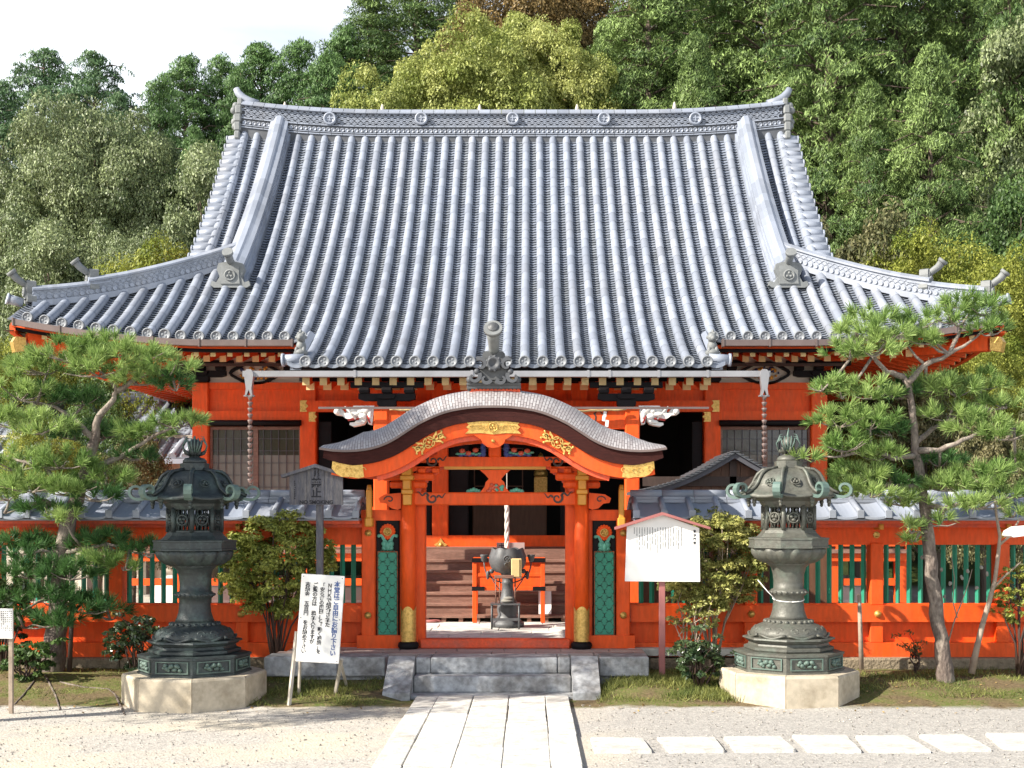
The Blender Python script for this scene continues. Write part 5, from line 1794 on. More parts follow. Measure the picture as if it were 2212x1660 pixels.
# ------------------------------------------------------------------ bronze lanterns
def make_lantern(cx, cy, rot8, rot6, bm_, label, plabel):
    T = thing("bronze_lantern", label, "lantern", (cx, cy, 0.36), "pair of large bronze lanterns")
    T.scale = (1, 1, .94 if rot8 < 0 else .925)
    o8 = R(rot8); o6 = R(rot6)
    c0 = (cx, cy, 0)
    # stone pedestal: its own thing, the lantern stands on it
    s = MB()
    for k in range(8):
        a0, a1 = o8 + k * math.pi / 4 + .004, o8 + (k + 1) * math.pi / 4 - .004
        def pt(a, r, z): return (cx + r * math.sin(a), cy - r * math.cos(a), z)
        s._a([pt(a0, .81, -.1), pt(a1, .81, -.1), pt(a1, .81, .335), pt(a0, .81, .335), pt(a1, .795, .36), pt(a0, .795, .36), pt(a1, .0, .36), pt(a0, 0, .36), pt(a0, .7, -.1), pt(a0, .7, .35), pt(a1, .7, -.1), pt(a1, .7, .35)],
             [(0, 1, 2, 3), (3, 2, 4, 5), (5, 4, 6, 7), (0, 3, 9, 8), (1, 10, 11, 2)])
    s.lathe([(.79, -.1), (.79, .33)], c0, 8, 'Z', o8, False)
    p = s.build("stone_pedestal", CONC, None, (cx, cy, 0)); tag(p, plabel, "pedestal", "octagonal pedestals under the lanterns")
    b = MB()
    b.lathe([(.64, .36), (.64, .385), (.625, .39), (.625, .56), (.64, .565), (.64, .59), (.60, .60)], c0, 8, 'Z', o8, False)
    base = b.build("octagonal_base", bm_, T)
    pn = MB()
    for k in range(8):
        a0, a1 = o8 + k * math.pi / 4, o8 + (k + 1) * math.pi / 4
        p0 = Vector((cx + .63 * math.sin(a0), cy - .63 * math.cos(a0), 0)); p1 = Vector((cx + .63 * math.sin(a1), cy - .63 * math.cos(a1), 0))
        d = (p1 - p0); n = Vector((d.y, -d.x, 0)).normalized()
        if n.dot(p0 - Vector(c0)) < 0: n = -n
        def fr(u, z, o): return tuple(p0 + d * u + n * o + Vector((0, 0, z)))
        for (u0, u1, z0, z1) in ((.1, .9, .405, .418), (.1, .9, .538, .55), (.1, .13, .418, .538), (.87, .9, .418, .538)):
            pn._a([fr(u0, z0, .0), fr(u1, z0, .0), fr(u1, z1, .0), fr(u0, z1, .0), fr(u0, z0, .012), fr(u1, z0, .012), fr(u1, z1, .012), fr(u0, z1, .012)],
                  [(4, 5, 6, 7), (0, 1, 5, 4), (1, 2, 6, 5), (2, 3, 7, 6), (3, 0, 4, 7)])
        for q in range(11):
            u = .3 + .04 * q; z = .475 + .03 * math.sin(q * 1.7)
            c = Vector(fr(u, z, .004)); pn.ball(c, .022 + .006 * (q % 3), 6, 4, (1, 1, .9))
    pn.build("lion_relief_panels", mat("green_verdigris_%s" % label[:4].strip(), (.10, .15, .125), .6, .3, 12), base)
    m = MB()
    m.lathe([(.50, .595), (.52, .62), (.52, .65), (.47, .67), (.46, .70), (.49, .715), (.50, .73), (.535, .745), (.53, .765), (.43, .775)], c0, 8, 'Z', o8, False)
    m.build("base_moulding", bm_, T)
    d = MB()
    d.lathe([(.44, .765), (.455, .80), (.43, .86), (.36, .91), (.29, .94), (.26, .955), (.26, .975), (.225, .985)], c0, 32)
    dome = d.build("lotus_base", bm_, T)
    pt_ = MB()
    for k in range(8):
        a = o8 + (k + .5) * math.pi / 4
        for e in (-1, 1):
            pts = []
            for t in lin(0, 1, 9):
                aa = a + e * (.16 + .13 * (1 - t * .8) * math.cos(t * 5.5)); zz = .85 + .05 * (1 - t * .8) * math.sin(t * 5.5)
                rr_ = .455 - (zz - .80) * .75
                pts.append((cx + rr_ * math.sin(aa), cy - rr_ * math.cos(aa), zz))
            pt_.tube(pts, [.014] * 9 + [.02], 6)
        rr_ = .46
        pts = [(cx + rr_ * math.sin(a + q), cy - rr_ * math.cos(a + q), .79 - .02 * math.cos(q * 8)) for q in lin(-.36, .36, 8)]
        pt_.tube(pts, .018, 6)
    for k in range(22):
        a = k * 2 * math.pi / 22
        pt_.ball((cx + .27 * math.sin(a), cy - .27 * math.cos(a), .955), .028, 6, 4)
    pt_.build("lotus_petals", bm_, dome)
    sh = MB()
    sh.lathe([(.225, .985), (.205, 1.03), (.185, 1.10), (.176, 1.20), (.178, 1.27), (.20, 1.285), (.215, 1.31), (.215, 1.33), (.20, 1.355), (.175, 1.365), (.172, 1.45), (.182, 1.55), (.205, 1.63), (.235, 1.66), (.25, 1.675), (.25, 1.69)], c0, 28)
    sh.build("shaft", bm_, T)
    bd = MB()
    for k in range(20):
        a = k * 2 * math.pi / 20
        bd.ball((cx + .213 * math.sin(a), cy - .213 * math.cos(a), 1.32), .024, 6, 4, (1, 1, .8))
    bd.build("shaft_bead_ring", bm_, T)
    bw = MB()
    n = 32
    prof = [(.25, 1.68), (.31, 1.70), (.38, 1.75), (.415, 1.81), (.42, 1.86), (.40, 1.875)]
    vs = []
    for (r, h) in prof:
        for k in range(n * 2):
            a = math.pi * k / n
            vs.append((cx + (r + .022 * math.cos(a * 16) * (h < 1.87)) * math.sin(a), cy - (r + .022 * math.cos(a * 16) * (h < 1.87)) * math.cos(a), h))
    N2 = n * 2
    bw._a(vs, [(i * N2 + k, i * N2 + (k + 1) % N2, (i + 1) * N2 + (k + 1) % N2, (i + 1) * N2 + k) for i in range(len(prof) - 1) for k in range(N2)], True)
    bw.build("lotus_bowl", bm_, T)
    pl_ = MB()
    pl_.lathe([(.40, 1.87), (.475, 1.875), (.475, 1.895), (.465, 1.90), (.465, 1.975), (.475, 1.98), (.475, 2.0), (.38, 2.01), (.35, 2.04), (.33, 2.06), (.31, 2.10)], c0, 8, 'Z', o6, False)
    pl = pl_.build("octagonal_platform", bm_, T)
    # fire box: frame, lattice and crest roundels
    fb = MB(); la = MB(); CRS = []
    rF = .30
    fb.lathe([(rF, 2.08), (rF, 2.12), (rF - .02, 2.125)], c0, 8, 'Z', o6, False)
    fb.lathe([(rF - .02, 2.375), (rF, 2.38), (rF + .03, 2.42), (rF + .05, 2.47), (rF + .16, 2.53)], c0, 8, 'Z', o6, False)
    for k in range(8):
        a0, a1 = o6 + k * math.pi / 4, o6 + (k + 1) * math.pi / 4
        p0 = Vector((cx + rF * math.sin(a0), cy - rF * math.cos(a0), 0)); p1 = Vector((cx + rF * math.sin(a1), cy - rF * math.cos(a1), 0))
        fb.tube([p0 + Vector((0, 0, 2.1)), p0 + Vector((0, 0, 2.4))], .026, 6)
        d = p1 - p0; n_ = Vector((d.y, -d.x, 0)).normalized()
        if n_.dot(p0 - Vector(c0)) < 0: n_ = -n_
        def fp(u, z, o=0.0): return p0 + d * u + Vector((0, 0, z)) + n_ * o
        for q in range(7):
            u0, u1 = -.15 + q * .2, .1 + q * .2
            for e in (0, 1):
                A = [u0, u1] if e == 0 else [u1, u0]
                ua, ub = A
                za, zb = 2.125, 2.375
                # clip to the frame
                seg = [(ua, za), (ub, zb)]
                ts = [0.0, 1.0]
                du = ub - ua
                for lim in (.08, .92):
                    if abs(du) > 1e-6:
                        t = (lim - ua) / du
                        if (lim == .08) == (du > 0): ts[0] = max(ts[0], t)
                        else: ts[1] = min(ts[1], t)
                if ts[0] < ts[1]:
                    la.tube([fp(ua + du * ts[0], za + (zb - za) * ts[0]), fp(ua + du * ts[1], za + (zb - za) * ts[1])], .0075, 4)
        M3 = Matrix((( d.normalized().x, n_.x, 0), (d.normalized().y, n_.y, 0), (0, 0, 1)))
        c = fp(.5, 2.25)
        cr = MB()
        cr.tube([c + M3 @ Vector((.062 * math.sin(t), 0, .062 * math.cos(t))) + n_ * .008 for t in lin(0, 2 * math.pi, 16)], .011, 6, caps=False)
        for q in range(3):
            t = q * 2.094 + math.pi
            cr.ball(c + M3 @ Vector((.026 * math.sin(t), 0.008, .026 * math.cos(t))), .023, 8, 5, (1, 1, 1))
        CRS.append(cr)
        # dark leaf pendants at the corners under the roof
        for z, r_ in ((2.50, .042), (2.45, .034), (2.41, .025)):
            pp = Vector((cx + (rF + .17) * math.sin(a0), cy - (rF + .17) * math.cos(a0), z)); cr.ball(pp, r_, 7, 5, (.8, .8, 1))
    fbo = fb.build("fire_box", bm_, T)
    la.build("lattice", bm_, fbo)
    for cr in CRS: cr.build("crest_roundel", bm_, fbo)
    # roof: six curved panels with ribs that end in scrolls
    rf = MB(); rb = MB(); SCS = []
    prof = [(.585, 2.495), (.60, 2.512), (.53, 2.545), (.47, 2.59), (.43, 2.645), (.405, 2.70), (.37, 2.76), (.31, 2.81), (.23, 2.85), (.145, 2.87)]
    vs = []; N = 48
    for j, (r, h) in enumerate(prof):
        for k in range(N):
            a = 2 * math.pi * k / N
            q = (a % (math.pi / 4)) - math.pi / 8
            hexr = math.cos(math.pi / 8) / math.cos(q)
            mixf = max(0, min(1, (r - .15) / .2))
            rr_ = r * (hexr * .96 * mixf + (1 - mixf) * .96)
            zz = h + (.03 * (abs(q) / (math.pi / 8)) ** 2.5 * mixf)
            vs.append((cx + rr_ * math.sin(a + o6), cy - rr_ * math.cos(a + o6), zz))
    rf._a(vs, [(i * N + k, i * N + (k + 1) % N, (i + 1) * N + (k + 1) % N, (i + 1) * N + k) for i in range(len(prof) - 1) for k in range(N)], True)
    rf.lathe([(.30, 2.44), (.50, 2.505)], c0, 8, 'Z', o6, False)
    ro = rf.build("lantern_roof", bm_, T)
    for k in range(8):
        a = o6 + k * math.pi / 4
        dr = Vector((math.sin(a), -math.cos(a), 0))
        pts = [Vector(c0) + dr * (r * .965 + .004) + Vector((0, 0, h + .014 + (.03 if r > .3 else 0))) for r, h in prof[1:]]
        rb.tube(pts[::-1], .022, 6)
        sp0 = []
        for t in lin(0, 1, 16):
            if t < .3: sp0.append((.50 + t / .3 * .15, 2.535 - .03 * math.sin(t / .3 * 1.6)))
            else:
                u = (t - .3) / .7
                ang = -math.pi / 2 + u * 5.6
                rr_ = .098 * (1 - u * .62)
                sp0.append((.645 + rr_ * math.cos(ang), 2.605 + rr_ * math.sin(ang)))
        wd = .042
        sd = Vector((dr.y, -dr.x, 0))
        pts3 = [Vector(c0) + dr * r + Vector((0, 0, z)) for r, z in sp0]
        # flat strap: sweep a rectangle in the radial plane
        vs = []
        for i, p_ in enumerate(pts3):
            tt = (pts3[min(i + 1, 16)] - pts3[max(i - 1, 0)]).normalized()
            nn = tt.cross(sd).normalized()
            th = .02 - .008 * i / 16
            for (u, v) in ((-1, -1), (1, -1), (1, 1), (-1, 1)):
                vs.append(p_ + sd * wd * u + nn * th * v)
        scs = MB(); SCS.append(scs)
        scs._a(vs, [(i * 4 + q, i * 4 + (q + 1) % 4, (i + 1) * 4 + (q + 1) % 4, (i + 1) * 4 + q) for i in range(16) for q in range(4)] + [(0, 1, 2, 3), (64, 65, 66, 67)], False)
        am = a + math.pi / 8
        dm = Vector((math.sin(am), -math.cos(am), 0)); sm_ = Vector((dm.y, -dm.x, 0))
        cc = Vector(c0) + dm * .385 + Vector((0, 0, 2.70))
        up = Vector((-dm.x * .6, -dm.y * .6, .8)).normalized()
        rb.tube([cc + sm_ * .052 * math.cos(t) + up * .052 * math.sin(t) for t in lin(0, 2 * math.pi, 14)], .008, 5, caps=False)
        for q in range(3):
            t = q * 2.094 + math.pi / 2
            rb.ball(cc + sm_ * .02 * math.cos(t) + up * .02 * math.sin(t), .018, 6, 4)
    rb.build("roof_ribs", bm_, ro)
    sm_t = mat("scroll_verdigris_%s" % label[:4].strip(), (.10, .155, .135), .55, .25, 8)
    for scs in SCS: scs.build("corner_scroll", sm_t, ro)
    nk = MB()
    nk.lathe([(.14, 2.865), (.165, 2.87), (.165, 2.955), (.15, 2.96)], c0, 8, 'Z', o6, False)
    nk.lathe([(.135, 2.955), (.135, 2.99), (.11, 3.02), (.06, 3.035), (.05, 3.06), (.09, 3.09), (.06, 3.10)], c0, 20)
    for k in range(8):
        a = k * math.pi / 4
        nk.tube([(cx + .05 * math.sin(a), cy - .05 * math.cos(a), 3.06), (cx + .10 * math.sin(a), cy - .10 * math.cos(a), 3.085), (cx + .135 * math.sin(a), cy - .135 * math.cos(a), 3.13)], [.02, .025, .006], 6)
    nko = nk.build("neck", bm_, T)
    jw = MB(); jw.ball((cx, cy, 3.175), .082, 14, 10, (1, 1, 1.1))
    jwo = jw.build("jewel", bm_, T)
    fl = MB()
    for k in range(4):
        a = o8 + k * math.pi / 2
        dr = Vector((math.sin(a), -math.cos(a), 0)); sd = Vector((dr.y, -dr.x, 0))
        for e in lin(-1, 1, 4):
            b0 = Vector(c0) + dr * .11 + sd * .035 * e + Vector((0, 0, 3.09))
            fl.tube([b0, b0 + dr * .025 + sd * .035 * e + Vector((0, 0, .09)), b0 - dr * .015 + sd * .045 * e + Vector((0, 0, .15 + .05 * (1 - abs(e)))), b0 - dr * .05 + sd * .02 * e + Vector((0, 0, .15 + .06 * (1 - abs(e))))], [.008, .008, .006, .002], 5)
    fl.tube([(cx, cy, 3.24), (cx - .01, cy, 3.28), (cx + .004, cy, 3.375 if rot8 < 0 else 3.30)], [.02, .014, .004], 6)
    fl.build("flames", mat("flame_verdigris_%s" % label[:4].strip(), (.09, .14, .12), .5, .3, 20), jwo)
    return T
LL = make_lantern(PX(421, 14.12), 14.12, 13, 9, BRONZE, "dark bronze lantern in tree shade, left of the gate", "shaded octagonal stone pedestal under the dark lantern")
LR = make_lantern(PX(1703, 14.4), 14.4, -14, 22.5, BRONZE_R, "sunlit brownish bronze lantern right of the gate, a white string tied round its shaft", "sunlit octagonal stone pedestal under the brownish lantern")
st = MB()
cx, cy = PX(1703, 14.4), 14.4
st.tube([(cx + .18 * math.sin(t), cy - .18 * math.cos(t), 1.235 - .03 * math.cos(t)) for t in lin(0, 2 * math.pi, 20)], .007, 5)
st.tube([(cx - .16, cy - .09, 1.22), (cx - .26, cy - .08, 1.33), (cx - .36, cy, 1.47)], .006, 5)
st.build("tied_string", WHITE, LR)

# ------------------------------------------------------------------ signs
VXZ = Matrix(((1, 0, 0, 0), (0, 0, -1, 0), (0, 1, 0, 0), (0, 0, 0, 1)))      # text plane stands up and faces -Y
# white visitor notice on leaning wooden legs
YS = 13.85
bx, bz = PX(692, YS), PZ(1337, YS)
rollz = Matrix.Rotation(R(3.4), 4, 'Y')
S1 = thing("notice_board", "white notice with blue and black vertical lettering, leaning on wooden legs left of the steps", "sign", (bx, YS, 0))
Mx = Matrix.Translation((bx, YS, bz)) @ rollz @ Matrix.Rotation(R(-3), 4, 'X')
def tf(mb, M): mb.v = [tuple(M @ Vector(p)) for p in mb.v]; return mb
b = MB(); b.bbox(-.245, .245, -.012, .012, -.497, .497, .006)
brd = tf(b, Mx).build("board", WHITE, S1)
b = MB()
for (x, z) in ((-.22, .47), (.22, .47), (-.22, -.47), (.22, -.47), (-.22, 0), (.22, 0)):
    b.lathe([(.006, 0), (.004, -.004), (.001, -.004)], (x, -.012, z), 8, 'Y')
tf(b, Mx).build("screws", IRON, brd)
for body, x, size, m_, nm in (("本堂はご自由にお詣り下さい", .168, .0705, BLUEINK, "blue_lettering"), ("ＮＨＫで紹介された", .086, .060, INK, "black_lettering"), ("︻安らぎの庭園︼と︻動く襖絵︼を", .004, .0545, INK, "black_lettering"), ("ご覧の方は 恐れ入りますが", -.078, .058, INK, "black_lettering"), ("志納金 五百円 をお納め下さい", -.165, .0585, INK, "black_lettering")):
    body = body.replace("︻", "﹁").replace("︼", "﹂").replace("﹁", "「").replace("﹂", "」")
    pl_ = Mx @ Matrix.Translation((x, -.0135, .43 if size > .07 else .405)) @ VXZ
    text_mesh(nm, "\n".join(body), size, m_, brd, pl_, .98, .92)
lg = MB()
for (x0, y0, z0, x1, y1, z1, wd) in ((PX(640, YS), YS + .03, PZ(1365, YS), PX(624, 13.8), 13.8, 0.0, .024), (PX(737, YS), YS + .03, PZ(1425, YS), PX(722, 14.3), 14.35, .05, .022), (PX(737, 14.0), YS + .12, PZ(1428, 14.1), PX(748, 14.7), 14.75, .08, .018), (PX(648, YS), YS + .05, PZ(1370, YS), PX(631, 13.9), 14.3, .03, .018)):
    lg.tube([(x0, y0, z0), (x1, y1, z1)], [wd, wd], 4, smooth=False)
lg.build("legs", mat("pale_timber", (.50, .45, .38), .7, .15, 6, stretch=(6, 6, .6)), S1)

# grey wooden NO SMOKING board on a post
YN = 15.2
S2 = thing("smoking_ban_board", "weathered grey wooden board with a small peaked roof and faded lettering, on a tall post", "sign", (PX(689, YN), YN, .15))
k = YN / F
def bxz(px, py): return (PX(px, YN), PZ(py, YN))
b = MB()
q = [bxz(626, 1091), bxz(741, 1091), bxz(741, 1026), bxz(683, 1006), bxz(626, 1026)]
for (a, c_) in ((626, 663), (663.6, 701), (701.6, 741)):
    def topy(px): return 1026 - (20 * (px - 626) / 57 if px < 683 else 20 * (741 - px) / 58)
    pts = [bxz(a, 1091), bxz(c_, 1091), bxz(c_, topy(c_))] + ([bxz(683, 1006)] if a < 683 < c_ else []) + [bxz(a, topy(a))]
    b.prism(pts, YN - .02, YN + .02)
brd = b.build("plank_board", WOOD_G, S2)
b = MB()
for s_ in (-1, 1):
    x0, z0 = bxz(683, 1003); x1, z1 = bxz(683 + s_ * 73, 1027)
    b.prism([(x0, z0), (x1, z1), (x1, z1 - .035), (x0, z0 - .045)] if s_ < 0 else [(x0, z0 - .045), (x1, z1 - .035), (x1, z1), (x0, z0)], YN - .09, YN + .09)
b.build("peaked_cap", WOOD_G, S2)
b = MB(); b.bbox(PX(689, YN) - .042, PX(689, YN) + .042, YN + .022, YN + .10, -.1, PZ(1030, YN), .008)
b.build("post", WOOD_G, S2)
text_mesh("english_lettering", "NO SMOKING", .066, INK_F, brd, Matrix.Translation((PX(684, YN), YN - .0222, PZ(1080, YN))) @ VXZ, 1.0)
text_mesh("large_lettering", "禁\n止", .13, INK_F, brd, Matrix.Translation((PX(684, YN), YN - .0215, PZ(1034, YN))) @ VXZ, 1.0, .95)
text_mesh("small_lettering", "境\n内", .06, INK_F, brd, Matrix.Translation((PX(680, YN), YN - .0215, PZ(1014, YN))) @ VXZ, 1.0, 1.0) if False else None
bt = MB()
for (px_, py0, n_, sz, st_) in ((688.5, 1014, 4, 3.6, 5.2), (681, 1014, 4, 3.4, 5.0), (637.5, 1040, 9, 2.2, 4.6)):
    for j in range(n_):
        x, z = bxz(px_ + random.uniform(-.4, .4), py0 + j * st_)
        h_ = sz * k / 2
        for e in range(3):
            xx = x + random.uniform(-h_, h_) * .5; zz_ = z + random.uniform(-h_, h_)
            if e % 2: bt.box(xx - h_ * .9, xx + h_ * .9, YN - .0225, YN - .02, zz_ - .004, zz_ + .004)
            else: bt.box(xx - .004, xx + .004, YN - .0225, YN - .02, zz_ - h_, zz_ + h_)
bt.build("worn_brush_strokes", INK_F, brd)

# white explanatory board with a pink-brown cap
YW2 = 15.1
S3 = thing("explanation_board", "white peaked information board with fine vertical text on a pinkish brown post", "sign", (PX(1431, YW2), YW2, .12))
b = MB()
o = [(1350, 1256), (1512, 1257), (1510, 1141), (1430, 1113), (1354, 1138)]
b.prism([(PX(a, YW2), PZ(c_, YW2)) for a, c_ in o], YW2 - .02, YW2 + .02)
brd = b.build("board", WHITE, S3)
b = MB()
for s_ in (-1, 1):
    x0, z0 = PX(1430, YW2), PZ(1107, YW2); x1, z1 = PX(1430 + s_ * 102, YW2), PZ(1139, YW2)
    pts = [(x0, z0), (x1, z1), (x1, z1 - .03), (x0, z0 - .035)]
    b.prism(pts if s_ < 0 else pts[::-1], YW2 - .11, YW2 + .08)
b.build("peaked_cap", PINK, S3)
b = MB(); b.bbox(PX(1431, YW2) - .038, PX(1431, YW2) + .038, YW2 + .022, YW2 + .09, 0, PZ(1118, YW2), .006)
b.build("post", PINK, S3)
text_mesh("title_lettering", "毘\n沙\n門\n堂", .036, INK, brd, Matrix.Translation((PX(1500, YW2), YW2 - .0215, PZ(1145.5, YW2))) @ VXZ, 1.0, 1.32)
bt = MB()
for c_ in range(19):
    px_ = 1411.5 - 27 + c_ * 5.6
    px_ = 1370 + 0 + c_ * 5.62
    for j in range(random.randint(13, 20)):
        if random.random() < .14: continue
        py_ = 1141 + j * 2.75 + (0 if c_ else 0)
        if c_ == 0 and j > 4: break
        x, z = PX(px_, YW2), PZ(py_, YW2)
        h_ = .007
        bt.box(x - h_, x + h_, YW2 - .0215, YW2 - .019, z - .002, z + .002)
        bt.box(x - .002 + random.uniform(-.003, .001), x + .002, YW2 - .0222, YW2 - .019, z - h_, z + h_)
bt.build("fine_text_columns", mat("grey_print", (.10, .10, .11), .7), brd)

# small notice at the left edge
YL = 13.3
S4 = thing("small_notice", "small white paper notice on a thin wooden stake at the left edge", "sign", (PX(14, YL), YL, 0))
b = MB(); b.bbox(PX(-8, YL), PX(28, YL), YL - .012, YL + .012, PZ(1380, YL), PZ(1315, YL), .003)
brd = b.build("board", WHITE, S4)
b = MB(); b.bbox(PX(17, YL), PX(26, YL), YL + .013, YL + .05, -.05, PZ(1330, YL), .004)
b.build("stake", TWIG, S4)
bt = MB()
for c_ in range(6):
    for j in range(10):
        if random.random() < .2: continue
        x, z = PX(25 - c_ * 4.2, YL), PZ(1321 + j * 4.5, YL)
        bt.box(x - .006, x + .006, YL - .0135, YL - .011, z - .002, z + .002); bt.box(x - .002, x + .002, YL - .0137, YL - .011, z - .007, z + .006)
bt.build("fine_text_columns", INK_F, brd)

# ------------------------------------------------------------------ court things seen through the gate
YBn = 19.15
ib = thing("incense_burner", "dark iron lotus-shaped incense burner on a tall stem, seen through the gate", "incense burner", (PX(1096, YBn), YBn, .43))
cx = PX(1096.5, YBn)
b = MB()
b.lathe([(.26, .43), (.26, .50), (.20, .54), (.15, .62), (.17, .70), (.15, .82), (.11, .90), (.09, 1.02), (.085, 1.1), (.10, 1.12), (.085, 1.14), (.085, 1.22), (.12, 1.28)], (cx, YBn, 0), 28)
b.build("stem", IRON, ib)
b = MB()
N = 64; prof = [(.10, 1.265), (.19, 1.29), (.26, 1.36), (.292, 1.45), (.288, 1.54), (.262, 1.61), (.25, 1.64)]
vs = []
for j, (r, h) in enumerate(prof):
    for k_ in range(N):
        a = 2 * math.pi * k_ / N
        pet = abs(math.sin(a * 4 + .3))
        vs.append((cx + (r + .012 * (pet - .5)) * math.sin(a), YBn - (r + .012 * (pet - .5)) * math.cos(a), h + (.03 * pet if j == len(prof) - 1 else 0)))
b._a(vs, [(i * N + k_, i * N + (k_ + 1) % N, (i + 1) * N + (k_ + 1) % N, (i + 1) * N + k_) for i in range(len(prof) - 1) for k_ in range(N)], True)
b.lathe([(.26, 1.60), (.001, 1.58)], (cx, YBn, 0), 24)
bowl = b.build("lotus_bowl", IRON, ib)
b = MB(); b.lathe([(.062, 0), (.062, -.02), (.05, -.03), (.045, -.018), (.001, -.018)], (cx, YBn - .275, 1.50), 20, 'Y')
for q in range(4): b.ball((cx + .02 * math.cos(q * 1.57), YBn - .30, 1.50 + .02 * math.sin(q * 1.57)), .014, 6, 4)
b.tube([(cx - .01, YBn - .29, 1.445), (cx - .04, YBn - .29, 1.42), (cx - .03, YBn - .285, 1.39)], .012, 5)
b.build("crest_boss", IRON, bowl)
for s_ in (-1, 1):
    b = MB()
    xx = cx + s_ * .37
    b.tube([(cx + s_ * .10, YBn, 1.12), (cx + s_ * .2, YBn, 1.16), (cx + s_ * .33, YBn, 1.25), (cx + s_ * .36, YBn, 1.36), (xx, YBn, 1.45)], .012, 6)
    b.tube([(cx + s_ * .12, YBn, 1.0), (cx + s_ * .22, YBn, 1.14), (cx + s_ * .30, YBn, 1.3)], .009, 5)
    b.lathe([(.008, 1.44), (.04, 1.46), (.062, 1.545), (.064, 1.56), (.05, 1.56), (.001, 1.5)], (xx, YBn, 0), 14)
    b.ball((cx + s_ * .31, YBn - .02, 1.24), .04, 8, 6, (.7, .5, 1.8))
    b.ball((cx + s_ * .25, YBn, 1.30), .04, 8, 6)
    b.build("candle_arm", IRON, ib)
tb = thing("iron_stand", "small dark metal stand with shelf in front of the incense burner", "stand", (PX(1092, 18.85), 18.85, .43))
x0, x1 = PX(1060, 18.85), PX(1124, 18.85)
b = MB()
b.box(x0, x1, 18.7, 19.0, .80, .825)
b.build("table_top", IRON, tb)
for xx in (x0 + .02, x1 - .02):
    for yy in (18.72, 18.98):
        b = MB(); b.tube([(xx, yy, .43), (xx, yy, .80)], .016, 6); b.build("leg", IRON, tb)
b = MB()
b.box(x0, x1, 18.71, 18.73, .56, .60)
b.build("stretcher", IRON, tb)
b = MB()
b.bbox(x0 + .06, x1 + .02, 18.72, 18.90, 1.205, 1.225, .004)
b.bbox(x0 + .06, x1 - .10, 18.70, 18.72, 1.21, 1.26, .004)
for xx in (x0 + .08, x0 + .14, x1 - .08):
    b.tube([(xx, 18.8, .82), (xx, 18.8, 1.21)], .011, 5)
b.build("upper_shelf", WOOD, tb)
b = MB(); b.bbox(PX(1104.5, 18.8), PX(1127, 18.8), 18.74, 18.86, 1.226, 1.51, .01)
cb_ = b.build("incense_box", CREAM, None, (PX(1115, 18.8), 18.8, 1.226)); tag(cb_, "cream box standing upright on the small shelf", "box")
b = MB(); b.bbox(PX(1122, 18.8), PX(1124, 18.8), 18.736, 18.75, 1.23, 1.50, .001); b.build("dark_stripe", BLACK, cb_)
b = MB(); b.ball((PX(1097, 18.8), 18.8, .86), .105, 14, 8, (1, .8, .35)); b.ball((PX(1099, 18.8), 18.78, .90), .08, 12, 6, (1, .8, .35))
o = b.build("folded_cloth", PAPER, None, (PX(1097, 18.8), 18.8, .826)); tag(o, "pale rounded bundle on the dark metal stand", "bundle")

YO = 19.85
ob = thing("offering_box", "red offering box with black metal corners behind the incense burner", "offering box", (PX(1099, YO), YO, .43))
x0, x1 = PX(1020, YO), PX(1178, YO); z0, z1 = PZ(1276, YO), PZ(1206, YO)
b = MB(); b.box(x0 + .06, x1 - .06, YO + .02, YO + .45, z0 + .03, z1 - .06); b.build("box_panels", VERM, ob)
b = MB()
b.bbox(x0, x1, YO - .02, YO + .5, z1 - .07, z1, .006)
b.bbox(x0 + .06, x1 - .06, YO, YO + .05, z0, z0 + .06, .006)
b.bbox(x0 + .06, x1 - .06, YO + .005, YO + .04, (z0 + z1) / 2 - .04, (z0 + z1) / 2 + .02, .006)
b.build("frame_rails", VERM, ob)
for xx in (x0 + .04, x1 - .04):
    for yy in (YO + .02, YO + .44):
        b = MB(); b.bbox(xx - .035, xx + .035, yy - .03, yy + .03, .43 if xx < 0 else .43, z1 - .07, .006); b.build("leg", VERM, ob)
b = MB()
for xx, s_ in ((x0, 1), (x1, -1)):
    for zz in (z1 - .035, z0 + .03):
        b.box(min(xx, xx + s_ * .26) - (.004), max(xx, xx + s_ * .26) + .004, YO - .026, YO - .018, zz - .036, zz + .036) if zz > 1.2 else b.box(min(xx, xx + s_ * .2) - .004, max(xx, xx + s_ * .2) + .004, YO - .016, YO - .008, zz - .034, zz + .034)
b.build("black_corner_fittings", BLACK, ob)
b = MB()
c = Vector((PX(1178, 20.0), 20.0, 0))
x0, x1 = PX(1163.5, 19.98), PX(1191, 19.98)
b._a([(x0, 19.96, PZ(1327, 19.96)), (x1, 19.96, PZ(1327, 19.96)), (x1, 20.08, PZ(1278, 20.0)), (x0, 20.08, PZ(1278, 20.0)), (x0, 19.98, PZ(1327, 19.96)), (x1, 19.98, PZ(1327, 19.96)), (x1, 20.10, PZ(1278, 20.0)), (x0, 20.10, PZ(1278, 20.0))], [(0, 1, 2, 3), (7, 6, 5, 4), (0, 4, 5, 1), (1, 5, 6, 2), (2, 6, 7, 3), (3, 7, 4, 0)])
o = b.build("white_placard", WHITE, None, (c.x, 20, .54)); tag(o, "blank white placard leaning on the lowest stair tread", "placard")
b = MB(); b.box(PX(1073, 21.4), PX(1133, 21.4), 21.38, 21.41, 1.59, PZ(1172.5, 21.4))
o = b.build("wooden_sign", mat("pale_pinkish_board", (.42, .31, .29), .7, .08, 5), None, (PX(1103, 21.4), 21.4, 1.59)); tag(o, "pale wooden sign on the veranda edge behind the rope", "sign")
WL[o.name] = Vector((PX(1103, 21.4), 21.4, 1.59))
text_mesh("lettering", "土", .11, INK, o, Matrix.Translation((PX(1084, 21.4), 21.378, PZ(1174.5, 21.4))) @ VXZ)
b = MB()
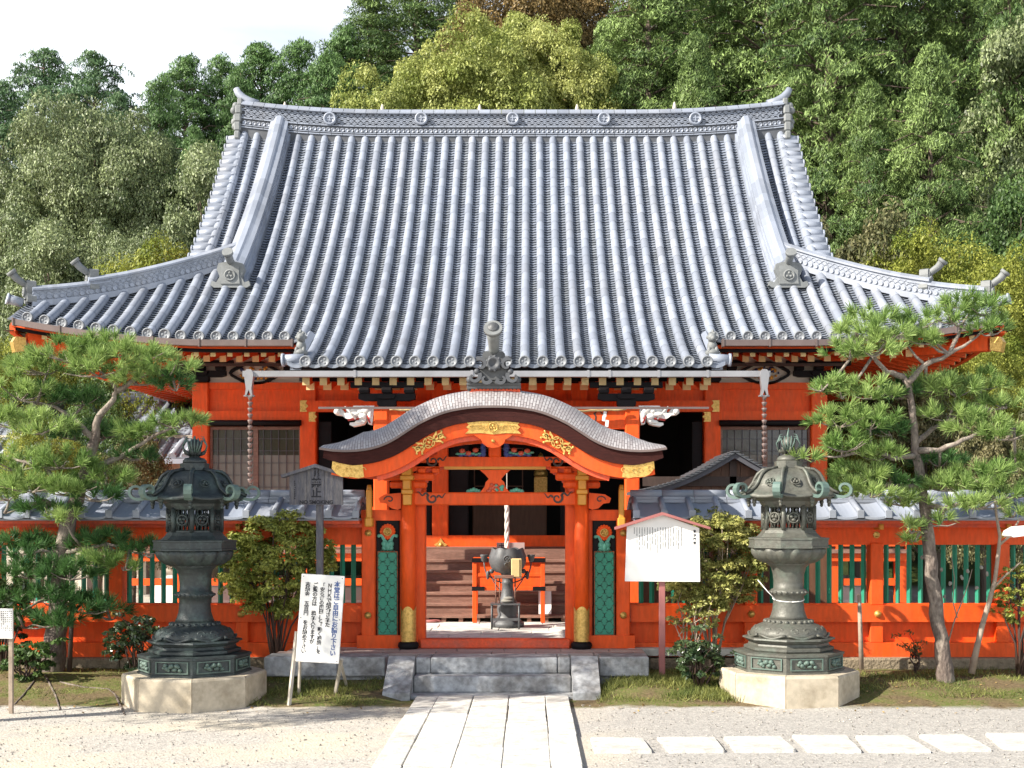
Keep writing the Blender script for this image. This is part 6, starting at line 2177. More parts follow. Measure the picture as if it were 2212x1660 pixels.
b.ball((PX(930, 19.9), 19.9, .455), .05, 8, 5, (2.4, .9, .5)); b.ball((PX(940, 19.95), 19.95, .455), .05, 8, 5, (2.2, .9, .5))
o = b.build("slippers", PINK, None, (PX(934, 19.9), 19.9, .43)); tag(o, "pair of pale pink slippers at the foot of the stair", "slippers")

# bell rope: three strands twisted
YRp = 20.25
b = MB()
x = PX(1095, YRp)
for q in range(3):
    pts = [(x + .021 * math.cos(z * 13 + q * 2.094), YRp + .021 * math.sin(z * 13 + q * 2.094), z) for z in lin(1.5, 2.42, 42)]
    b.tube(pts, .021, 7)
b.ball((x, YRp, 1.5), .05, 10, 6)
b.ball((x, YRp, 2.44), .05, 10, 6)
b.tube([(x, YRp, 2.46), (x, YRp + .08, 3.95)], .009, 6)
o = b.build("bell_rope", ROPE, None, (x, YRp, 4.3)); tag(o, "thick twisted white bell rope hanging before the hall stair", "rope")
# sacred rope with paper strips and straw tassels across the porch
b = MB()
xa, xb = PX(843, 20.3), PX(1352, 20.3)
Yr = 20.2
b.tube([(xa + (xb - xa) * t, Yr, 3.93 - .05 * math.sin(t * math.pi) + .006 * math.sin(t * 90)) for t in lin(0, 1, 60)], .018, 7)
o = b.build("straw_rope", STRAW, None, (XC, Yr, 3.9)); tag(o, "thin straw rope strung between the porch columns", "straw rope")
WL[o.name] = Vector((XC, Yr, 3.9))
for px_ in (878, 1304):
    x = PX(px_, Yr)
    s = MB()
    z = 3.90
    for kx, (dx_, w_, h_) in enumerate(((0, .05, .10), (-.02, .05, .10), (.015, .055, .12), (-.02, .055, .10))):
        s._a([(x + dx_ * kx, Yr - .02 - .002 * kx, z), (x + dx_ * kx + w_, Yr - .02 - .002 * kx, z - .01), (x + dx_ * kx + w_ * .8, Yr - .026, z - h_), (x + dx_ * kx - .01, Yr - .026, z - h_ + .012)], [(0, 1, 2, 3)])
        z -= h_ * .72
    o2 = s.build("folded_paper_strip", WHITE, None, (x, Yr, 3.9)); tag(o2, "zigzag white paper strip at the %s end of the straw rope" % ("left" if px_ < 1000 else "right"), "paper streamer", "paper strips on the straw rope")
for px_ in (945, 1007, 1150, 1210):
    x = PX(px_, Yr); s = MB()
    for q in range(26):
        a = q * 2.4; r_ = .07 * math.sqrt(q / 26)
        s.tube([(x + r_ * .35 * math.cos(a), Yr + .03 + r_ * .3 * math.sin(a), 3.90), (x + r_ * math.cos(a) * 1.4, Yr + .03 + r_ * math.sin(a), 3.35)], .009, 4)
    o2 = s.build("straw_tassel", STRAW, None, (x, Yr, 3.9))
    tag(o2, {945: "leftmost straw tassel hanging behind the gate arch", 1007: "straw tassel just left of the king post, behind the gate arch", 1150: "straw tassel just right of the king post, behind the gate arch", 1210: "rightmost straw tassel hanging behind the gate arch"}[px_], "tassel", "straw tassels on the rope")

# rain chains
def rain_chain(px_, py_end, label):
    Y = 19.94
    x = PX(px_, Y)
    T = thing("rain_chain", label, "rain chain", (x, Y, 4.13), "cup rain chains under the porch gutter")
    z = 4.12; zend = PZ(py_end, Y); k_ = 0
    m = MB(); hk = MB()
    while z - .09 > zend:
        m.lathe([(.044, z), (.046, z - .004), (.036, z - .035), (.019, z - .066), (.010, z - .068)], (x, Y, 0), 12)
        hk.tube([(x + .02 * math.cos(t), Y, z - .075 + .02 * math.sin(t)) for t in lin(0, 6.28, 8)], .005, 4)
        z -= .0965
    c = m.build("chain_cups", mat("copper_cups_%d" % px_, (.26, .20, .185), .4, .3, 10, metal=.5), T)
    hk.build("links", COPPER_D, T)
rain_chain(540.5, 1050, "left cup rain chain hanging from the porch gutter behind the dark lantern")
rain_chain(1651, 1003, "right cup rain chain hanging from the porch gutter behind the sunlit lantern")

# ------------------------------------------------------------------ neighbouring buildings, odds and ends
ps = thing("plank_outbuilding", "low dark plank outbuilding with a shallow gable, between gate and right lantern", "outbuilding", (PX(1585, 18), 18.3, .43))
YSd = 18.0
pk = (PX(1585, YSd), PZ(980, YSd)); le = (PX(1372, YSd), PZ(1067, YSd)); ri = (PX(1800, YSd), PZ(1067, YSd))
b = MB()
x = le[0] + .12
while x < ri[0] - .12:
    xe = x + .145
    def zt(xx): return pk[1] - .06 - abs(xx - pk[0]) * (pk[1] - le[1]) / (pk[0] - le[0])
    b.prism([(x + .003, .43), (xe - .003, .43), (xe - .003, zt(xe)), (x + .003, zt(x))], YSd + .10, YSd + .14)
    x = xe
b.build("plank_wall", WOOD_M, ps)
b = MB()
b.box(le[0] + .12, ri[0] - .12, YSd + .05, YSd + .10, PZ(1046, YSd) - .03, PZ(1034, YSd) + .03)
b.box(pk[0] - .05, pk[0] + .05, YSd + .05, YSd + .10, .5, pk[1] - .1)
b.build("crossbeam", WOOD_D, ps)
b = MB()
for (e, s_) in ((le, -1), (ri, 1)):
    pts = []
    for t in lin(0, 1, 8):
        pts.append((pk[0] + (e[0] - pk[0]) * t, pk[1] + (e[1] - pk[1]) * t - .09 * math.sin(t * math.pi)))
    tp_ = pts if s_ > 0 else pts[::-1]
    b.strip([(p[0], p[1]) for p in tp_], [(p[0], p[1] - .075) for p in tp_], YSd - .1, YSd + .02)
bb_ = b.build("bargeboard", mat("dark_grey_board", (.085, .085, .10), .6, .2, 5), ps)
b = MB()
for (e, s_) in ((le, -1), (ri, 1)):
    pts = []
    for t in lin(0, 1, 8):
        pts.append((pk[0] + (e[0] - pk[0]) * t, pk[1] + (e[1] - pk[1]) * t - .09 * math.sin(t * math.pi)))
    tp_ = pts if s_ > 0 else pts[::-1]
    b.strip([(p[0], p[1] + .035) for p in tp_], [(p[0], p[1] + .003) for p in tp_], YSd - .14, YSd + 1.6)
    for k_ in range(22):
        t = (k_ + .5) / 22
        xx = pk[0] + (e[0] - pk[0]) * t; zz = pk[1] + (e[1] - pk[1]) * t - .09 * math.sin(t * math.pi)
        b.bbox(xx - .03, xx + .03, YSd - .15, YSd + 1.55, zz + .03, zz + .045, .006)
b.build("roof", RIDGE_D, ps)

sb = thing("side_building", "low white-walled building with a grey tiled roof, behind the left pine", "building", (-9.6, 29, .16))
b = MB(); b.box(-13.5, -7.6, 29, 34, .16, 4.1); b.build("wall", PLASTER, sb)
b = MB()
for x in (-13.4, -11.9, -10.4, -9.0, -7.65): b.box(x - .08, x + .08, 28.9, 29.0, .16, 4.1)
for z in (1.5, 2.6, 3.5): b.box(-13.5, -7.6, 28.92, 28.99, z, z + .12)
b.build("timber_frame", WOOD_D, sb)
b = MB()
for x0, x1 in ((-9.5, -8.2), (-12.2, -10.8)):
    b.box(x0, x1, 28.93, 28.97, 2.0, 2.6)
b.build("dark_window", GLASS, sb)
b = MB()
x = -14.2
while x < -7.0:
    b.tube([(x, 28.0, 3.55 + .0), (x, 29.5, 4.2), (x, 31, 5.1)], .09, 8)
    x += .3
b._a([(-14.3, 28.0, 3.52), (-7.0, 28.0, 3.52), (-7.0, 31, 5.05), (-14.3, 31, 5.05)], [(0, 1, 2, 3)])
b._a([(-14.3, 34.6, 3.52), (-7.0, 34.6, 3.52), (-7.0, 31, 5.05), (-14.3, 31, 5.05)], [(3, 2, 1, 0)])
b.tube([(-14.3, 31, 5.2), (-6.95, 31, 5.2)], .14, 10)
b.box(-14.2, -7.05, 28.0, 28.08, 3.38, 3.5)
b.build("roof", TILE, sb)
# white garden light at the right edge
gl = thing("garden_lamp", "white rounded lamp head reaching in at the right edge", "lamp", (PX(2260, 13.5), 13.5, 0))
b = MB()
x0 = PX(2172, 13.5); z0 = PZ(1147, 13.5)
pts = [(0, -.05), (.02, .0), (.10, .045), (.26, .06), (.5, .05), (.62, .0), (.62, -.06), (.4, -.05), (.15, -.055), (.03, -.07)]
b.prism([(x0 + a, z0 + c_) for a, c_ in pts][::-1], 13.35, 13.6)
b.build("lamp_head", WHITE, gl)
b = MB(); b.tube([(x0 + .5, 13.5, z0 - .05), (x0 + .52, 13.5, 1.0), (x0 + .52, 13.5, 0)], .03, 8)
b.build("pole", COPPER_D, gl)
# stakes in the bed
for (px0, py0, px1, py1, Y, m_, lb) in ((1856, 1284, 1861, 1447, 15.6, TWIG, "thin weathered stake standing before the right fence"), (157, 1290, 150, 1452, 15.2, WOOD_D, "dark wooden stake beside the left pine trunk")):
    b = MB(); b.tube([P(px0, py0, Y), P(px1, py1, Y)], [.026, .032], 8)
    o = b.build("wooden_stake", m_, None, tuple(P(px1, py1, Y))); tag(o, lb, "stake")
# ------------------------------------------------------------------ vegetation
def rot_quads(c, ax_u, ax_v, su, sv):
    """leaf quads (diamond-ish) from centres and two axes"""
    u = ax_u * su[:, None]; v = ax_v * sv[:, None]
    return np.stack([c - u, c + v * .9 - u * .1, c + u, c - v * .9 - u * .1], axis=1)
def unit(a): return a / np.maximum(np.linalg.norm(a, axis=-1, keepdims=True), 1e-9)
def leaves_at(rng, C, N, size, droop=0.0, up=0.5, jit=0.7, asp=.55):
    """C centres, N outward normals"""
    n = len(C)
    nrm = unit(N + rng.normal(0, jit, (n, 3)) + np.array([0, 0, up]))
    t = unit(np.cross(nrm, rng.normal(0, 1, (n, 3))))
    t[:, 2] -= droop; t = unit(t)
    b = unit(np.cross(nrm, t))
    s = size * rng.uniform(.6, 1.35, n)
    return rot_quads(C, t, b, s, s * asp)
def puff(rng, c, r, n, sq=(1, 1, .75)):
    d = unit(rng.normal(0, 1, (n, 3)))
    d[:, 2] = np.where(d[:, 2] < -.35, -d[:, 2] * .5, d[:, 2])
    rad = r * rng.uniform(.55, 1.0, n) ** .5
    return c + d * rad[:, None] * np.array(sq), d
def trunk_mb(h, r, lean=(0, 0), seed=0, limbs=6, spread=.4, z0=.35, z1=.9):
    rg = random.Random(seed)
    mb = MB()
    pts = [Vector((lean[0] * t * h + rg.uniform(-.02, .02) * h, lean[1] * t * h + rg.uniform(-.02, .02) * h, h * t)) for t in lin(0, 1, 7)]
    pts[0] = Vector((0, 0, -.8))
    mb.tube(pts, [r * (1.15 - t) for t in lin(0, 1, 7)], 9)
    for k in range(limbs):
        t = z0 + (z1 - z0) * k / max(1, limbs - 1)
        i = min(6, int(t * 7)); p = pts[i] + (pts[i + 1] - pts[i]) * (t * 7 - i)
        a = k * 2.4 + rg.uniform(-.3, .3)
        L = h * spread * (1.1 - t * .6)
        d = Vector((math.cos(a), math.sin(a), .55))
        mb.tube([p, p + d * L * .5, p + Vector((d.x * L, d.y * L, d.z * L * 1.25))], [r * .5 * (1.1 - t), r * .3 * (1.1 - t), r * .08], 6)
    return mb
def broadleaf(name, seed, h, rad, n_puff, per, leaf, mt, crown_z=.6, sq=.8, pr=.22, up=.6):
    """a tree proto: crown made of leaf puffs over a lumpy dome, with gaps between them"""
    rng = np.random.default_rng(seed)
    T = thing(name, None, None, (0, 0, 0))
    trunk_mb(h * .9, h * .03, seed=seed, limbs=8, spread=.36, z0=.3).build("trunk", TRUNK_D, T)
    cz = h * crown_z
    Q = []
    d = unit(rng.normal(0, 1, (n_puff, 3)))
    d[:, 2] = np.where(d[:, 2] < -.5, -d[:, 2], d[:, 2])
    lob = 1 + .16 * np.sin(d[:, 0] * 5 + seed) * np.cos(d[:, 1] * 4 + seed * 2) + rng.uniform(-.12, .06, n_puff)
    for k in range(n_puff):
        f = lob[k] * (1 if k % 4 else .72)
        c = np.array([d[k, 0] * rad * f, d[k, 1] * rad * f, cz + d[k, 2] * (h - cz) * f * .92])
        r_ = rad * pr * rng.uniform(.65, 1.25)
        P_, N_ = puff(rng, c, r_, per)
        Q.append(leaves_at(rng, P_, N_, leaf, up=up, asp=.6))
    quads("crown", np.concatenate(Q), mt, T, local=True)
    return T
def conifer(name, seed, h, rad, mt, leaf=.16, step=.6, top_r=1.7, zb=.12, dense=1.0, droop=.5):
    """cypress or cedar proto: whorled boughs carrying drooping fans of foliage"""
    rng = np.random.default_rng(seed)
    T = thing(name, None, None, (0, 0, 0))
    rg = random.Random(seed)
    mb = MB()
    mb.tube([(0, 0, -1), (0, 0, h * .5), (0, 0, h * .98)], [h * .018, h * .011, .03], 9)
    Q = []
    z = h * zb
    while z < h * .985:
        u = max(0.0, (z / h - zb) / (1 - zb))
        r0 = rad * (1 - u ** top_r) ** .75 * rg.uniform(.74, 1.18)
        nb = max(5, int(r0 * 2.9 + 2))
        a0 = rg.uniform(0, 6.28)
        for k in range(nb):
            a = a0 + k * 6.283 / nb + rg.uniform(-.25, .25)
            L = r0 * rg.uniform(.65, 1.12)
            dz = rg.uniform(-.2, .25) * L
            e = Vector((math.cos(a) * L, math.sin(a) * L, z + dz))
            if L > 1.2 and k % 2 == 0:
                mb.tube([(0, 0, z - .1 * L), (e.x * .5, e.y * .5, z + dz * .5 + .1 * L), tuple(e)], [.05, .035, .012], 4, caps=False)
            m_ = max(2, int(L * 1.1))
            for q in range(m_):
                t = .35 + .65 * (q + .5) / m_
                c = np.array([e.x * t, e.y * t, z + dz * t + .12 * L * math.sin(t * 3.1)]) + rng.normal(0, .14, 3)
                n_ = int(130 * dense)
                s = rng.uniform(.32, .62)
                th = rng.uniform(0, 6.28, n_); rr_ = np.sqrt(rng.uniform(0, 1, n_)) * s
                outx, outy = math.cos(a), math.sin(a)
                du = rr_ * np.cos(th); dv = rr_ * np.sin(th)
                P_ = c + np.stack([outx * du * 1.15 - outy * dv, outy * du * 1.15 + outx * dv, -droop * (np.abs(du) + np.maximum(du, 0)) * .9 - .35 * rr_ ** 2 / s + rng.normal(0, .05, n_)], axis=1)
                N_ = np.stack([outx * du + 0.2 * outx, outy * du + 0.2 * outy, np.full(n_, .25)], axis=1)
                Q.append(leaves_at(rng, P_, unit(N_), leaf, droop=.9, up=.5, jit=.5, asp=.26))
        z += step * (1.05 - .35 * u)
    mb.build("trunk", TRUNK_D, T)
    quads("crown", np.concatenate(Q), mt, T, local=True)
    return T
L_CYP = leaf_mat("cypress_foliage", (.042, .095, .032), (.13, .225, .07), .4, .12, scale=.25)
L_CYP2 = leaf_mat("cedar_foliage", (.045, .090, .026), (.23, .32, .10), .4, .12, scale=.3)
L_DARK = leaf_mat("dark_conifer_foliage", (.055, .12, .055), (.12, .20, .085), .4, .2, scale=.25)
L_OAK = leaf_mat("grey_green_leaves", (.11, .15, .060), (.27, .32, .15), .45, .25, scale=.3, gloss=.5)
L_YEL = leaf_mat("yellow_green_leaves", (.23, .28, .06), (.48, .50, .17), .35, .35, scale=.35, gloss=.4)
L_MAP = leaf_mat("maple_leaves", (.15, .20, .03), (.36, .38, .08), .3, .4, scale=.6)
L_BRN = leaf_mat("rusty_leaves", (.13, .095, .035), (.26, .18, .07), .35, .25, scale=.3)
L_OLI = leaf_mat("olive_leaves", (.10, .115, .045), (.22, .20, .10), .4, .25, scale=.6)
L_GRN = leaf_mat("mid_green_leaves", (.045, .10, .025), (.12, .19, .05), .4, .3, scale=.4, gloss=.4)
protos = {
    'sugi': [conifer("cedar_tree", 3, 20, 4.2, L_CYP2, .085, .6, dense=1.2), conifer("cedar_tree", 8, 19, 4.0, L_CYP2, .085, .6, dense=1.2)],
    'hinoki': [conifer("cypress_tree", 5, 15, 3.4, L_CYP, .092, .56, dense=1.1, top_r=2.4, droop=.3), conifer("cypress_tree", 6, 14, 3.6, L_CYP, .092, .56, dense=1.1, top_r=3.0, droop=.25)],
    'dark': [conifer("dark_fir_tree", 9, 14, 3.7, L_DARK, .10, .66, dense=.95, top_r=2.6, droop=.2)],
    'oak': [broadleaf("evergreen_oak", 12, 13, 5.6, 400, 480, .062, L_OAK, .55, pr=.17), broadleaf("evergreen_oak", 13, 11, 4.2, 270, 450, .060, L_OAK, .5, pr=.19)],
    'yellow': [broadleaf("dogwood_tree", 21, 14, 5.4, 430, 440, .066, L_YEL, .66, pr=.155, up=1.1)],
    'brown': [broadleaf("rusty_oak", 31, 13, 4.6, 260, 380, .075, L_BRN, .6, pr=.2)],
    'maple': [broadleaf("maple_tree", 41, 6.5, 2.7, 210, 300, .042, L_MAP, .6, pr=.19, up=1.3)],
    'olive': [broadleaf("olive_bush", 51, 5, 2.2, 170, 280, .044, L_OLI, .5, pr=.2)],
    'green': [broadleaf("camellia_tree", 61, 7, 3.0, 200, 300, .050, L_GRN, .5, pr=.2)],
}
DIM = {}
for key_, lst_ in protos.items():
    for i_, T_ in enumerate(lst_):
        me_ = [c for c in T_.children if c.name.startswith("crown")][0].data
        co_ = np.zeros(len(me_.vertices) * 3, dtype=np.float32); me_.vertices.foreach_get('co', co_); co_ = co_.reshape(-1, 3)
        DIM[(key_, i_)] = (float(np.percentile(co_[:, 2], 99.3)), float(np.percentile(np.hypot(co_[:, 0], co_[:, 1]), 95)))
used = {}
def plant(kind, v, px_, top, Y, wpx, label, group=None, base=None):
    src = protos[kind][v % len(protos[kind])]
    x = PX(px_, Y)
    zb = gh(x, Y) - .3 if base is None else base
    H = PZ(top, Y) - zb
    ph, pr_ = DIM[(kind, v % len(protos[kind]))]
    sz = H / ph
    sx = wpx / F * Y / pr_ * (1.25 if kind in ('sugi', 'hinoki', 'dark') else 1.1)
    if H > ph * 1.12: print('TALL', label, round(H, 1), ph)
    sx = max(sx, sz * .5)
    key = (kind, v % len(protos[kind]))
    o = src if key not in used else copy_tree(src)
    used[key] = 1
    o.location = (x, Y, zb)
    o.scale = (sx, sx, sz)
    o.rotation_euler = (0, 0, random.uniform(0, 6.28))
    cat = {'sugi': "cedar tree", 'hinoki': "cypress tree", 'dark': "fir tree", 'oak': "oak tree", 'yellow': "dogwood tree", 'brown': "oak tree", 'maple': "maple tree", 'olive': "bush", 'green': "camellia tree"}[kind]
    tag(o, label, cat, group or "trees on the hill behind the hall")
TREES = [
    # left skyline
    ('dark', 0, 95, 122, 62, 120, "tallest dark fir at the far left, top against the sky"),
    ('dark', 0, 205, 128, 60, 115, "dark fir with a see-through crown beside the skyline gap"),
    ('dark', 0, -5, 190, 58, 110, "dark fir cut by the left edge"),
    ('dark', 0, 255, 215, 58, 75, "small dark fir sloping down into the skyline gap"),
    ('dark', 0, 150, 250, 54, 95, "dark fir standing low behind the round grey-green oak"),
    ('hinoki', 0, 400, 136, 55, 110, "green cypress first right of the skyline gap"),
    ('hinoki', 1, 345, 185, 50, 85, "lower green cypress at the foot of the skyline gap"),
    ('hinoki', 1, 478, 142, 56, 105, "cypress above the left end of the hall ridge"),
    ('hinoki', 0, 565, 104, 58, 120, "cypress left of the yellow-green tree, second highest of its row"),
    ('hinoki', 1, 645, 106, 56, 120, "cypress with a rounded top above the left third of the ridge"),
    ('hinoki', 0, 420, 285, 47, 60, "bright green cypress directly above the pale strip of oak"),
    ('hinoki', 0, 705, 125, 52, 90, "cypress low against the yellow-green tree"),
    ('hinoki', 1, 520, 175, 50, 90, "cypress behind the hall's left ridge tip"),
    ('sugi', 0, 800, -15, 58, 150, "tall dark cedar bordering the open sky"),
    ('hinoki', 0, 742, 70, 57, 100, "cypress on the shoulder of the tall bordering cedar"),
    ('sugi', 1, 900, -90, 62, 150, "cedar whose top runs out of the picture beside the sky"),
    ('sugi', 0, 1000, -60, 66, 130, "cedar behind the rusty oak"),
    # broadleaf mid left
    ('oak', 0, 205, 250, 41, 205, "big round grey-green oak left of the hall"),
    ('oak', 1, 20, 345, 42, 150, "grey-green oak at the left edge below the firs"),
    ('oak', 1, 438, 335, 40, 82, "pale oak squeezed against the hall's left gable"),
    ('oak', 1, 110, 500, 34, 185, "lower grey-green oak above the left roof corner"),
    ('oak', 0, 300, 520, 36, 130, "shaded oak between roof corner and gable"),
    ('maple', 0, 345, 545, 31, 34, "small bright yellow-green maple beside the left gable"),
    # centre
    ('brown', 0, 1130, -45, 58, 165, "rusty brown oak above the yellow-green tree"),
    ('brown', 0, 1260, -35, 60, 110, "rusty brown oak next to the right-hand cedars"),
    ('yellow', 0, 1030, 66, 44, 200, "wide yellow-green dogwood over the middle of the ridge"),
    ('yellow', 0, 1180, 58, 46, 150, "yellow-green dogwood nearest the cedars"),
    ('yellow', 0, 880, 160, 42, 100, "low yellow-green dogwood at its left end"),
    # right: tall cedars
    ('sugi', 0, 1400, -130, 47, 165, "cedar right of the yellow-green trees"),
    ('sugi', 1, 1530, -260, 52, 165, "cedar rising out of the picture above the right ridge tip"),
    ('sugi', 1, 1660, -330, 48, 175, "huge cedar behind the right gable"),
    ('sugi', 0, 1790, -260, 43, 170, "near cedar whose trunk shows right of the gable"),
    ('sugi', 1, 1935, -330, 45, 190, "largest cedar, in the middle of the right-hand grove"),
    ('sugi', 0, 2090, -330, 47, 180, "cedar in deep shade near the right edge"),
    ('sugi', 1, 2215, -300, 52, 170, "cedar cut by the right edge"),
    ('sugi', 0, 1310, 60, 52, 90, "short cedar overlapping the dogwood"),
    ('sugi', 1, 1500, 90, 42, 110, "low cedar just above the right part of the ridge"),
    ('sugi', 0, 1880, 200, 38, 120, "lower cedar bough mass right of the verge"),
    ('oak', 1, 2310, 20, 40, 120, "greyish oak hanging in at the upper right edge"),
    ('green', 0, 2200, 400, 33, 85, "green camellia below the greyish oak at the right edge"),
    ('olive', 0, 1850, 478, 33, 75, "olive brown bush at the foot of the right gable"),
    ('maple', 0, 2030, 515, 31, 115, "yellow maple over the right hip ridge"),
    ('maple', 0, 2165, 560, 29, 105, "yellow maple beyond the right roof corner"),
    ('maple', 0, 1945, 560, 33, 60, "small yellow maple nearest the gable foot"),
    ('sugi', 1, 1450, -420, 66, 170, "far cedar filling the gap over the yellow-green trees"),
    ('sugi', 0, 1720, -460, 62, 200, "far cedar behind the right gable grove"),
    ('sugi', 1, 2020, -480, 62, 200, "far cedar between the two trunks on the right"),
    ('sugi', 0, 2180, -120, 41, 130, "cedar leaning over the right edge"),
    ('sugi', 0, 2010, 120, 37, 130, "low cedar boughs above the yellow maples"),
    # lower sides, seen under the eaves and between the pine boughs
    ('maple', 0, 40, 715, 30, 125, "yellow-green maple below the left roof corner"),
    ('green', 0, 215, 830, 28.5, 120, "camellia seen between the left pine boughs"),
    ('maple', 0, 90, 930, 24, 110, "low maple close behind the left fence"),
    ('olive', 0, 290, 960, 25, 90, "olive bush between left pine and lantern"),
    ('maple', 0, 2120, 740, 27, 120, "yellow maple behind the top of the right pine"),
    ('olive', 0, 2000, 830, 24, 120, "tangled olive brown bush behind the right pine trunk"),
    ('olive', 0, 2160, 880, 22, 110, "dry brown bush at the right edge behind the pine"),
    ('maple', 0, 1900, 900, 25, 80, "yellowish maple between hall corner and right pine"),
]
for (kd, v, px_, tp_, Y, wd, lb) in TREES:
    plant(kd, v, px_, tp_, Y, wd, lb)

# unseen maple added front left to shade the left lantern and the steps
sh_t = copy_tree(protos['maple'][0])
sh_t.location = (-8.45, 11.35, -.1); sh_t.scale = (.72, .50, 1.42); sh_t.rotation_euler = (0, 0, 0)
tag(sh_t, "maple added out of view on the left to shade the dark lantern", "maple tree")

# ------------------------------------------------------------------ garden pines
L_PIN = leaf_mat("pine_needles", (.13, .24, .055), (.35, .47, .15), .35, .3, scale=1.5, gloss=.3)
L_PIN_SHADE = leaf_mat("shade_painted_pine_needles", (.045, .12, .035), (.10, .21, .06), .35, .3, scale=1.5, gloss=.3)  # darker copy of the needles: shade put into the colour
def needles(rng, C, D, n=58, L=.125, wd=.0045):
    """tufts: C centres, D directions"""
    m = len(C)
    C = np.repeat(C, n, axis=0); D = np.repeat(D, n, axis=0)
    d = unit(D * .75 + rng.normal(0, .55, (m * n, 3)))
    ln = L * rng.uniform(.65, 1.15, m * n)
    s = unit(np.cross(d, rng.normal(0, 1, (m * n, 3)))) * wd
    st_ = C + d * ln[:, None] * .04 - D * rng.uniform(0, .05, m * n)[:, None]
    tip = C + d * ln[:, None]
    return np.stack([st_ - s, st_ + s, tip + s * .35, tip - s * .35], axis=1)
def garden_pine(label, trunk, branches, pads, Y0, seed, dens=1.0, m1=None):
    rng = np.random.default_rng(seed); rg = random.Random(seed)
    t0 = trunk[0]
    base = P(t0[0], t0[1], t0[3] if len(t0) > 3 else Y0)
    T = thing("garden_pine", label, "pine tree", tuple(base), "garden pines in front of the fence")
    mb = MB()
    def smooth_pts(pl):
        out = []
        for i in range(len(pl) - 1):
            for t in (0, .34, .67):
                a, b = Vector(pl[i]), Vector(pl[i + 1])
                p = a.lerp(b, t)
                if i or t: p += Vector((rg.uniform(-.012, .012), rg.uniform(-.012, .012), rg.uniform(-.012, .012)))
                out.append(p)
        out.append(Vector(pl[-1])); return out
    tr = [P(a, b, Y0 + (q[0] if q else 0)) for (a, b, r_, *q) in trunk]
    rad = [r_ for (a, b, r_, *q) in trunk]
    pts = smooth_pts(tr); rr_ = []
    for i in range(len(rad) - 1):
        for t in (0, .34, .67): rr_.append((rad[i] + (rad[i + 1] - rad[i]) * t) * rg.uniform(.93, 1.07))
    rr_.append(rad[-1])
    mb.tube(pts, [q_ * (.86 if seed == 17 else 1) for q_ in rr_], 12)
    mb.build("trunk", TRUNK, T)
    bb = MB()
    for br in branches:
        pl = [P(a, b, Y0 + d) for (a, b, d) in br[1:]]
        sp_ = smooth_pts(pl); n_ = len(sp_)
        bb.tube(sp_, [br[0] * (1 - .8 * i / (n_ - 1)) for i in range(n_)], 7)
    Q1, Q2 = [], []
    allb = [P(a, b, Y0 + d) for br in branches for (a, b, d) in br[1:]] + tr
    for (px_, py_, rx, ry, dy, sh) in pads:
        c = P(px_, py_, Y0 + dy)
        k = (Y0 + dy) / F
        RX, RZ, RY = rx * k * 1.15, ry * k * 1.15, rx * k * .9
        n = max(5, int(RX * RY * 40 * dens) + int(RX * RZ * 48 * dens))
        # twigs feeding the pad
        nb = min(allb, key=lambda q: (q - c).length)
        mid = nb.lerp(c, .55) + Vector((0, 0, -.06))
        root = c + Vector((0, 0, -RZ * .35))
        bb.tube([nb, mid, root], [.02, .016, .011], 6)
        for q in range(max(3, n // 5)):
            a = rg.uniform(0, 6.28); r_ = math.sqrt(rg.random())
            e = c + Vector((RX * r_ * math.cos(a), RY * r_ * math.sin(a), RZ * rg.uniform(-.2, .3)))
            bb.tube([root, root.lerp(e, .5) + Vector((0, 0, -.02)), e], [.012, .009, .005], 4, caps=False)
        th = rng.uniform(0, 6.28, n); r_ = np.sqrt(rng.uniform(0, 1, n))
        ux, uy = r_ * np.cos(th), r_ * np.sin(th)
        zz = np.sqrt(np.maximum(0, 1 - r_ ** 2)) * rng.uniform(-.25, 1, n)
        C = np.array(c) + np.stack([ux * RX, uy * RY, zz * RZ], axis=1)
        D = unit(np.stack([ux * .9, uy * .9, np.full(n, .75) + zz * .4], axis=1) + rng.normal(0, .22, (n, 3)))
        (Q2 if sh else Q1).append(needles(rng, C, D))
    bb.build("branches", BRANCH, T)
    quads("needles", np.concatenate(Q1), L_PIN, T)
    if Q2: quads("shade_painted_needles", np.concatenate(Q2), L_PIN_SHADE, T)
    return T
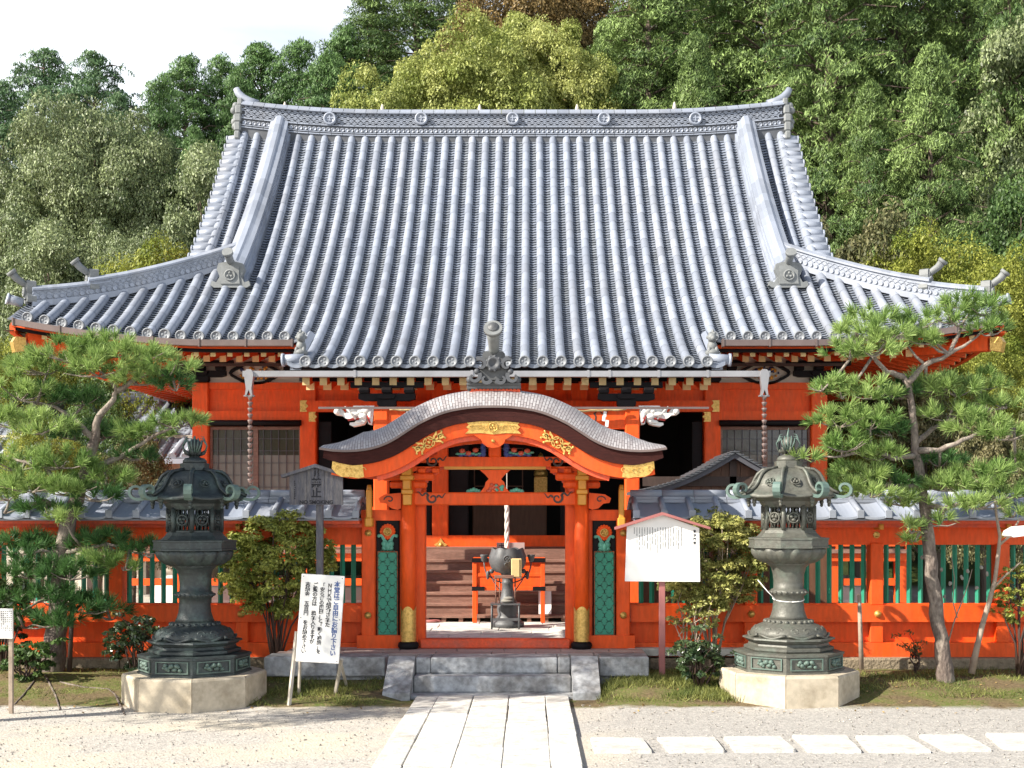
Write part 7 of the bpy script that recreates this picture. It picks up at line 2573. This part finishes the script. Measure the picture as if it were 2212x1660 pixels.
garden_pine("left garden pine with layered tufts and a dark leaning trunk",
    [(108, 1482, .17), (120, 1380, .125), (128, 1290, .115), (134, 1200, .105), (146, 1120, .095), (172, 1062, .085), (190, 1010, .075), (203, 950, .06), (214, 900, .045)],
    [(.05, (190, 1010, 0), (225, 1003, .1), (262, 985, .1), (300, 962, .0), (345, 935, -.1), (392, 915, -.1)),
     (.05, (203, 950, 0), (178, 925, 0), (150, 900, .1), (120, 880, .1), (80, 870, .1)),
     (.045, (214, 900, 0), (240, 870, 0), (252, 845, 0), (235, 815, -.1), (200, 790, -.1)),
     (.04, (252, 845, 0), (290, 820, 0), (330, 805, -.1), (370, 795, -.1)),
     (.05, (172, 1062, 0), (130, 1045, -.1), (95, 1010, -.2), (55, 1000, -.2), (15, 985, -.1)),
     (.04, (150, 1110, 0), (100, 1085, -.2), (60, 1090, -.2), (10, 1110, -.2)),
     (.035, (134, 1200, 0), (180, 1185, -.2), (230, 1175, -.3), (280, 1185, -.3), (330, 1200, -.3)),
     (.035, (134, 1200, 0), (90, 1190, -.2), (45, 1200, -.2)),
     (.03, (128, 1290, 0), (80, 1300, -.2), (40, 1330, -.2)), (.03, (128, 1290, 0), (180, 1300, -.2), (230, 1310, -.3))],
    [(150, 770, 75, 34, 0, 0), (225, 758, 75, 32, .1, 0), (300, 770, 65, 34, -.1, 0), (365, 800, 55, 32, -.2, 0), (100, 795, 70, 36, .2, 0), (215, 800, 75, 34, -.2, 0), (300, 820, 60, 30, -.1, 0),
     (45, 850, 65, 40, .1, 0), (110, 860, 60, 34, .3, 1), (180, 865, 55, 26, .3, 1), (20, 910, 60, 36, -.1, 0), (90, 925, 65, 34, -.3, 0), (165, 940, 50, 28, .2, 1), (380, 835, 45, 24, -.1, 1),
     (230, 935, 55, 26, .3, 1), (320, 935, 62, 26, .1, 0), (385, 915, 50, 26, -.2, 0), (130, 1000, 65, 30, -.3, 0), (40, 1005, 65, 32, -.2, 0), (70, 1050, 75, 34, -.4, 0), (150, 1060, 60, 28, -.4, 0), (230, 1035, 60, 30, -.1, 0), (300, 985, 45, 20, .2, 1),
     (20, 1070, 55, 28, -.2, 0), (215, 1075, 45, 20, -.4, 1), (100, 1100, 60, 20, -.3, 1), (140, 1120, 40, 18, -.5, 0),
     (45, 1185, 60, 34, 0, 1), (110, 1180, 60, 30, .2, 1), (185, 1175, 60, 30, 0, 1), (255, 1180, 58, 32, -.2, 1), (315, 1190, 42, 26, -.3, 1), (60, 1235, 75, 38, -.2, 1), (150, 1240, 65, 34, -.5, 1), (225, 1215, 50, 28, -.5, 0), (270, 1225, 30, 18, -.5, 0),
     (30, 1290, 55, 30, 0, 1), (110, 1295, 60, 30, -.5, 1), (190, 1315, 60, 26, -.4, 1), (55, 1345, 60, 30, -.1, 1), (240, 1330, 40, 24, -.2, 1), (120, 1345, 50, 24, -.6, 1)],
    15.5, 5, 2.9)
garden_pine("right garden pine with a bare slanting trunk and bright tufts",
    [(2046, 1492, .145), (2040, 1440, .115), (2032, 1380, .105), (2020, 1300, .10), (2010, 1220, .095), (2002, 1130, .085), (1997, 1085, .078), (1985, 1020, .066), (1976, 960, .056), (1972, 900, .05), (1966, 850, .045), (1952, 815, .04)],
    [(.04, (1952, 815, 0), (1915, 805, -.1), (1885, 770, -.1), (1860, 745, -.1), (1850, 715, -.2)),
     (.042, (1960, 830, 0), (2000, 790, 0), (2050, 765, -.1), (2095, 740, -.1), (2135, 700, -.1)),
     (.03, (2050, 765, -.1), (2080, 700, 0), (2095, 670, 0)),
     (.038, (1980, 985, 0), (1930, 990, -.2), (1880, 975, -.3), (1820, 985, -.4), (1765, 990, -.4)),
     (.045, (1978, 975, 0), (2030, 975, -.1), (2080, 950, -.2), (2130, 930, -.2), (2190, 925, -.2)),
     (.04, (1976, 960, 0), (2010, 930, .2), (2050, 905, .2), (2110, 880, .2)),
     (.04, (1990, 1050, 0), (1940, 1055, -.2), (1885, 1040, -.3), (1850, 1030, -.3)),
     (.045, (1998, 1090, 0), (2040, 1100, -.2), (2090, 1085, -.2), (2150, 1080, -.3)),
     (.018, (2004, 1150, -.05), (1985, 1150, -.15), (1975, 1148, -.2))],
    [(1850, 720, 50, 30, -.1, 0), (1885, 690, 50, 30, 0, 0), (1915, 725, 50, 28, -.2, 0), (1835, 765, 45, 24, -.2, 0), (1890, 760, 55, 26, -.3, 0), (1960, 735, 48, 26, 0, 0), (1990, 700, 45, 26, 0, 0), (2010, 735, 50, 24, -.1, 0),
     (2080, 655, 45, 26, 0, 0), (2125, 670, 45, 30, -.1, 0), (2060, 690, 45, 24, -.1, 0), (2140, 715, 40, 24, -.2, 0), (2150, 690, 30, 20, .2, 0),
     (1775, 835, 40, 26, -.3, 0), (1820, 850, 50, 30, -.2, 0), (1880, 850, 55, 30, -.2, 0), (1935, 850, 45, 28, .2, 1), (2000, 835, 55, 30, .2, 0), (2065, 845, 62, 32, .1, 0), (2120, 830, 50, 28, .3, 0), (2175, 870, 50, 30, .1, 0),
     (1815, 910, 62, 34, -.3, 0), (1880, 915, 58, 34, -.4, 0), (1925, 930, 45, 28, -.2, 1), (1740, 985, 30, 20, -.6, 0), (1830, 965, 58, 28, -.5, 0), (1895, 985, 52, 24, -.3, 0), (2050, 900, 55, 26, 0, 0), (2110, 925, 58, 30, -.1, 0), (2170, 940, 50, 28, -.2, 0),
     (1860, 1025, 55, 26, -.3, 0), (1925, 1040, 50, 24, -.2, 1), (2030, 1000, 50, 22, .1, 1), (1880, 1065, 58, 22, -.4, 0), (1820, 1060, 45, 20, -.3, 0), (1950, 1085, 50, 20, -.2, 0), (2060, 1050, 62, 28, -.2, 0), (2120, 1030, 60, 30, -.2, 0), (2170, 1065, 55, 28, -.3, 0), (2110, 1090, 60, 24, -.4, 0), (2195, 1010, 35, 28, 0, 0),
     (1970, 1165, 16, 10, -.1, 0), (2030, 1130, 32, 14, -.3, 0), (1962, 1135, 20, 12, -.3, 0), (2190, 1110, 30, 16, -.3, 0)],
    14.95, 17, 2.9)

# ------------------------------------------------------------------ shrubs, saplings, small plants
def shrub(name, label, cat, px_, base, top, Y, hw, mt, mt_stem, seed, leaf=.024, npuff=70, per=150, stems=9, low=.25, flowers=None, group=None, crown_w=1.0):
    rng = np.random.default_rng(seed); rg = random.Random(seed)
    b0 = P(px_, base, Y); b0.z = max(0, gh(b0.x, Y)) - .02
    T = thing(name, label, cat, tuple(b0), group)
    k = Y / F
    H = PZ(top, Y) - b0.z; W = hw * k
    mb = MB(); Q = []
    tips = []
    for q in range(stems):
        a = q * 2.4; r_ = W * (.25 + .6 * (q % 3) / 2)
        e = b0 + Vector((r_ * math.cos(a), r_ * .7 * math.sin(a), H * rg.uniform(.55, .9)))
        m1 = b0.lerp(e, .35) + Vector((rg.uniform(-.05, .05), 0, H * .05))
        m2 = b0.lerp(e, .7) + Vector((rg.uniform(-.06, .06), rg.uniform(-.05, .05), 0))
        mb.tube([b0 + Vector((rg.uniform(-.05, .05), rg.uniform(-.04, .04), -.05)), m1, m2, e], [.016, .012, .009, .004], 6)
        for j in range(3):
            p = m1.lerp(e, rg.uniform(.3, .9))
            e2 = p + Vector((rg.uniform(-.22, .22), rg.uniform(-.2, .2), rg.uniform(.05, .25)))
            mb.tube([p, p.lerp(e2, .5) + Vector((0, 0, .02)), e2], [.007, .005, .003], 4, caps=False)
            tips.append(e2)
        tips.append(e)
    mb.build("stems", mt_stem, T)
    cz = b0.z + H * (1 + low) / 2
    for q in range(npuff):
        d = unit(rng.normal(0, 1, (1, 3)))[0]
        f = rng.uniform(.45, 1.0) ** .5
        c = np.array([b0.x + d[0] * W * f * crown_w, b0.y + d[1] * W * .75 * f, cz + d[2] * H * (1 - low) / 2 * f * .93])
        P_, N_ = puff(rng, c, W * .17 * rng.uniform(.6, 1.2), per)
        Q.append(leaves_at(rng, P_, N_, leaf, up=.8, asp=.5))
    for t in tips:
        P_, N_ = puff(rng, np.array(t), .07, 30); Q.append(leaves_at(rng, P_, N_, leaf, up=.5, asp=.5))
    quads("foliage", np.concatenate(Q), mt, T)
    if flowers:
        fb = MB()
        for q in range(flowers[1]):
            a = rg.uniform(0, 6.28)
            p = Vector((b0.x + W * rg.uniform(-.9, .9), b0.y - W * rg.uniform(.1, .7), b0.z + H * rg.uniform(.3, .95)))
            for j in range(4): fb.ball(p + Vector((.012 * math.cos(j * 1.57), 0, .012 * math.sin(j * 1.57))), .012, 5, 4)
        fb.build("flowers", flowers[0], T)
    return T
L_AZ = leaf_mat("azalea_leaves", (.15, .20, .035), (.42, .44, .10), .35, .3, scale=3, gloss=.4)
L_AZ_SUN = leaf_mat("sun_painted_azalea_leaves", (.19, .22, .05), (.48, .46, .15), .35, .3, scale=3, gloss=.4)  # brighter copy of the azalea leaves, with sunlight put into the colour
L_CAM = leaf_mat("glossy_dark_leaves", (.025, .055, .02), (.09, .13, .05), .4, .2, scale=3, gloss=.8, rough=.3)
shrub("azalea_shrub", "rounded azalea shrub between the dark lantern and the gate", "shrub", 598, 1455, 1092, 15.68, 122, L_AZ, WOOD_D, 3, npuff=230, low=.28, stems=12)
shrub("azalea_shrub", "tall sunlit azalea shrub between the white board and the sunlit lantern", "shrub", 1540, 1450, 1088, 15.72, 118, L_AZ_SUN, TWIG, 4, npuff=260, low=.30, stems=12)
shrub("young_tree", "thin bushy young tree beneath the white information board", "sapling", 1490, 1462, 1262, 15.4, 62, L_AZ_SUN, TWIG, 6, npuff=16, per=50, stems=7)
shrub("evergreen_shrub", "dark evergreen shrub behind the left pedestal", "shrub", 296, 1466, 1320, 14.9, 68, L_CAM, WOOD_D, 7, npuff=34, per=70, low=.1, leaf=.03)
shrub("evergreen_shrub", "glossy low shrub left of the sunlit pedestal", "shrub", 1512, 1470, 1375, 14.6, 52, L_CAM, WOOD_D, 8, npuff=26, per=60, low=.05, leaf=.032)
shrub("evergreen_shrub", "dark broad-leaved shrub at the left edge under the pine", "shrub", 10, 1470, 1225, 15.6, 58, L_CAM, WOOD_D, 9, npuff=40, per=60, low=.05, leaf=.045)
shrub("evergreen_shrub", "olive shrub rising at the right edge in front of the fence", "shrub", 2205, 1460, 1205, 15.3, 60, L_AZ, WOOD_D, 10, npuff=34, per=80, low=.35)
shrub("seedling", "tiny reddish conifer seedling at the stone plinth", "seedling", 1976, 1450, 1395, 15.6, 17, L_BRN, WOOD_D, 11, npuff=8, per=26, stems=3, low=.2, leaf=.02)
shrub("evergreen_shrub", "low plants at the foot of the left pine", "plant", 55, 1470, 1405, 14.9, 62, L_GRN, WOOD_D, 12, npuff=20, per=40, low=.0, leaf=.035)
# pale sapling trained beside the right pine
sp = thing("bare_sapling", "pale-barked leaning sapling right of the right pine trunk", "sapling", tuple(P(2098, 1450, 15.2)))
b = MB()
b.tube([P(a, c_, 15.2) for a, c_ in ((2098, 1455), (2110, 1400), (2122, 1350), (2137, 1300), (2149, 1255), (2156, 1200), (2160, 1160), (2152, 1110), (2147, 1060))], [.045, .038, .034, .03, .026, .024, .02, .016, .012], 9)
b.tube([P(a, c_, 15.2) for a, c_ in ((2146, 1270), (2170, 1245), (2205, 1215))], [.02, .015, .01], 7)
b.tube([P(a, c_, 15.2) for a, c_ in ((2158, 1178), (2180, 1160), (2204, 1120))], [.02, .015, .01], 7)
b.tube([P(a, c_, 15.25) for a, c_ in ((2045, 1400), (2062, 1340), (2078, 1300), (2092, 1260), (2100, 1230))], [.01, .009, .008, .006, .004], 6)
b.tube([P(a, c_, 15.2) for a, c_ in ((2068, 1335), (2058, 1300), (2062, 1250), (2055, 1200))], [.008, .007, .005, .004], 6)
b.build("stem", TWIG, sp)
fl = MB()
for (a, c_) in ((2052, 1262), (2078, 1248), (2090, 1235), (2040, 1290), (2110, 1270), (2131, 1240), (2120, 1225), (1992, 1205), (1995, 1200), (2033, 1230)):
    for j in range(3):
        p = P(a + random.uniform(-2, 2), c_ + random.uniform(-2, 2), 15.15); fl.ball(p, .018, 6, 4, (1, 1, 1.3))
fl.build("white_buds", PAPER, sp)
# surface roots and sticks by the left pine
rt = MB()
for L_ in ([(98, 1478), (120, 1500), (130, 1520)], [(250, 1500), (262, 1515), (270, 1530)], [(130, 1485), (180, 1490), (235, 1492), (262, 1505)], [(75, 1484), (50, 1500), (30, 1512)]):
    pts = []
    for (a, c_) in L_:
        Y = 2.05 * F / (c_ - YV); pts.append((PX(a, Y), Y, gh(PX(a, Y), Y) + .0))
    rt.tube(pts, [.014, .012, .009, .006][:len(pts)], 7)
o = rt.build("surface_roots", TRUNK, None, tuple(P(120, 1490, 14.6))); tag(o, "bare roots on the mossy ground below the left pine", "roots")
# grass on the beds
rng = np.random.default_rng(77)
G = []
def grass(n, x0, x1, y0, y1, h, dens=None):
    x = rng.uniform(x0, x1, n); y = rng.uniform(y0, y1, n)
    if dens is not None:
        keep = dens(x, y) > rng.uniform(0, 1, n); x, y = x[keep], y[keep]
    z = np.array([gh(a, b) for a, b in zip(x, y)])
    m = len(x)
    c = np.stack([x, y, z], 1)
    d = unit(np.stack([rng.normal(0, .45, m), rng.normal(0, .45, m), np.ones(m)], 1)); L = h * rng.uniform(.4, 1.3, m)
    s = unit(np.cross(d, rng.normal(0, 1, (m, 3)))) * .004
    tip = c + d * L[:, None] + np.stack([rng.normal(0, .02, m), rng.normal(0, .02, m), np.zeros(m)], 1)
    G.append(np.stack([c - s, c + s, tip + s * .2, tip - s * .2], 1))
def blot(x, y): return np.clip(.45 + .75 * np.sin(x * 3.1 + np.sin(y * 5)) * np.cos(y * 4.3 + x), 0, 1)
grass(20000, .78, 2.6, 13.9, 15.7, .075, lambda x, y: blot(x, y) * np.clip((y - 13.85) * 4, 0, 1))
grass(13000, -3.4, -1.75, 13.7, 15.6, .06, lambda x, y: blot(x, y) * np.clip((y - 13.6) * 4, 0, 1))
grass(13000, 3.6, 6.9, 14.1, 15.9, .05, lambda x, y: blot(x, y) * .8)
grass(9000, -7.2, -4.3, 14.0, 15.9, .04, lambda x, y: blot(x, y) * .35)
L_GRS = leaf_mat("grass_blades", (.09, .13, .03), (.26, .27, .08), .4, .3, scale=2)
go = quads("grass", np.concatenate(G), L_GRS, None, (0, 14.8, 0)); tag(go, "short grass in the beds between gravel and fence", "grass", kind="stuff")
# loose pebbles on the gravel
pb_ = []
n = 2600
x = rng.uniform(-5.6, 5.2, n); y = rng.uniform(9.6, 13.9, n) ; r_ = rng.uniform(.004, .012, n)
keep = ~((x > -1.42) & (x < .55)); x, y, r_ = x[keep], y[keep], r_[keep]
c = np.stack([x, y, np.zeros(len(x)) + .004], 1)
ang = rng.uniform(0, 6.28, len(x))
def dirv(k): return np.stack([np.cos(ang + k * 1.571) * r_ * (1.3 if k % 2 else .9), np.sin(ang + k * 1.571) * r_ * (1.3 if k % 2 else .9), np.zeros(len(x))], 1)
tp = c + np.stack([np.zeros(len(x)), np.zeros(len(x)), r_ * .8], 1)
for k in range(4): pb_.append(np.stack([c + dirv(k), c + dirv(k + 1), tp + dirv(k + 1) * .45, tp + dirv(k) * .45], 1))
pb_.append(np.stack([tp + dirv(k) * .45 for k in range(4)], 1))
o = quads("pebbles", np.concatenate(pb_), mat("pebble_stone", (.30, .28, .25), .9, .4, 12, island=.5), None, (0, 12, 0)); tag(o, "loose pebbles lying on the gravel", "pebbles", kind="stuff")
# fallen leaves and pebbles scattered at the bed edge
n = 700
x = rng.uniform(-7, 6.8, n); y = rng.uniform(13.3, 15.9, n)
z = np.array([gh(a, b) for a, b in zip(x, y)]) + .012
c = np.stack([x, y, z], 1)
u = unit(np.stack([rng.normal(0, 1, n), rng.normal(0, 1, n), rng.normal(0, .25, n)], 1)); v = unit(np.cross(u, np.array([0, 0, 1.0])))
keep = ~((x > -1.7) & (x < .9))
o = quads("fallen_leaves", rot_quads(c, u, v, rng.uniform(.012, .03, n), rng.uniform(.01, .02, n))[keep], leaf_mat("dry_leaves", (.22, .12, .04), (.42, .30, .12), .4, .1), None, (0, 14.6, 0))
tag(o, "dry fallen leaves on moss and gravel edge", "leaves", kind="stuff")
for key, o in list(protos.items()):
    for k_, t in enumerate(o):
        if (key, k_) not in used:
            for ch in list(t.children): bpy.data.objects.remove(ch)
            bpy.data.objects.remove(t)
